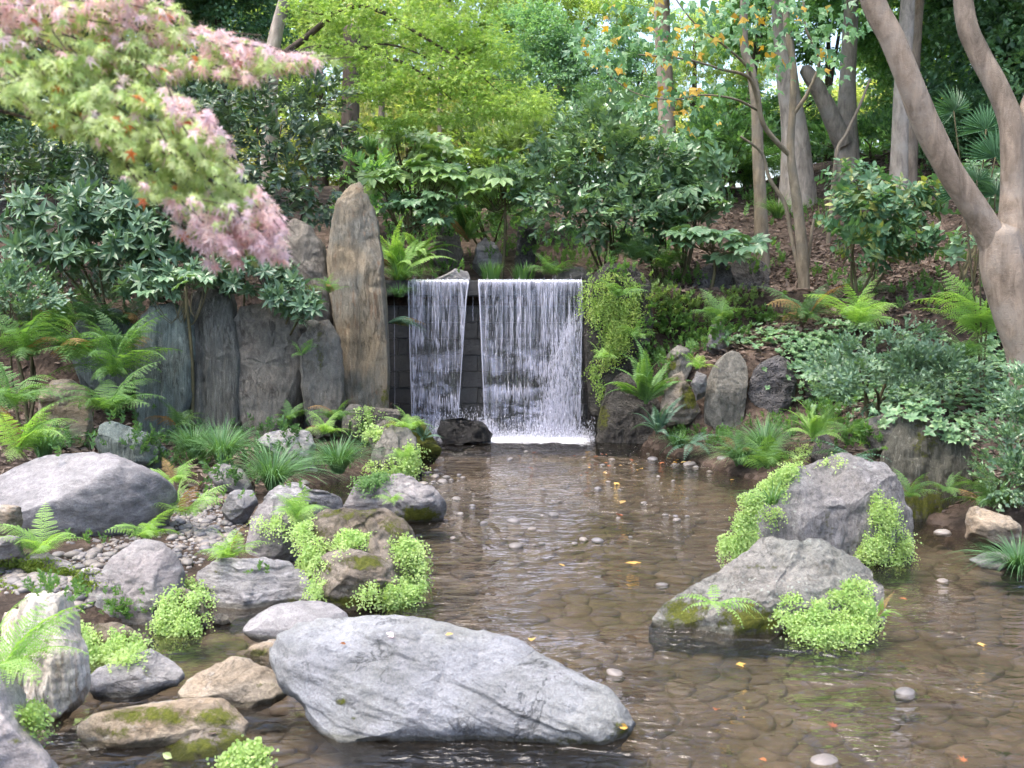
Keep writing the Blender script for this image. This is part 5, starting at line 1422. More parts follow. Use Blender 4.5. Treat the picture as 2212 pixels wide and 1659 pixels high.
for (u, v, ru, rv, n, py) in clus:
    for _ in range(n):
        a, c = rg.normal(0, .5, 2)
        p = P(u + a * ru, v + c * rv, 14.2 - rg.uniform(-.4, .9))
        ax = norm(np.array([rg.normal(0, .6), -.3 + rg.normal(0, .5), -.75]))
        nr = norm(np.array([rg.normal(0, .5), -.8, .6 + rg.normal(0, .4)]))
        sc = rg.uniform(.09, .16)
        Rm = frames(ax[None], nr[None])[0] * sc
        yel = rg.random() < py * .6
        cnt += 1
        if cnt % 2 == 0 and cnt < 600:
            obj("leaf", tri_me[cnt % 3], LM['tri_y' if yel else 'tri_g'], lt, M=mat4(Rm, p - b))
        else:
            extra_parts[int(yel)].append((Rm, p - b))
for k, m in ((0, 'tri_g'), (1, 'tri_y')):
    L = extra_parts[k]
    V, F, r = stamp(TRI[0], TRI[1], np.array([l[0] for l in L]), np.array([l[1] for l in L]), rg.random(len(L)))
    obj("foliage", new_mesh("foliage", V, F, r), LM[m], lt, kind='stuff')
# ---- plain trunks on the slope
def pole_tree(label, pts, rad, bark, crowns=(), mat='bg_m', name="tree"):
    b = P(*pts[0]); b[2] = gz(b[0], b[1]) - .1
    e = empty(name, b, label, "tree")
    limb(e, b, [b] + PT(pts[1:]), rad, BK[bark], "trunk", 12, 7)
    for i, c in enumerate(crowns):
        obj("crown", UC[i % 3], LM[mat], e, M=Matrix.Translation(Vector(P(*c[:3]) - b)) @ Matrix.Rotation(c[0] * .01, 4, 'Z') @ Matrix.Diagonal((c[3], c[3], c[3] * c[4], 1)))
    return e, b
pole_tree("slim straight tan trunk behind the many-stemmed tree", [(1650, 505, 16.2), (1642, 420, 16.2), (1637, 320, 16.2), (1634, 230, 16.2), (1622, 150, 16.2), (1606, 60, 16.2), (1620, -300, 16.2)], [.12, .095, .085, .08, .07, .06, .05], 'slim', [(1640, -330, 16.2, 1.4, .6)])
pole_tree("tan trunk rising behind the laurel shrub", [(1442, 310, 21), (1440, 250, 21), (1434, 120, 21), (1430, -40, 21), (1440, -850, 21)], [.2, .16, .15, .14, .05], 'smooth', [(1440, -900, 21, 2.4, .7)])
e, b = pole_tree("thick trunk with a sawn leaning limb on the crest", [(1832, 300, 20.5), (1830, 200, 20.5), (1836, 80, 20.5), (1842, -60, 20.5)], [.27, .16, .14, .13], 'grey', [(1900, -300, 20.5, 2.6, .7)])
limb(e, b, PT([(1822, 310, 20.4), (1800, 262, 20.3), (1774, 205, 20.2), (1750, 165, 20.1), (1738, 148, 20.1)]), [.19, .165, .15, .135, .11], BK['grey'], "sawn_limb", 14, 6, .08)
pole_tree("grey flared trunk left of the sawn one on the crest", [(1728, 335, 20), (1716, 280, 20), (1704, 200, 20), (1694, 100, 20), (1680, -60, 20)], [.36, .24, .2, .18, .16], 'grey', [(1640, -330, 20, 2.8, .7)])
pole_tree("straight grey trunk behind the forked tree's limb", [(1941, 398, 17.2), (1943, 320, 17.2), (1948, 200, 17.2), (1956, 80, 17.2), (1966, -80, 17.2)], [.16, .13, .125, .115, .1], 'grey', [(2000, -300, 17.2, 2.4, .7)])
pole_tree("thinner brown trunk close behind the straight grey one", [(1968, 330, 18.4), (1972, 200, 18.4), (1980, 60, 18.4), (1992, -80, 18.4)], [.12, .1, .09, .08], 'smooth')
pole_tree("thin bent sapling leaning across the leafy slope", [(1792, 395, 17.0), (1806, 340, 17.0), (1828, 290, 17.0), (1856, 230, 17.0), (1880, 170, 17.0)], [.035, .03, .026, .022, .016], 'slim')
pole_tree("slim tan pole trunk behind the fatsia", [(823, 320, 20), (824, 240, 20), (829, 160, 20), (832, 60, 20)], [.07, .058, .055, .05], 'slim')
pole_tree("thin pole trunk right of the other behind the fatsia", [(949, 330, 21), (950, 260, 21), (951, 180, 21), (953, 90, 21)], [.055, .045, .042, .04], 'slim')
pole_tree("thick dark trunk behind the camellia", [(752, 370, 19), (756, 290, 19), (758, 200, 19), (760, 60, 19)], [.2, .16, .15, .14], 'dark')
# ---- bright green maple over the middle
b = P(578, 430, 16.2); b[2] = gz(b[0], 16.2) - .1
gm = empty("green_maple", b, "fresh green maple spreading fine leaves above the shrubs", "tree")
limb(gm, b, [b] + PT([(582, 300, 16.2), (586, 150, 16.2), (592, 95, 16.2), (604, 40, 16.2), (622, -20, 16.1), (660, -130, 16)]), [.15, .12, .105, .1, .09, .085, .07], BK['grey'], "trunk", 12)
limb(gm, b, PT([(588, 140, 16.2), (625, 108, 15.9), (665, 78, 15.7), (712, 40, 15.5), (772, 12, 15.3), (830, 28, 15.2), (880, 58, 15.1), (940, 95, 15), (1010, 140, 14.9), (1080, 200, 14.9)]), [.06, .05, .046, .04, .035, .03, .025, .02, .014, .008], BK['dark'], "limb", 8)
limb(gm, b, PT([(600, 130, 16.1), (660, 108, 15.8), (730, 98, 15.5), (780, 104, 15.3), (822, 122, 15.2), (870, 135, 15.1), (930, 172, 15), (975, 215, 15)]), [.045, .04, .032, .028, .024, .02, .013, .007], BK['dark'], "limb", 8)
limb(gm, b, PT([(780, 104, 15.3), (830, 95, 15.2), (890, 110, 15.1), (950, 140, 15), (1020, 165, 14.9), (1110, 175, 14.9)]), [.02, .016, .013, .01, .008, .005], BK['dark'], "limb", 6)
limb(gm, b, PT([(772, 12, 15.3), (700, 30, 15.3), (650, 20, 15.4)]), [.02, .014, .008], BK['dark'], "limb", 6)
rg = np.random.default_rng(8)
mp = [(690, 25, 15.5, 80, 30, .7), (780, 45, 15.4, 100, 40, .8), (870, 25, 15.3, 90, 35, .8), (730, 110, 15.5, 80, 28, .6), (820, 130, 15.3, 90, 32, .7), (920, 80, 15.2, 90, 40, .7), (960, 150, 15.1, 90, 40, .7), (880, 190, 15.2, 100, 36, .7), (1020, 200, 15.0, 90, 40, .6), (1090, 240, 15.0, 90, 34, .6), (930, 250, 15.2, 90, 30, .6), (790, 200, 15.4, 60, 25, .5), (1010, 60, 15.2, 70, 40, .6), (1070, 120, 15.1, 60, 40, .6), (1150, 210, 15.1, 50, 30, .5), (840, 270, 15.4, 70, 20, .5), (960, -40, 15.2, 120, 40, .8), (760, -40, 15.4, 120, 40, .8)]
pos, d = blob_points(mp, 1250, rg, .55, .9)
V, F, r = crown_leaves(pos, d, 11, .085, T_star(5, .34, .15, 110), .085, rg, .3, (0, -.55, 1.0), .4)
obj("crown", new_mesh("crown", V - b, F, r), LM['maple_g'], gm)
# ---- background trees
bgt = [("dark evergreen tree closing off the far left", -60, 19, [(-40, 40, 19, 2.2, .8), (60, -200, 19, 2.4, .8), (-120, 250, 18.5, 1.6, .8)], 'bg_d'),
       ("dark evergreen behind the pink maple", 250, 20, [(220, 60, 20, 2.0, .9), (330, -180, 20, 2.4, .8), (300, 260, 19.5, 1.5, .7)], 'bg_d'),
       ("dark evergreen behind the camellia's top", 500, 21, [(470, 40, 21, 1.6, .9), (480, -160, 21, 2.0, .8), (440, 200, 20, 1.3, .8)], 'bg_d'),
       ("pale tree rising behind the green maple", 700, 26, [(690, 110, 26, 1.7, .9), (640, -100, 26, 2.1, .9), (790, 250, 25, 1.3, .8)], 'bg_p'),
       ("yellow-lit tree far behind the green maple", 900, 34, [(900, 190, 34, 2.2, .8), (1010, 240, 33, 2.0, .7), (860, 40, 34, 2.0, .8)], 'bg_y'),
       ("tall pale tree behind the maple's tip", 1010, 28, [(1010, 40, 28, 1.7, .9), (940, -150, 28, 1.9, .8), (1100, 90, 28, 1.4, .8)], 'bg_p'),
       ("grey-green tree in the middle distance", 1190, 25, [(1190, 170, 25, 1.5, .9), (1240, 250, 24.5, 1.3, .7), (1150, 80, 25, 1.1, .8)], 'bg_g'),
       ("grey-green tree beside the tan trunk", 1340, 24, [(1320, 240, 24, 1.2, .8), (1290, 140, 24.5, 1.1, .9), (1390, 150, 25, .9, .9)], 'bg_g'),
       ("yellow-lit tree far behind the tan trunk", 1290, 36, [(1200, 240, 36, 2.2, .6), (1360, 260, 35, 1.9, .6), (1080, 260, 35, 2.0, .7)], 'bg_y'),
       ("bright tree far behind the grey trunks", 1580, 36, [(1520, 265, 36, 1.7, .6), (1660, 265, 35, 1.7, .6), (1600, 60, 36, 1.6, .7)], 'bg_y'),
       ("mid-green tree filling behind the many-stemmed tree", 1620, 26, [(1590, 235, 26, 1.1, .8), (1640, 40, 26, 1.3, .8), (1680, -130, 26, 1.8, .8)], 'bg_m'),
       ("mid-green tree behind the sawn trunk", 1780, 27, [(1790, 60, 27, 1.4, .8), (1730, 240, 27, 1.1, .7), (1850, -130, 27, 2.2, .7)], 'bg_m'),
       ("bright tree low behind the sawn trunk", 1880, 34, [(1900, 240, 34, 1.9, .6), (1780, 280, 33, 1.7, .5)], 'bg_y'),
       ("evergreen behind the forked tree's left limb", 2000, 22, [(2010, 180, 22, 1.4, 1.0), (1930, 60, 22, 1.3, .9), (2050, -60, 22, 2.0, .9)], 'bg_m'),
       ("dark evergreen behind the forked tree's right limb", 2160, 19, [(2140, 120, 19, 1.5, 1.0), (2210, 260, 19, 1.3, .9), (2090, 280, 18.5, 1.0, .8), (2230, -60, 19, 2.0, .9)], 'bg_d'),
       ("dark evergreen at the far right edge", 2400, 18, [(2360, 180, 18, 2.0, 1.0), (2420, -80, 18, 2.2, .8)], 'bg_d'),
       ("hazy tree at the back of the middle gap", 1120, 42, [(1120, 170, 42, 2.2, .9), (1180, 260, 40, 2.0, .7)], 'bg_p'),
       ("far tree left at the back", 350, 38, [(380, 120, 38, 4.5, .8), (120, 200, 38, 4.5, .7), (600, 180, 38, 3.4, .8), (420, -120, 38, 4.6, .8)], 'bg_p'),
       ("far tree right at the back", 1850, 42, [(1760, 230, 42, 2.4, .5), (2050, 160, 42, 4.5, .7), (2020, -80, 42, 5, .8)], 'bg_p'),
       ("yellow-lit tree glimpsed through the left evergreens", 100, 33, [(60, 330, 33, 2.2, .6), (240, 330, 33, 2.0, .6), (-60, 300, 33, 2.5, .6)], 'bg_y')]
bgt += [("thin pale tree across the sky opening above the laurel", 1260, 31, [(1190, 20, 31, 1.2, .8), (1290, 45, 31, 1.1, .8), (1380, 20, 31, 1.1, .8), (1120, -10, 31, 1.1, .8)], 'bg_p'),
        ("thin pale tree filling the sky gap between the trunks", 1520, 30, [(1500, 90, 30, 1.1, 1.0), (1570, 190, 30, .9, .9), (1450, 190, 30, .9, .9), (1640, 130, 30, 1.0, .9)], 'bg_p'),
        ("low yellow-green thicket beyond the camellia", 560, 27, [(560, 330, 27, 1.6, .7), (420, 330, 27, 1.6, .7), (700, 340, 27, 1.5, .6)], 'bg_y'),
        ("low green thicket beyond the fatsia", 830, 26, [(830, 330, 26, 1.5, .6), (940, 330, 26, 1.5, .6), (1050, 335, 26, 1.4, .6)], 'bg_m'),
        ("low leafy thicket on the crest behind the slim tan trunk", 1560, 22.5, [(1480, 345, 22.5, .9, .6), (1570, 350, 22.5, .9, .6), (1650, 345, 22.5, .8, .5), (1400, 350, 22.5, .9, .6)], 'bg_m'),
        ("low thicket beyond the laurel", 1250, 27, [(1200, 325, 27, 1.5, .6), (1340, 320, 27, 1.5, .6), (1470, 315, 27, 1.4, .5)], 'bg_y'),
        ("low thicket beyond the crest of the slope", 1640, 27, [(1600, 310, 27, 1.4, .5), (1740, 305, 27, 1.4, .5), (1870, 300, 27, 1.4, .5)], 'bg_m'),
        ("shady thicket beyond the fork of the big tree", 2060, 24, [(2010, 310, 24, 1.4, .6), (2140, 320, 24, 1.5, .6), (2240, 330, 23, 1.5, .6)], 'bg_m'),
        ("dim thicket behind the left dark shrub", 120, 22, [(40, 400, 22, 1.5, .6), (180, 390, 22, 1.5, .6), (310, 380, 22, 1.4, .6)], 'bg_d')]
for k, (lab, u, Y, cr, m) in enumerate(bgt):
    bg_tree(lab, u, Y, cr, m, seed=k, rad=.13 if Y > 26 else .16)

# ================================================================== foreground maple branch
rg = np.random.default_rng(55)
b = np.array([-2.35, 2.75, 0.0]); b[2] = gz(b[0], b[1]) - .05
fm = empty("red_tipped_maple", b, "blurred pink and green maple branch hanging in front", "tree")
limb(fm, b, [b, P(-760, 700, 2.75), P(-640, 300, 2.8), P(-520, -100, 2.85), P(-450, -400, 2.9)], [.09, .08, .07, .055, .04], BK['dark'], "trunk", 12)
limb(fm, b, PT([(-640, 300, 2.8), (-380, 120, 2.95), (-150, 60, 3.0), (100, 40, 3.05), (300, 60, 3.1), (480, 100, 3.1), (640, 122, 3.1), (715, 120, 3.07)]), [.03, .016, .011, .008, .006, .004, .003, .0015], BK['dark'], "limb", 8)
limb(fm, b, PT([(-380, 120, 2.95), (-100, 130, 2.95), (150, 180, 2.9), (300, 240, 2.9), (400, 330, 2.93), (480, 420, 2.95), (550, 500, 2.95), (600, 560, 2.9)]), [.016, .011, .008, .006, .005, .004, .003, .0015], BK['dark'], "limb", 8)
limb(fm, b, PT([(150, 180, 2.9), (200, 260, 2.85), (260, 340, 2.83), (330, 430, 2.85), (420, 510, 2.85)]), [.006, .005, .004, .003, .0015], BK['dark'], "limb", 6)
limb(fm, b, PT([(-380, 120, 2.95), (-200, 200, 2.9), (-40, 230, 2.85), (80, 260, 2.83)]), [.014, .01, .006, .003], BK['dark'], "limb", 6)
ML = [T_star(7, .30, .22, 128, stem=True), T_star(7, .33, .10, 132, stem=True), T_star(5, .30, .3, 118, stem=True)]
ml_me = [new_mesh("leaf", V, F, np.full(len(F), .15 * k)) for k, (V, F) in enumerate(ML)]
import bisect
def inpoly(x, y, poly):
    c = False
    for (x1, y1), (x2, y2) in zip(poly, poly[1:] + poly[:1]):
        if (y1 > y) != (y2 > y) and x < (x2 - x1) * (y - y1) / (y2 - y1) + x1: c = not c
    return c
polyU = [(-120, -60), (360, -60), (385, 10), (430, 45), (540, 85), (630, 112), (700, 112), (740, 126), (640, 150), (560, 160), (545, 178), (480, 160), (400, 158), (360, 175), (300, 150), (150, 140), (0, 150), (-120, 150)]
polyL = [(-120, 100), (150, 110), (300, 150), (335, 175), (395, 205), (450, 235), (480, 275), (505, 330), (550, 390), (590, 440), (622, 490), (600, 500), (625, 555), (610, 572), (560, 565), (500, 570), (430, 580), (450, 540), (380, 500), (330, 450), (290, 415), (245, 380), (235, 315), (180, 300), (140, 310), (70, 235), (0, 215), (-120, 220)]
leaves = []
def scatter(poly, n, Yf, up):
    xs_ = [p[0] for p in poly]; ys_ = [p[1] for p in poly]
    k = 0
    while k < n:
        u, v = rg.uniform(min(xs_), max(xs_)), rg.uniform(min(ys_), max(ys_))
        if not inpoly(u, v, poly): continue
        # a thin spray of leaves along a twig that runs down and out
        a = rg.normal(.16, .12) if up else rg.normal(.75, .18)
        L, th, Y0 = rg.uniform(70, 150), rg.uniform(6, 13), Yf(u, v) + rg.normal(0, .1)
        sc_ = rg.normal(0, .12)
        for _ in range(int(L / 5.2)):
            t = rg.uniform(-.5, .5); w = rg.normal(0, th)
            uu_, vv_ = u + math.cos(a) * t * L - math.sin(a) * w, v + math.sin(a) * t * L + math.cos(a) * w
            if inpoly(uu_, vv_, poly):
                leaves.append((uu_, vv_, Y0 + rg.normal(0, .03), up, sc_)); k += 1
        tw = [P(u + math.cos(a) * t * L, v + math.sin(a) * t * L, Y0 + .01) - b for t in (-.5, -.1, .3, .5)]
        twigs.append(tube(np.array(tw), [.0022, .0018, .0013, .0008], 4, 2))
twigs = []
scatter(polyU, 2100, lambda u, v: 2.85 + .0003 * u, True)
scatter(polyL, 2500, lambda u, v: 2.7 + .0002 * u, False)
obj("twig_spray", mesh_of("twig_spray", twigs), BK['dark'], fm, kind='stuff')
rest = {}
order = sorted(range(len(leaves)), key=lambda i: leaves[i][2])
# the outermost in view become single leaves
pick = set([i for i in order if leaves[i][0] > 0 and leaves[i][1] > 0][:300])
for i, (u, v, Y, up, sc_) in enumerate(leaves):
    p = P(u, v, Y)
    if up:
        pink = .24 + .36 * sstep(140, 10, v) + .26 * sstep(250, 600, u) - .3 * sstep(80, 160, v) * sstep(350, 100, u)
    else:
        edge = max(0, 1 - abs((v - np.interp(u, [0, 335, 395, 480, 550, 622], [100, 175, 205, 275, 390, 500])) / 90.0))
        pink = .08 + .75 * sstep(380, 500, v) + .6 * edge * sstep(280, 400, u) + .1 * sstep(250, 100, v)
    m = 'fg_red' if rg.random() < .012 else ('fg_pink' if pink + sc_ + rg.normal(0, .16) > .48 else 'fg_green')
    ax = norm(np.array([.25 + rg.normal(0, .45), rg.normal(0, .4) - .1, -.75 + rg.normal(0, .25)]))
    nr = norm(np.array([rg.normal(.15, .3), -.5 + rg.normal(0, .28), .85]))
    sc = rg.uniform(.036, .055) * Y / 2.8
    Rm = frames(ax[None], nr[None])[0] * sc
    if i in pick:
        obj("leaf", ml_me[i % 3], LM[m], fm, M=mat4(Rm, p - b))
    else:
        rest.setdefault(m, []).append((Rm, p - b))
for m, L in rest.items():
    V, F, r = stamp(ML[0][0], ML[0][1], np.array([l[0] for l in L]), np.array([l[1] for l in L]), rg.random(len(L)))
    obj("foliage", new_mesh("foliage", V, F, r), LM[m], fm, kind='stuff')

# ================================================================== shrubs
shrub("camellia", "dense dark glossy camellia beside the tall ochre stone", [(560, 270, 14.6, 150, 130, .8), (640, 380, 14.2, 110, 110, .7), (500, 190, 15, 130, 80, .8), (700, 260, 14.8, 70, 100, .6), (560, 440, 14.0, 110, 60, .6), (430, 330, 14.6, 110, 130, .7)], 'twig', 'camellia', 460, .17, seed=1, up=.15, nstem=6, bark='dark', inner=.35, base=np.array([-3.2, 14.4, gz(-3.2, 14.4)]))
shrub("camellia", "dark evergreen shrub behind the pink maple at the edge", [(90, 380, 14.6, 150, 100, .8), (240, 300, 15, 130, 110, .8), (-20, 260, 15, 110, 110, .8), (300, 420, 14.4, 100, 70, .6)], 'twig', 'camellia', 330, .18, seed=2, up=.15, nstem=6, bark='dark', inner=.35)
shrub("whorled_shrub", "grey-green whorl-leaved shrub with long leaves behind the standing stones", [(130, 470, 12.9, 120, 60, .5), (260, 450, 13.1, 110, 65, .5), (330, 520, 12.9, 90, 60, .5), (210, 540, 12.7, 110, 45, .45), (90, 545, 12.7, 70, 40, .4), (400, 470, 13.2, 80, 60, .5)], 'whorl', 'rhodo', 300, .19, seed=3, up=.5, inner=.25, base=np.array([-4.6, 13.3, gz(-4.6, 13.3)]))
shrub("whorled_shrub", "low whorl-leaved shrub spilling over the standing stones", [(540, 590, 12.5, 90, 40, .35), (620, 640, 12.4, 60, 38, .25), (450, 600, 12.6, 70, 34, .3), (670, 670, 12.3, 36, 24, .15), (330, 610, 12.5, 70, 40, .3)], 'whorl', 'rhodo', 170, .15, seed=4, up=.3, base=np.array([-2.9, 13.2, gz(-2.9, 13.2)]))
shrub("nandina", "blue-green small-leaved shrub at the picture's left border", [(40, 650, 11.9, 80, 50, .4), (-10, 610, 12, 60, 40, .4)], 'fine', 'nandina', 70, .22, seed=5)
shrub("laurel", "big glossy laurel shrub right of centre above the weir", [(1290, 340, 15.4, 130, 110, .7), (1200, 400, 15.2, 90, 70, .6), (1340, 440, 15.0, 110, 70, .6), (1240, 460, 14.9, 90, 50, .5), (1400, 360, 15.6, 80, 80, .6), (1300, 260, 15.7, 70, 50, .5)], 'twig', 'aucuba', 560, .165, seed=6, up=.3, inner=.3, nstem=7, base=np.array([1.35, 15.6, gz(1.35, 15.6)]))
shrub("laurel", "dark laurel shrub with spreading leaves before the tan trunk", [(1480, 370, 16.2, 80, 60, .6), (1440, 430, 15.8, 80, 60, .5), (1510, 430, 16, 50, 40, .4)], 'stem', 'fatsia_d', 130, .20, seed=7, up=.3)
shrub("pale_shrub", "pale yellow-green shrub behind the fatsia", [(1150, 320, 18, 90, 50, .6), (1080, 350, 18, 60, 40, .5), (1220, 300, 18.5, 70, 40, .5), (1050, 290, 19, 70, 50, .5)], 'fine', 'pale', 130, .42, seed=8)
shrub("pale_shrub", "yellow-green shrub deeper behind the pole trunks", [(900, 240, 22, 100, 50, .7), (1000, 290, 21.5, 90, 40, .6), (820, 300, 21.5, 80, 40, .6)], 'fine', 'bg_y', 110, .5, seed=9)
shrub("bush", "broad-leaved green bush between the slim trunks and the fork", [(1860, 480, 13.4, 90, 70, .5), (1930, 450, 13.6, 80, 60, .5), (1840, 400, 13.8, 60, 40, .4), (1900, 540, 13.2, 80, 40, .4), (1990, 440, 13.8, 50, 40, .4), (1950, 520, 13.3, 60, 40, .4)], 'stem', 'hyd', 190, .15, seed=10, up=.5, inner=.25)
shrub("nandina", "fine blue-green nandina bush in the groundcover", [(1900, 770, 11.2, 90, 36, .45), (1830, 800, 11.0, 70, 30, .35), (1980, 790, 11.0, 80, 36, .4), (1960, 725, 11.4, 50, 28, .35), (1890, 840, 10.8, 110, 34, .4), (2050, 810, 11, 70, 34, .4)], 'fine', 'nandina', 170, .19, seed=11, inner=.3)
shrub("bush", "dark small-leaved bush at the far right border", [(2190, 940, 8.7, 60, 80, .35), (2170, 1030, 8.5, 50, 50, .3), (2230, 860, 8.9, 60, 60, .4)], 'fine', 'aucuba', 130, .16, seed=12, inner=.3)
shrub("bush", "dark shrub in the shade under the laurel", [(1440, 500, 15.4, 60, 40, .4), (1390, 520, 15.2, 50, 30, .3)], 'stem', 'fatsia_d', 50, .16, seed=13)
shrub("bush", "small-leaved shrub low on the crest behind the slim trunk", [(1560, 290, 21, 60, 40, .5), (1500, 300, 21.5, 60, 40, .5), (1620, 310, 21, 50, 30, .4)], 'fine', 'bg_m', 70, .4, seed=14)
shrub("bush", "low green bush on the crest between the trunks", [(1890, 300, 21, 70, 30, .5), (1780, 310, 22, 50, 25, .4), (1990, 300, 20, 60, 40, .5)], 'fine', 'bg_m', 80, .38, seed=15)
shrub("bush", "shaded green shrub in the hollow behind the porous stone", [(1060, 460, 17, 90, 40, .4), (980, 440, 17.2, 90, 50, .4), (1110, 430, 16.8, 60, 50, .4)], 'fine', 'bg_m', 110, .3, seed=16)
shrub("bush", "dark undergrowth shrub behind the tall ochre stone", [(850, 440, 18.4, 110, 60, .4), (800, 380, 18.6, 80, 50, .4)], 'twig', 'bg_m', 90, .22, seed=17)
shrub("bush", "low dark shrub behind the fork of the big tree", [(2080, 520, 13, 70, 50, .4), (2190, 420, 14, 90, 80, .5), (2110, 400, 15, 70, 50, .5)], 'stem', 'fatsia_d', 90, .15, seed=18)
# pachysandra carpet and other low cover
def carpet(label, regions, n, size, mat, spray='rosette', seed=0, name="groundcover", lift=.07, extra=None):
    rg = np.random.default_rng(seed)
    parts, allp = [], []
    me = SP[spray]
    tm = []
    for m in me:
        V = np.zeros(len(m.vertices) * 3); m.vertices.foreach_get("co", V)
        F = np.zeros(len(m.loops), np.int32); m.loops.foreach_get("vertex_index", F)
        r = np.zeros(len(m.polygons)); m.attributes["rnd"].data.foreach_get("value", r)
        tm.append((V.reshape(-1, 3), F.reshape(-1, 3), r))
    A = np.array([a[2] * a[3] for a in regions], float); A /= A.sum()
    for _ in range(n):
        e = regions[rg.choice(len(regions), p=A)]
        a, c = rg.normal(0, .55, 2)
        h = hit(e[0] + a * e[2], e[1] + c * e[3])
        if h is None: continue
        allp.append((np.array(h[0]), np.array(h[1])))
    base = np.mean([p for p, _ in allp], 0)
    for k, (p, nn) in enumerate(allp):
        ax = norm(nn * .6 + np.array([0, -.15, .6]) + rg.normal(0, .22, 3))
        Rm = frames(ax[None], rg.normal(0, 1, (1, 3)))[0] * size * rg.uniform(.7, 1.25)
        V, F, r = tm[k % 3]
        parts.append((V @ Rm.T + p + ax * lift * rg.uniform(.4, 1.3) - base, F, (r + rg.random()) % 1.0))
    return obj(name, mesh_of(name, parts), LM[mat], None, base, label, "groundcover", None, 'stuff')
carpet("glossy green groundcover carpet on the right bank", [(2050, 850, 90, 60), (2150, 800, 70, 60), (1960, 880, 70, 40), (1880, 850, 80, 40), (1800, 860, 60, 30), (2180, 720, 60, 40), (1740, 790, 60, 30), (2080, 930, 50, 30)], 900, .062, 'pachy', seed=1)
carpet("fresh green groundcover around the nandina bush", [(1850, 800, 80, 40), (1950, 830, 90, 40), (2050, 790, 80, 40), (2150, 870, 60, 50), (1780, 830, 60, 30)], 420, .06, 'pachy', seed=21)
carpet("low green groundcover above the oval stone on the slope", [(1680, 730, 70, 22), (1760, 750, 60, 22), (1600, 745, 40, 12), (1830, 710, 50, 20)], 330, .06, 'pachy', seed=2)
carpet("creeping pale-leaved vine over the slope beside the fern wall", [(1480, 660, 60, 30), (1420, 640, 40, 30), (1590, 650, 50, 22), (1540, 690, 40, 16)], 260, .06, 'pale', 'twig', seed=3)
carpet("small leafy plants along the upper edge of the weir", [(1230, 560, 70, 30), (1330, 570, 60, 30), (960, 580, 50, 16), (1100, 540, 60, 20), (900, 580, 40, 20)], 240, .055, 'fern_m', 'twig', seed=4)
carpet("weedy green growth on the crest beyond the slope", [(1560, 330, 120, 14), (1850, 320, 140, 14), (1420, 350, 120, 30), (1650, 430, 60, 40)], 260, .09, 'bg_m', 'twig', seed=5)
carpet("low leafy weeds at the foot of the standing stones", [(480, 940, 90, 20), (600, 940, 70, 18), (330, 960, 60, 20), (760, 940, 50, 20), (560, 990, 100, 24), (420, 1000, 90, 26), (120, 960, 90, 30), (250, 880, 60, 40), (500, 1040, 60, 16)], 420, .06, 'fern_d', 'twig', seed=6)
carpet("dim undergrowth on the bank below the dark shrubs", [(120, 640, 130, 50), (260, 620, 120, 50), (60, 700, 90, 60), (460, 600, 140, 40), (80, 560, 90, 40)], 380, .1, 'camellia', 'twig', seed=7)
carpet("trailing leafy vine over the bank between the fern wall and the oval stone", [(1440, 700, 50, 50), (1500, 740, 40, 30), (1420, 780, 30, 40), (1560, 720, 50, 16), (1640, 690, 60, 16), (1480, 610, 50, 20)], 420, .06, 'fern_m', 'twig', seed=8)
carpet("low damp weeds along the right water's edge", [(1480, 940, 50, 16), (1560, 955, 60, 14), (1680, 930, 50, 24), (1780, 900, 60, 30), (1850, 950, 50, 20), (1640, 1000, 40, 20)], 330, .055, 'fern_m', 'twig', seed=9)
carpet("shaded leafy growth on the rise behind the weir", [(900, 510, 60, 40), (1000, 480, 90, 40), (1120, 480, 90, 40), (1240, 520, 80, 30), (1340, 520, 70, 30), (1420, 540, 50, 30), (960, 430, 90, 30), (1150, 420, 90, 30)], 560, .085, 'bg_m', 'twig', seed=10)
carpet("pale low leaves on the rise behind the fatsia mound", [(880, 420, 90, 20), (1000, 400, 90, 20), (820, 350, 80, 30), (960, 340, 100, 20)], 260, .1, 'pale', 'twig', seed=11)
carpet("weeds among the stones of the left bank", [(120, 1290, 60, 20), (260, 1320, 60, 30), (470, 1080, 60, 16), (560, 1240, 30, 10), (200, 1180, 60, 10), (700, 1010, 60, 20), (640, 1060, 30, 10)], 150, .035, 'fern_m', 'twig', seed=12)
carpet("scattered small weeds on the leafy right slope", [(1650, 560, 90, 40), (1800, 600, 90, 30), (1620, 400, 60, 60), (1750, 460, 70, 50), (2020, 640, 90, 40), (1950, 380, 90, 30), (2060, 560, 70, 30)], 300, .07, 'fern_m', 'twig', seed=13)
# ---- fatsias
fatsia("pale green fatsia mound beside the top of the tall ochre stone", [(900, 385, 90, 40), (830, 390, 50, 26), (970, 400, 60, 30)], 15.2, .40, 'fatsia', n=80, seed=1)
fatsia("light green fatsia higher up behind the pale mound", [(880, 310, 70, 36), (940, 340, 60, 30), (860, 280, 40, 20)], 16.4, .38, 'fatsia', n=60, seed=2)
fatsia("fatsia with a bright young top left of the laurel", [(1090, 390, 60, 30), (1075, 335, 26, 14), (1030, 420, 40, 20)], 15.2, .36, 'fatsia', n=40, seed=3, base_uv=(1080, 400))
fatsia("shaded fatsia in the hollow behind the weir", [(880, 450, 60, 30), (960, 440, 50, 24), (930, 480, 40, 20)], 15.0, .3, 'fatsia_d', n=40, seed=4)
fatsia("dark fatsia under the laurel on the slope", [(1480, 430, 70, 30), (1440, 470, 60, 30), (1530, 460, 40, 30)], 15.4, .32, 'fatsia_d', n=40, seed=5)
fatsia("broad dark fatsia above the craggy slope rocks", [(1540, 520, 80, 30), (1490, 510, 50, 26), (1600, 540, 50, 24), (1570, 560, 40, 16)], 14.3, .33, 'fatsia_d', n=44, seed=6)
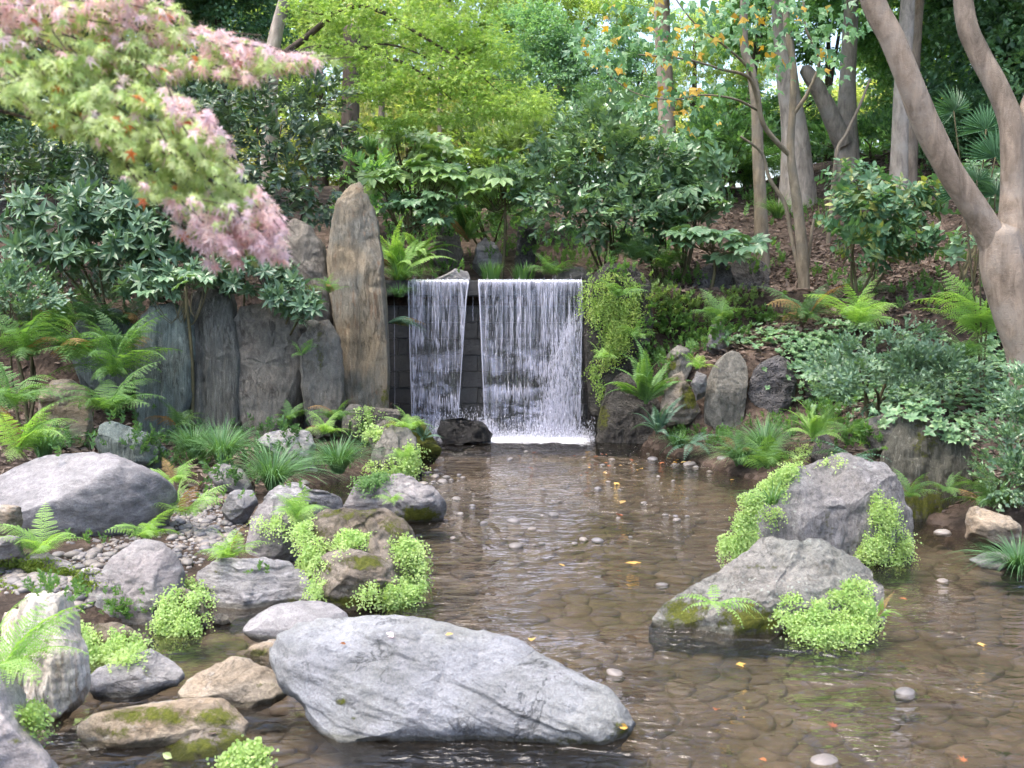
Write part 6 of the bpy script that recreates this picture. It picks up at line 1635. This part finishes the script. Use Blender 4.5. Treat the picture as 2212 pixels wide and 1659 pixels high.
fatsia("bluish fatsia at the foot of the whorl-leaved shrub", [(400, 610, 60, 30), (340, 640, 30, 24)], 12.3, .24, 'fatsia_d', n=16, seed=7)
# ---- fan palms at the right
PF = []
for s in range(2):
    rg = np.random.default_rng(s + 200)
    Vv, Ff = T_lance(.045, .2, True)
    a = np.radians(np.linspace(-115, 115, 30))
    ax = np.stack([np.sin(a), np.cos(a), rg.normal(0, .05, 30)], -1)
    V, F, r = stamp(Vv, Ff, frames(ax, np.tile([0, 0, 1.0], (30, 1))) * rg.uniform(.85, 1, 30)[:, None, None], np.zeros((30, 3)), np.full(30, .2))
    PF.append(new_mesh("fan_leaf", V, F, r))
def palm(label, u, v, Y, items, size):
    b = P(u, v, Y); b[2] = gz(b[0], Y) - .03
    e = empty("fan_palm", b, label, "palm")
    rg = np.random.default_rng(int(u))
    for k, (a, c, dy) in enumerate(items):
        p = P(a, c, Y + dy)
        d = norm(p - b - np.array([0, 0, .5]))
        ax = norm(d + rg.normal(0, .2, 3)); nr = norm(np.array([rg.normal(0, .3), -.8, .6]))
        obj("fan_leaf", PF[k % 2], LM['palm'], e, M=mat4(frames(ax[None], nr[None])[0] * size * rg.uniform(.8, 1.1), p - b))
        limb(e, b, [b, (b + p) / 2 + [0, 0, .1], p], [.012, .01, .008], BK['stem'], "leaf_stalk", 5, 4)
    return e
palm("fan palm with split leaves between the fork's limbs", 2110, 420, 13.2, [(2060, 240, 0), (2130, 280, .2), (2150, 340, -.1)], .42)
palm("small fan palm in the shade left of the big fork", 2140, 420, 11.5, [(2110, 390, 0), (2150, 420, .1), (2080, 410, .2)], .3)

# ================================================================== ferns
F_ = fern
F_("large arching fern left of the dark rounded boulder", 150, 775, .78, 'fern_m', 11, Y=11.9, tilt=(.1, -.3))
F_("arching fern hanging over the blotchy boulder", 245, 810, .75, 'fern_m', 11, Y=11.6, tilt=(.3, -.3))
F_("dark fern between the dark rounded boulder and the green-grey standing stone", 262, 760, .5, 'fern_d', 9, Y=11.9, tilt=(.3, -.2))
F_("fern in front of the blue-green nandina's foot", 60, 775, .7, 'fern_m', 10, Y=11.6, tilt=(.1, -.3))
F_("drooping fern beside the blotchy boulder's right flank", 232, 885, .62, 'fern_m', 9, Y=11.0, tilt=(.2, -.3))
F_("bright fern at the left border above the huge lavender boulder", 20, 880, .7, 'fern_m', 10, Y=10.6, tilt=(.4, -.2))
F_("dark fern peeping over the dark rounded boulder", 200, 700, .55, 'fern_d', 9, Y=12.6, tilt=(0, -.4))
F_("mid-green fern left of the dark rounded boulder at the bank", 110, 715, .6, 'fern_m', 9, Y=12.4, tilt=(0, -.3))
F_("pale bright fern low at the left border behind the huge boulder", 40, 975, .62, 'fern_b', 10, Y=9.6, tilt=(.5, -.1))
F_("small dark fern at the foot of the green-grey standing stone", 385, 920, .36, 'fern_d', 8, Y=11.7)
F_("bright fern in front of the sedge below the standing stones", 375, 1040, .38, 'fern_b', 10, Y=9.7)
F_("little fern in the cleft at the broad brown stone's foot", 625, 905, .26, 'fern_m', 7, Y=12.0)
F_("fern at the foot of the tall ochre stone", 725, 905, .36, 'fern_m', 9, Y=12.0, tilt=(-.1, -.3))
F_("light fern in front of the rough brown rock", 700, 935, .3, 'fern_b', 8, Y=11.6)
F_("fern sprouting on the dark stone behind the ochre one", 712, 630, .3, 'fern_m', 7, Y=12.5, tilt=(-.2, -.3))
F_("tiny fern in a crack of the narrow cracked stone", 650, 765, .24, 'fern_m', 6, Y=12.2)
F_("broad blue-green fern hanging from the weir's corner", 838, 695, .42, 'fern_u', 8, 'hol', Y=13.3, tilt=(.8, -.3), arc=(-70, 70), name="holly_fern")
F_("plumy fern above the weir beside the ochre stone", 862, 600, .75, 'fern_b', 12, 'pin', Y=14.3, tilt=(.1, -.1), lift=.25)
F_("pale sword fern leaning over the weir behind the plumy one", 905, 560, .6, 'fern_b', 9, 'pin', Y=14.8, tilt=(.4, -.1))
F_("dark hanging fern behind the porous stone", 1010, 520, .65, 'fern_d', 9, 'pin', Y=16.2)
F_("fern right of the iris tuft on the weir", 1190, 590, .42, 'fern_m', 10, Y=14.6)
F_("fern below the laurel behind the weir's end", 1370, 560, .5, 'fern_d', 10, Y=14.6)
F_("upright fern in front of the laurel's dark stems", 1440, 580, .5, 'fern_m', 9, Y=14.6)
F_("tall arching fern on the right of the fern wall", 1395, 870, .75, 'fern_m', 13, 'pin', Y=12.8, tilt=(.15, -.2), lift=.2)
F_("blue-green fern below the tall arching one", 1420, 935, .45, 'fern_u', 10, 'pin', Y=12.3, tilt=(.1, -.3))
F_("dark fern low beside the oval stone", 1490, 955, .36, 'fern_u', 10, 'hol', Y=12.1, tilt=(.1, -.4), name="holly_fern")
F_("little fern above the moss-streaked stone", 1505, 795, .26, 'fern_b', 7, Y=12.4)
F_("fern on the slope under the craggy rocks", 1560, 690, .42, 'fern_m', 9, Y=13.4)
F_("dark fern at the many-stemmed tree's foot", 1740, 690, .6, 'fern_d', 11, Y=13.4, tilt=(-.1, -.3))
F_("bright fern on the slope right of the many-stemmed tree", 1850, 700, .62, 'fern_b', 11, Y=12.6, tilt=(.0, -.2), lift=.15)
F_("shaded fern behind the bright slope fern", 1870, 640, .5, 'fern_d', 8, Y=14.2)
F_("big bright fern beside the forked tree's trunk", 2115, 720, .75, 'fern_b', 13, Y=11.6, tilt=(0, -.2), lift=.15)
F_("shaded fern below the big bright one by the trunk", 2080, 770, .45, 'fern_m', 9, Y=11.2)
F_("bright fern behind the sedge tuft on the right bank", 1755, 950, .5, 'fern_b', 11, 'pin', Y=11.0, lift=.1)
F_("small fern under the groundcover's edge beside the brown boulder", 1840, 935, .3, 'fern_m', 8, Y=10.4)
F_("fern behind the top of the largest grey boulder", 1660, 1010, .45, 'fern_m', 10, Y=10.2)
F_("fern in front of the sedge on the right bank", 1600, 985, .34, 'fern_m', 9, Y=11.4)
F_("dark glossy fern hanging between the largest boulder and the groundcover", 1840, 985, .4, 'fern_u', 8, 'hol', Y=9.5, tilt=(-.2, -.3), name="holly_fern")
F_("small pale fern on the striped mossy rock", 1965, 1070, .28, 'fern_m', 7, Y=8.9, tilt=(-.1, -.5))
F_("little fern on the striped rock's far shoulder", 2050, 1060, .25, 'fern_m', 6, Y=8.9, tilt=(0, -.5))
F_("fern over the squared edging block", 2140, 1090, .42, 'fern_m', 9, Y=8.7, tilt=(-.3, -.3))
F_("bright fern against the huge boulder at the left", 85, 1195, .34, 'fern_b', 7, Y=6.9, tilt=(.0, -.2), lift=.2)
F_("bright low fern at the huge boulder's right foot", 315, 1160, .28, 'fern_b', 7, Y=7.2, tilt=(.1, -.2))
F_("pale fern beside the huge boulder's tip", 405, 1110, .34, 'fern_b', 7, Y=8.0, tilt=(.3, -.1))
F_("bushy bright fern on the stone before the mauve-brown boulder", 495, 1205, .29, 'fern_b', 9, Y=6.95, tilt=(.05, -.3), lift=.1)
F_("blurred pale fern beside the banded stone at the border", -5, 1470, .42, 'fern_b', 10, Y=4.45, tilt=(.5, .0))
F_("small fern tuft on the low mauve rock", 850, 1082, .18, 'fern_b', 7, Y=8.55, tilt=(0, -.3))
F_("little fern on the grey-green grooved rock", 868, 990, .2, 'fern_b', 6, Y=10.2, tilt=(0, -.4))
F_("strap-leaved fern on the peaked boulder", 1545, 1300, .26, 'fern_b', 8, 'hol', Y=5.95, tilt=(0, -.5), name="strap_fern", lift=.1)
F_("short fern sprays at the peaked boulder's right end", 1895, 1330, .16, 'fern_b', 5, 'pin', Y=6.0, tilt=(.6, -.2))
F_("fern sprouting behind the twisted rock", 640, 1115, .26, 'fern_b', 8, Y=7.4, lift=.2)
F_("blue fern at the moss mound's foot", 915, 950, .28, 'fern_u', 7, 'pin', Y=11.6, tilt=(0, -.4))
F_("fern under the mound by the brown block", 880, 925, .3, 'fern_b', 8, Y=11.5, tilt=(.2, -.3))
F_("thin fern in the shade above the standing stones' gap", 275, 700, .45, 'fern_d', 8, Y=12.7, tilt=(0, -.4))

# ---- maidenhair
H = lambda o: [o.name]
maidenhair("lime maidenhair pouring down the right side of the rounded mossy boulder", [(890, 1225, 30, 60), (868, 1180, 26, 24), (860, 1280, 40, 30)], 520, on=[twist.name, round_.name], Y=6.75)
maidenhair("lime maidenhair between the twisted rock and the rounded boulder", [(705, 1190, 42, 26), (760, 1165, 40, 18), (670, 1210, 18, 24)], 330, on=[twist.name, round_.name], Y=6.6)
maidenhair("sparse maidenhair on the left flank of the rounded boulder", [(690, 1265, 16, 26), (795, 1270, 18, 16)], 60, on=[round_.name], Y=6.5)
maidenhair("lime maidenhair below the leaning mauve boulder", [(395, 1320, 46, 46), (372, 1350, 30, 32), (420, 1275, 26, 26)], 430, Y=6.2)
maidenhair("dense lime maidenhair cushion over the flat grey stone", [(235, 1400, 66, 40), (285, 1405, 40, 32), (190, 1370, 26, 26)], 560, Y=5.75)
maidenhair("large lime maidenhair on the peaked boulder's front", [(1790, 1320, 80, 44), (1840, 1330, 50, 38), (1720, 1320, 44, 36), (1780, 1350, 60, 28)], 800, on=H(front), Y=6.0)
maidenhair("small lime sprig on the peaked boulder's shoulder", [(1838, 1262, 26, 8)], 40, on=H(front))
maidenhair("lime maidenhair hanging from the left end of the largest boulder", [(1595, 1165, 44, 40), (1612, 1125, 26, 26), (1620, 1080, 24, 16)], 420, on=H(big), Y=7.6)
maidenhair("lime maidenhair trailing down the right face of the largest boulder", [(1905, 1100, 26, 50), (1925, 1170, 40, 44), (1895, 1160, 34, 30), (1870, 1190, 20, 20)], 560, on=H(big))
maidenhair("lime maidenhair crowning the left shoulder of the largest boulder", [(1690, 1040, 34, 28), (1660, 1060, 26, 20), (1715, 1015, 30, 14)], 300, on=H(big), Y=7.9)
maidenhair("thin lime sprigs on top of the largest boulder", [(1800, 1000, 30, 10), (1845, 1030, 16, 16), (1670, 1108, 18, 10)], 70, on=H(big))
maidenhair("lime fern carpet behind the largest boulder", [(1745, 985, 40, 18), (1790, 945, 26, 24)], 220, Y=9.2)
maidenhair("yellow-green maidenhair wall beside the waterfall", [(1310, 680, 44, 90), (1300, 800, 30, 50), (1345, 660, 36, 70), (1290, 640, 24, 40), (1330, 740, 30, 50)], 900, 'maiden_y', on=H(cliff), leaf=.018, Y=13.45, out=.12, hang=.12, gap=.03)
F_("small fern tucked into the top of the fern wall", 1335, 640, .34, 'fern_m', 7, Y=13.4, tilt=(.1, -.5))
F_("small fern halfway down the fern wall", 1375, 730, .36, 'fern_m', 7, Y=13.3, tilt=(.2, -.5))
F_("little bright fern low on the fern wall", 1300, 770, .26, 'fern_b', 6, Y=13.35, tilt=(-.1, -.5))
maidenhair("lime maidenhair below the grey-green grooved rock", [(845, 1010, 44, 20), (890, 990, 18, 30), (815, 1025, 24, 12)], 260, Y=10.4, leaf=.02)
maidenhair("lime maidenhair clump at the bottom edge on the dark mossy stone", [(538, 1630, 34, 30), (515, 1655, 30, 20)], 260, Y=4.4, leaf=.015)
maidenhair("little maidenhair tuft between the pale boulder and the banded stone", [(48, 1545, 16, 34)], 90, Y=4.6)
maidenhair("maidenhair spilling behind the twisted rock", [(655, 1135, 26, 40), (640, 1100, 22, 18)], 220, Y=7.3)
maidenhair("sparse maidenhair sprigs on the mauve-brown boulder", [(590, 1125, 40, 8), (625, 1140, 18, 8)], 50, Y=7.4, leaf=.014)
maidenhair("lime maidenhair among the rocks at the ochre stone's foot", [(790, 905, 14, 30), (805, 940, 24, 20)], 130, Y=12.1, leaf=.022)
maidenhair("low clover cushion below the grey-green grooved rock", [(800, 1035, 40, 14)], 160, 'fern_m', Y=10.2, leaf=.014)

# ---- tufts
tuft("big dark sedge tuft drooping to the inlet", 590, 1055, .62, 330, 'grass', Y=9.7, spread=.85, wind=(.15, -.1))
tuft("sedge tuft in front of the split standing stone", 480, 1000, .6, 300, 'grass', Y=10.6, spread=.8, wind=(.1, -.1))
tuft("sedge tuft nearest the green-grey standing stone", 420, 985, .5, 200, 'grass', Y=10.9, spread=.7)
tuft("dark sedge tuft beside the inlet and grooved rock", 730, 1020, .55, 320, 'grass', Y=10.6, spread=.85)
tuft("sedge tuft on the right bank below the porous stone", 1650, 985, .58, 380, 'grass', Y=11.4, spread=.85, wind=(-.15, -.1))
tuft("second sedge tuft spilling left to the water on the right bank", 1600, 1000, .42, 200, 'grass', Y=11.3, spread=.9, wind=(-.2, -.1))
tuft("small sedge at the dripping rock's foot", 1465, 965, .3, 140, 'grass', Y=12.2, spread=.9)
tuft("bright iris-like tuft standing on the weir lip", 1060, 606, .34, 130, 'grass_l', Y=14.45, spread=.45, width=.007, name="iris_tuft", rad=.14)
tuft("second iris-like tuft toward the middle of the weir lip", 1130, 606, .32, 110, 'grass_l', Y=14.5, spread=.5, width=.007, name="iris_tuft", rad=.14)
tuft("fine grass tuft above the weir beside the ochre stone", 862, 612, .5, 170, 'grass_l', Y=14.0, spread=.9, wind=(.15, -.2))
tuft("brownish moss grass hanging off the weir's corner", 862, 640, .25, 150, 'grass', Y=13.75, spread=.9, wind=(0, -.3))
tuft("bluish sedge below the pale fern at the left border", 95, 985, .5, 170, 'grass', Y=9.9, spread=.8)
tuft("sedge tuft at the pool edge under the dark bush", 2200, 1235, .38, 200, 'grass', Y=7.6, spread=.9, wind=(-.2, -.1))
tuft("thin grass behind the fatsia on the left of the hollow", 800, 330, .6, 160, 'grass', Y=17.8, spread=.7)
tuft("grass clump on the leafy slope by the slim trunk", 1680, 470, .5, 160, 'grass_l', Y=15.6, spread=.8)
tuft("grass sprouting on the left shoulder of the largest boulder", 1665, 1085, .22, 50, 'grass_l', Y=7.6, spread=.9, wind=(-.3, -.2))
# ================================================================== small things
rg = np.random.default_rng(12)
# leaf litter on the banks
def litter(label, regions, n, seed):
    rg = np.random.default_rng(seed)
    tV, tF = T_lance(.24, -.15, False, .12)
    Rs, Ts = [], []
    for _ in range(n):
        e = regions[rg.integers(len(regions))]
        x, y = rg.uniform(e[0], e[1]), rg.uniform(e[2], e[3])
        if edgeL(y) - .05 < x < edgeR(y) + .05 and y < 14.3: continue
        z = gz(x, y) if False else 0
        Ts.append((x, y, 0)); 
    Ts = np.array(Ts); Ts[:, 2] = height(Ts[:, 0], Ts[:, 1]) + .012
    m = len(Ts)
    nr = np.array([-.2, -.3, 1.0])[None] + rg.normal(0, .35, (m, 3))
    R = frames(rg.normal(0, 1, (m, 3)) * [1, 1, .25], nr) * rg.uniform(.05, .13, m)[:, None, None]
    V, F, r = stamp(tV, tF, R, Ts, rg.random(m))
    c = Ts.mean(0)
    obj("leaf_litter", new_mesh("leaf_litter", V - c, F, r), LM['litter'], None, c, label, "dead leaves", None, 'stuff')
litter("brown dead leaves strewn over the right slope", [(2.0, 8.5, 12.8, 22), (3, 8, 9, 14), (2, 6, 12.8, 17)], 15000, 1)
litter("brown dead leaves under the shrubs on the left bank", [(-8, -1.5, 12.8, 18), (-6, -2.2, 9, 13)], 5000, 2)

def on_ground(u, v):
    r = hit(u, v)
    if r is None: return None
    dx, dy, dz = ray(u, v)
    t = T_BVH.ray_cast(Vector((0, 0, CAMZ)), Vector((float(dx), float(dy), float(dz))).normalized())
    return r if t[0] is not None and abs(t[3] - r[3]) < .002 else None
# pebbles
def peb_mesh(seed, nu=12, nv_=7):
    rg = np.random.default_rng(seed)
    V = [(0, 0, 1.0)]
    for i in range(1, nv_):
        t = math.pi * i / nv_
        for j in range(nu):
            a = 2 * math.pi * j / nu
            V.append((math.sin(t) * math.cos(a), math.sin(t) * math.sin(a), math.cos(t)))
    V.append((0, 0, -1.0))
    V = np.array(V)
    V = V * (1 + .22 * fbm(V * 1.3 + seed * 5, 2, seed))[:, None] * np.array([1, .78, .5])
    F = []
    for j in range(nu): F.append((0, 1 + j, 1 + (j + 1) % nu))
    for i in range(nv_ - 2):
        for j in range(nu):
            a, b = 1 + i * nu + j, 1 + i * nu + (j + 1) % nu
            F += [(a, a + nu, b + nu), (a, b + nu, b)]
    e = len(V) - 1
    for j in range(nu): F.append((e, 1 + (nv_ - 2) * nu + (j + 1) % nu, 1 + (nv_ - 2) * nu + j))
    return new_mesh("pebble", V, np.array(F, np.int32), smooth=True)
PB = [peb_mesh(s) for s in range(5)]
def pebble(p, s, label, group, rg, name="pebble", flat=1.0):
    M = Matrix.Translation(Vector(p)) @ Matrix.Rotation(rg.uniform(0, 6.28), 4, 'Z') @ Matrix.Rotation(rg.normal(0, .15), 4, 'X') @ Matrix.Diagonal((s, s, s * flat, 1))
    return obj(name, PB[rg.integers(5)], M_PEB, None, label=label, cat="pebble", group=group, M=M)
# gravel bank on the left
gb = [(300, 1190, 90, 26), (430, 1130, 80, 40), (340, 1215, 60, 16), (210, 1230, 60, 14), (470, 1170, 50, 26), (440, 1075, 60, 20), (200, 1205, 60, 8), (120, 1262, 100, 18), (60, 1250, 60, 20), (250, 1280, 20, 16), (150, 1300, 40, 20)]
A = np.array([e[2] * e[3] for e in gb], float); A /= A.sum()
n = 0; tries = 0
while n < 250 and tries < 1200:
    tries += 1
    e = gb[rg.choice(len(gb), p=A)]
    h = on_ground(e[0] + rg.normal(0, .5) * e[2], e[1] + rg.normal(0, .5) * e[3])
    if h is None or h[0].z > .42 or h[1].z < .8: continue
    s = rg.uniform(.022, .055)
    pebble(np.array(h[0]) + [0, 0, s * .2], s, "smooth grey or tan pebble on the gravel bank by the huge boulder", "pebbles of the gravel bank", rg)
    n += 1
# the finer gravel between them
Ts = []
for _ in range(2600):
    e = gb[rg.choice(len(gb), p=A)]
    h = on_ground(e[0] + rg.normal(0, .6) * e[2], e[1] + rg.normal(0, .6) * e[3])
    if h is None or h[0].z > .42 or h[1].z < .75 or h[0].z < -.05: continue
    Ts.append(tuple(h[0]))
Ts = np.array(Ts)
GP = peb_mesh(9, 7, 4)
pv = np.array([v.co for v in GP.vertices]); pf = np.array([list(p.vertices) for p in GP.polygons], np.int32)
bpy.data.meshes.remove(GP)
a_ = rg.uniform(0, 6.28, len(Ts)); s_ = rg.uniform(.01, .026, len(Ts))
Rz = np.zeros((len(Ts), 3, 3)); Rz[:, 0, 0] = np.cos(a_) * s_; Rz[:, 0, 1] = -np.sin(a_) * s_; Rz[:, 1, 0] = np.sin(a_) * s_; Rz[:, 1, 1] = np.cos(a_) * s_; Rz[:, 2, 2] = s_
c = Ts.mean(0)
V, F, r = stamp(pv, pf, Rz, Ts - c, rg.random(len(Ts)))
obj("gravel", new_mesh("gravel", V, F, r, smooth=True), M_PEB, None, c, "fine grey and tan gravel between the pebbles of the left bank", "gravel", None, 'stuff')
# stream pebbles that break the surface
sp = [(1100, 1100, 110, 50), (1180, 1180, 100, 40), (1300, 1050, 150, 30), (1500, 1010, 90, 20), (1000, 1060, 60, 40), (960, 1020, 30, 20), (1550, 1060, 60, 40), (1120, 990, 120, 14), (1350, 1000, 120, 16), (1450, 1100, 100, 40), (930, 1060, 20, 40), (690, 1040, 40, 12)]
n = 0
while n < 65:
    e = sp[rg.integers(len(sp))]
    u, v = e[0] + rg.normal(0, .6) * e[2], e[1] + rg.normal(0, .6) * e[3]
    Y = ground_hit(u, v)
    p = P(u, v, Y)
    if p[2] > .05 or not (edgeL(Y) + .1 < p[0] < edgeR(Y) - .1): continue
    s = rg.uniform(.016, .048)
    pebble([p[0], p[1], -s * rg.uniform(.1, .35)], s, "wet pebble breaking the rippled surface below the waterfall", "pebbles in the stream", rg)
    n += 1
for (u, v, s, lab) in [(915, 1045, .075, "round tan pebble heaped by the grooved rock, largest of the heap"), (940, 1030, .07, "flat pale pebble leaning by the grooved rock"), (925, 1022, .06, "grey pebble at the back of the heap by the grooved rock"), (955, 1040, .08, "oval pale pebble at the pool side of the heap"), (890, 1040, .06, "dark pebble against the grooved rock"),
                       (985, 1078, .065, "white-topped pebble below the heap in the pool"), (658, 1042, .075, "pale rounded stone at the inlet under the sedge"), (1110, 1126, .07, "pale pebble of the mid-stream cluster, farthest from the fall"), (1150, 1143, .05, "little flat pebble of the mid-stream cluster"), (1196, 1112, .07, "tan pebble standing alone mid-stream"),
                       (1115, 1180, .085, "broad pale pebble in the middle of the stream"), (1290, 1168, .06, "brown pebble mid-stream before the peaked boulder"), (1780, 1645, .095, "single pale wet stone at the bottom edge of the pool"), (1955, 1497, .085, "grey stone with a curled leaf in the near pool"), (2035, 1255, .07, "white-grey stone by the flat pale slab"),
                       (1330, 1453, .08, "flat stone awash beside the big slab's edge"), (1410, 992, .09, "brown stone with a yellow leaf near the right bank"), (1490, 1003, .11, "long tan stone near the right bank sedge"), (1560, 990, .09, "pale stone at the water's edge under the sedge"), (2035, 1150, .09, "flat dark stone between the striped rock and the edging block"),
                       (1690, 1240, .05, "small stone awash behind the peaked boulder"), (1430, 1262, .06, "small dark stone left of the peaked boulder")]:
    Y = ground_hit(u, v); p = P(u, v, Y)
    s *= .85
    pebble([p[0], p[1], max(p[2], 0) - s * (.25 if v > 1240 else .12)], s, lab, None, rg, name="pool_pebble", flat=.9)

# fallen leaves
fl = [new_mesh("fallen_leaf", V, F, np.full(len(F), .2)) for V, F in (T_lance(.26, -.18, True, .15), T_trident(), T_star(7, .32, -.1, 130, stem=True))]
def fallen(u, v, s, kind, m, label, group=None, dz=.004, on=None):
    if on is not None:
        h = hit(u, v, on)
        if h is None: return
        p, nr = np.array(h[0]), np.array(h[1])
    else:
        Y = ground_hit(u, v); p = P(u, v, Y); p[2] = max(p[2], 0.0); nr = np.array([0, 0, 1.0])
    ax = rg.normal(0, 1, 3) * [1, 1, .1]
    Rm = frames(norm(ax)[None], norm(nr + rg.normal(0, .12, 3))[None])[0] * s
    obj("fallen_leaf", fl[kind], LM[m], None, label=label, cat="leaf", group=group, M=mat4(Rm, p + nr * dz * 2))
for k in range(30):
    e = [(1250, 985, 130, 14), (1480, 1000, 80, 10), (1300, 1010, 140, 16), (1380, 1030, 120, 16)][k % 4]
    u, v = e[0] + rg.normal(0, .6) * e[2], e[1] + rg.normal(0, .6) * e[3]
    red = rg.random() < .45
    fallen(u, v, rg.uniform(.035, .085), int(rg.integers(2)), 'fallen_r' if red else 'fallen_y', "red-brown leaf floating below the waterfall" if red else "yellow leaf floating below the waterfall", "floating leaves near the fall")
for (u, v, s, k, m, lab) in [(1370, 1222, .13, 1, 'fallen_y', "large pale yellow leaf afloat left of the peaked boulder"), (1590, 1442, .06, 1, 'fallen_y', "pale fan-shaped leaf afloat before the peaked boulder"), (2110, 1394, .06, 1, 'fallen_y', "pale leaf afloat at the right of the near pool"), (1550, 1536, .07, 0, 'fallen_r', "orange leaf afloat beyond the big slab's tip"),
                             (1805, 1575, .07, 2, 'fallen_r', "red maple leaf afloat in the near pool"), (1640, 1643, .05, 0, 'fallen_r', "dark red leaf at the pool's bottom edge"), (2085, 1650, .06, 2, 'fallen_r', "red maple leaf in the bottom corner of the pool"), (1340, 1090, .10, 0, 'fallen_y', "curled yellow leaf afloat mid-stream"), (1345, 1117, .08, 0, 'fallen_r', "orange leaf afloat below the curled yellow one"),
                             (1150, 1383, .09, 0, 'fallen_y', "long pale leaf afloat behind the big slab"), (1960, 1300, .05, 0, 'fallen_r', "reddish leaf afloat right of the peaked boulder"), (1220, 1228, .05, 0, 'fallen_y', "small yellow leaf afloat in the middle of the pool")]:
    fallen(u, v, s, k, m, lab)
for (u, v, s, k, m, lab, o) in [(850, 1380, .06, 0, 'fg_pink', "curled pink leaf on the big slab's upper edge", slab), (962, 1376, .04, 0, 'fallen_y', "white curled leaf on the big slab near its ridge", slab), (748, 1394, .03, 0, 'fallen_r', "small red leaf on the big slab", slab), (1353, 1570, .05, 0, 'fallen_y', "tan leaf stuck on the big slab's tip", slab), (375, 1640, .06, 0, 'fg_green', "pale green leaf on the dark mossy stone", None),
                               (290, 985, .07, 0, 'fallen_y', "white leaf on the huge lavender boulder", huge), (460, 1590, .07, 2, 'litter', "dry maple leaf on the dark mossy stone", None)]:
    fallen(u, v, s, k, m, lab, None, .006, [o.name] if o else [h[0] for h in HOSTS])
# moss patch on the gravel bank
rgm = np.random.default_rng(3)
Rs, Ts = [], []
for _ in range(5200):
    e = [(50, 1222, 60, 14), (120, 1240, 70, 14), (60, 1262, 60, 14), (150, 1262, 50, 8)][rgm.integers(4)]
    h = hit(e[0] + rgm.normal(0, .5) * e[2], e[1] + rgm.normal(0, .5) * e[3])
    if h is None or h[0].y > 8 or h[0].z > .5: continue
    nn = norm(np.array(h[1]) + rgm.normal(0, .5, 3))
    Ts.append(np.array(h[0])); Rs.append(frames(norm(nn + rgm.normal(0, .4, 3))[None], rgm.normal(0, 1, (1, 3)))[0] * rgm.uniform(.012, .026))
Ts = np.array(Ts); c = Ts.mean(0)
V, F, r = stamp(*T_diamond(.34), np.array(Rs), Ts - c, rgm.random(len(Ts)))
LM['moss'] = leaf_mat("bright_moss", [(.13, .20, .02), (.18, .26, .025), (.24, .32, .04)], .8, .1, .3)
obj("moss", new_mesh("moss", V, F, r), LM['moss'], None, c, "bright green moss patch on the gravel bank", "moss", None, 'stuff')
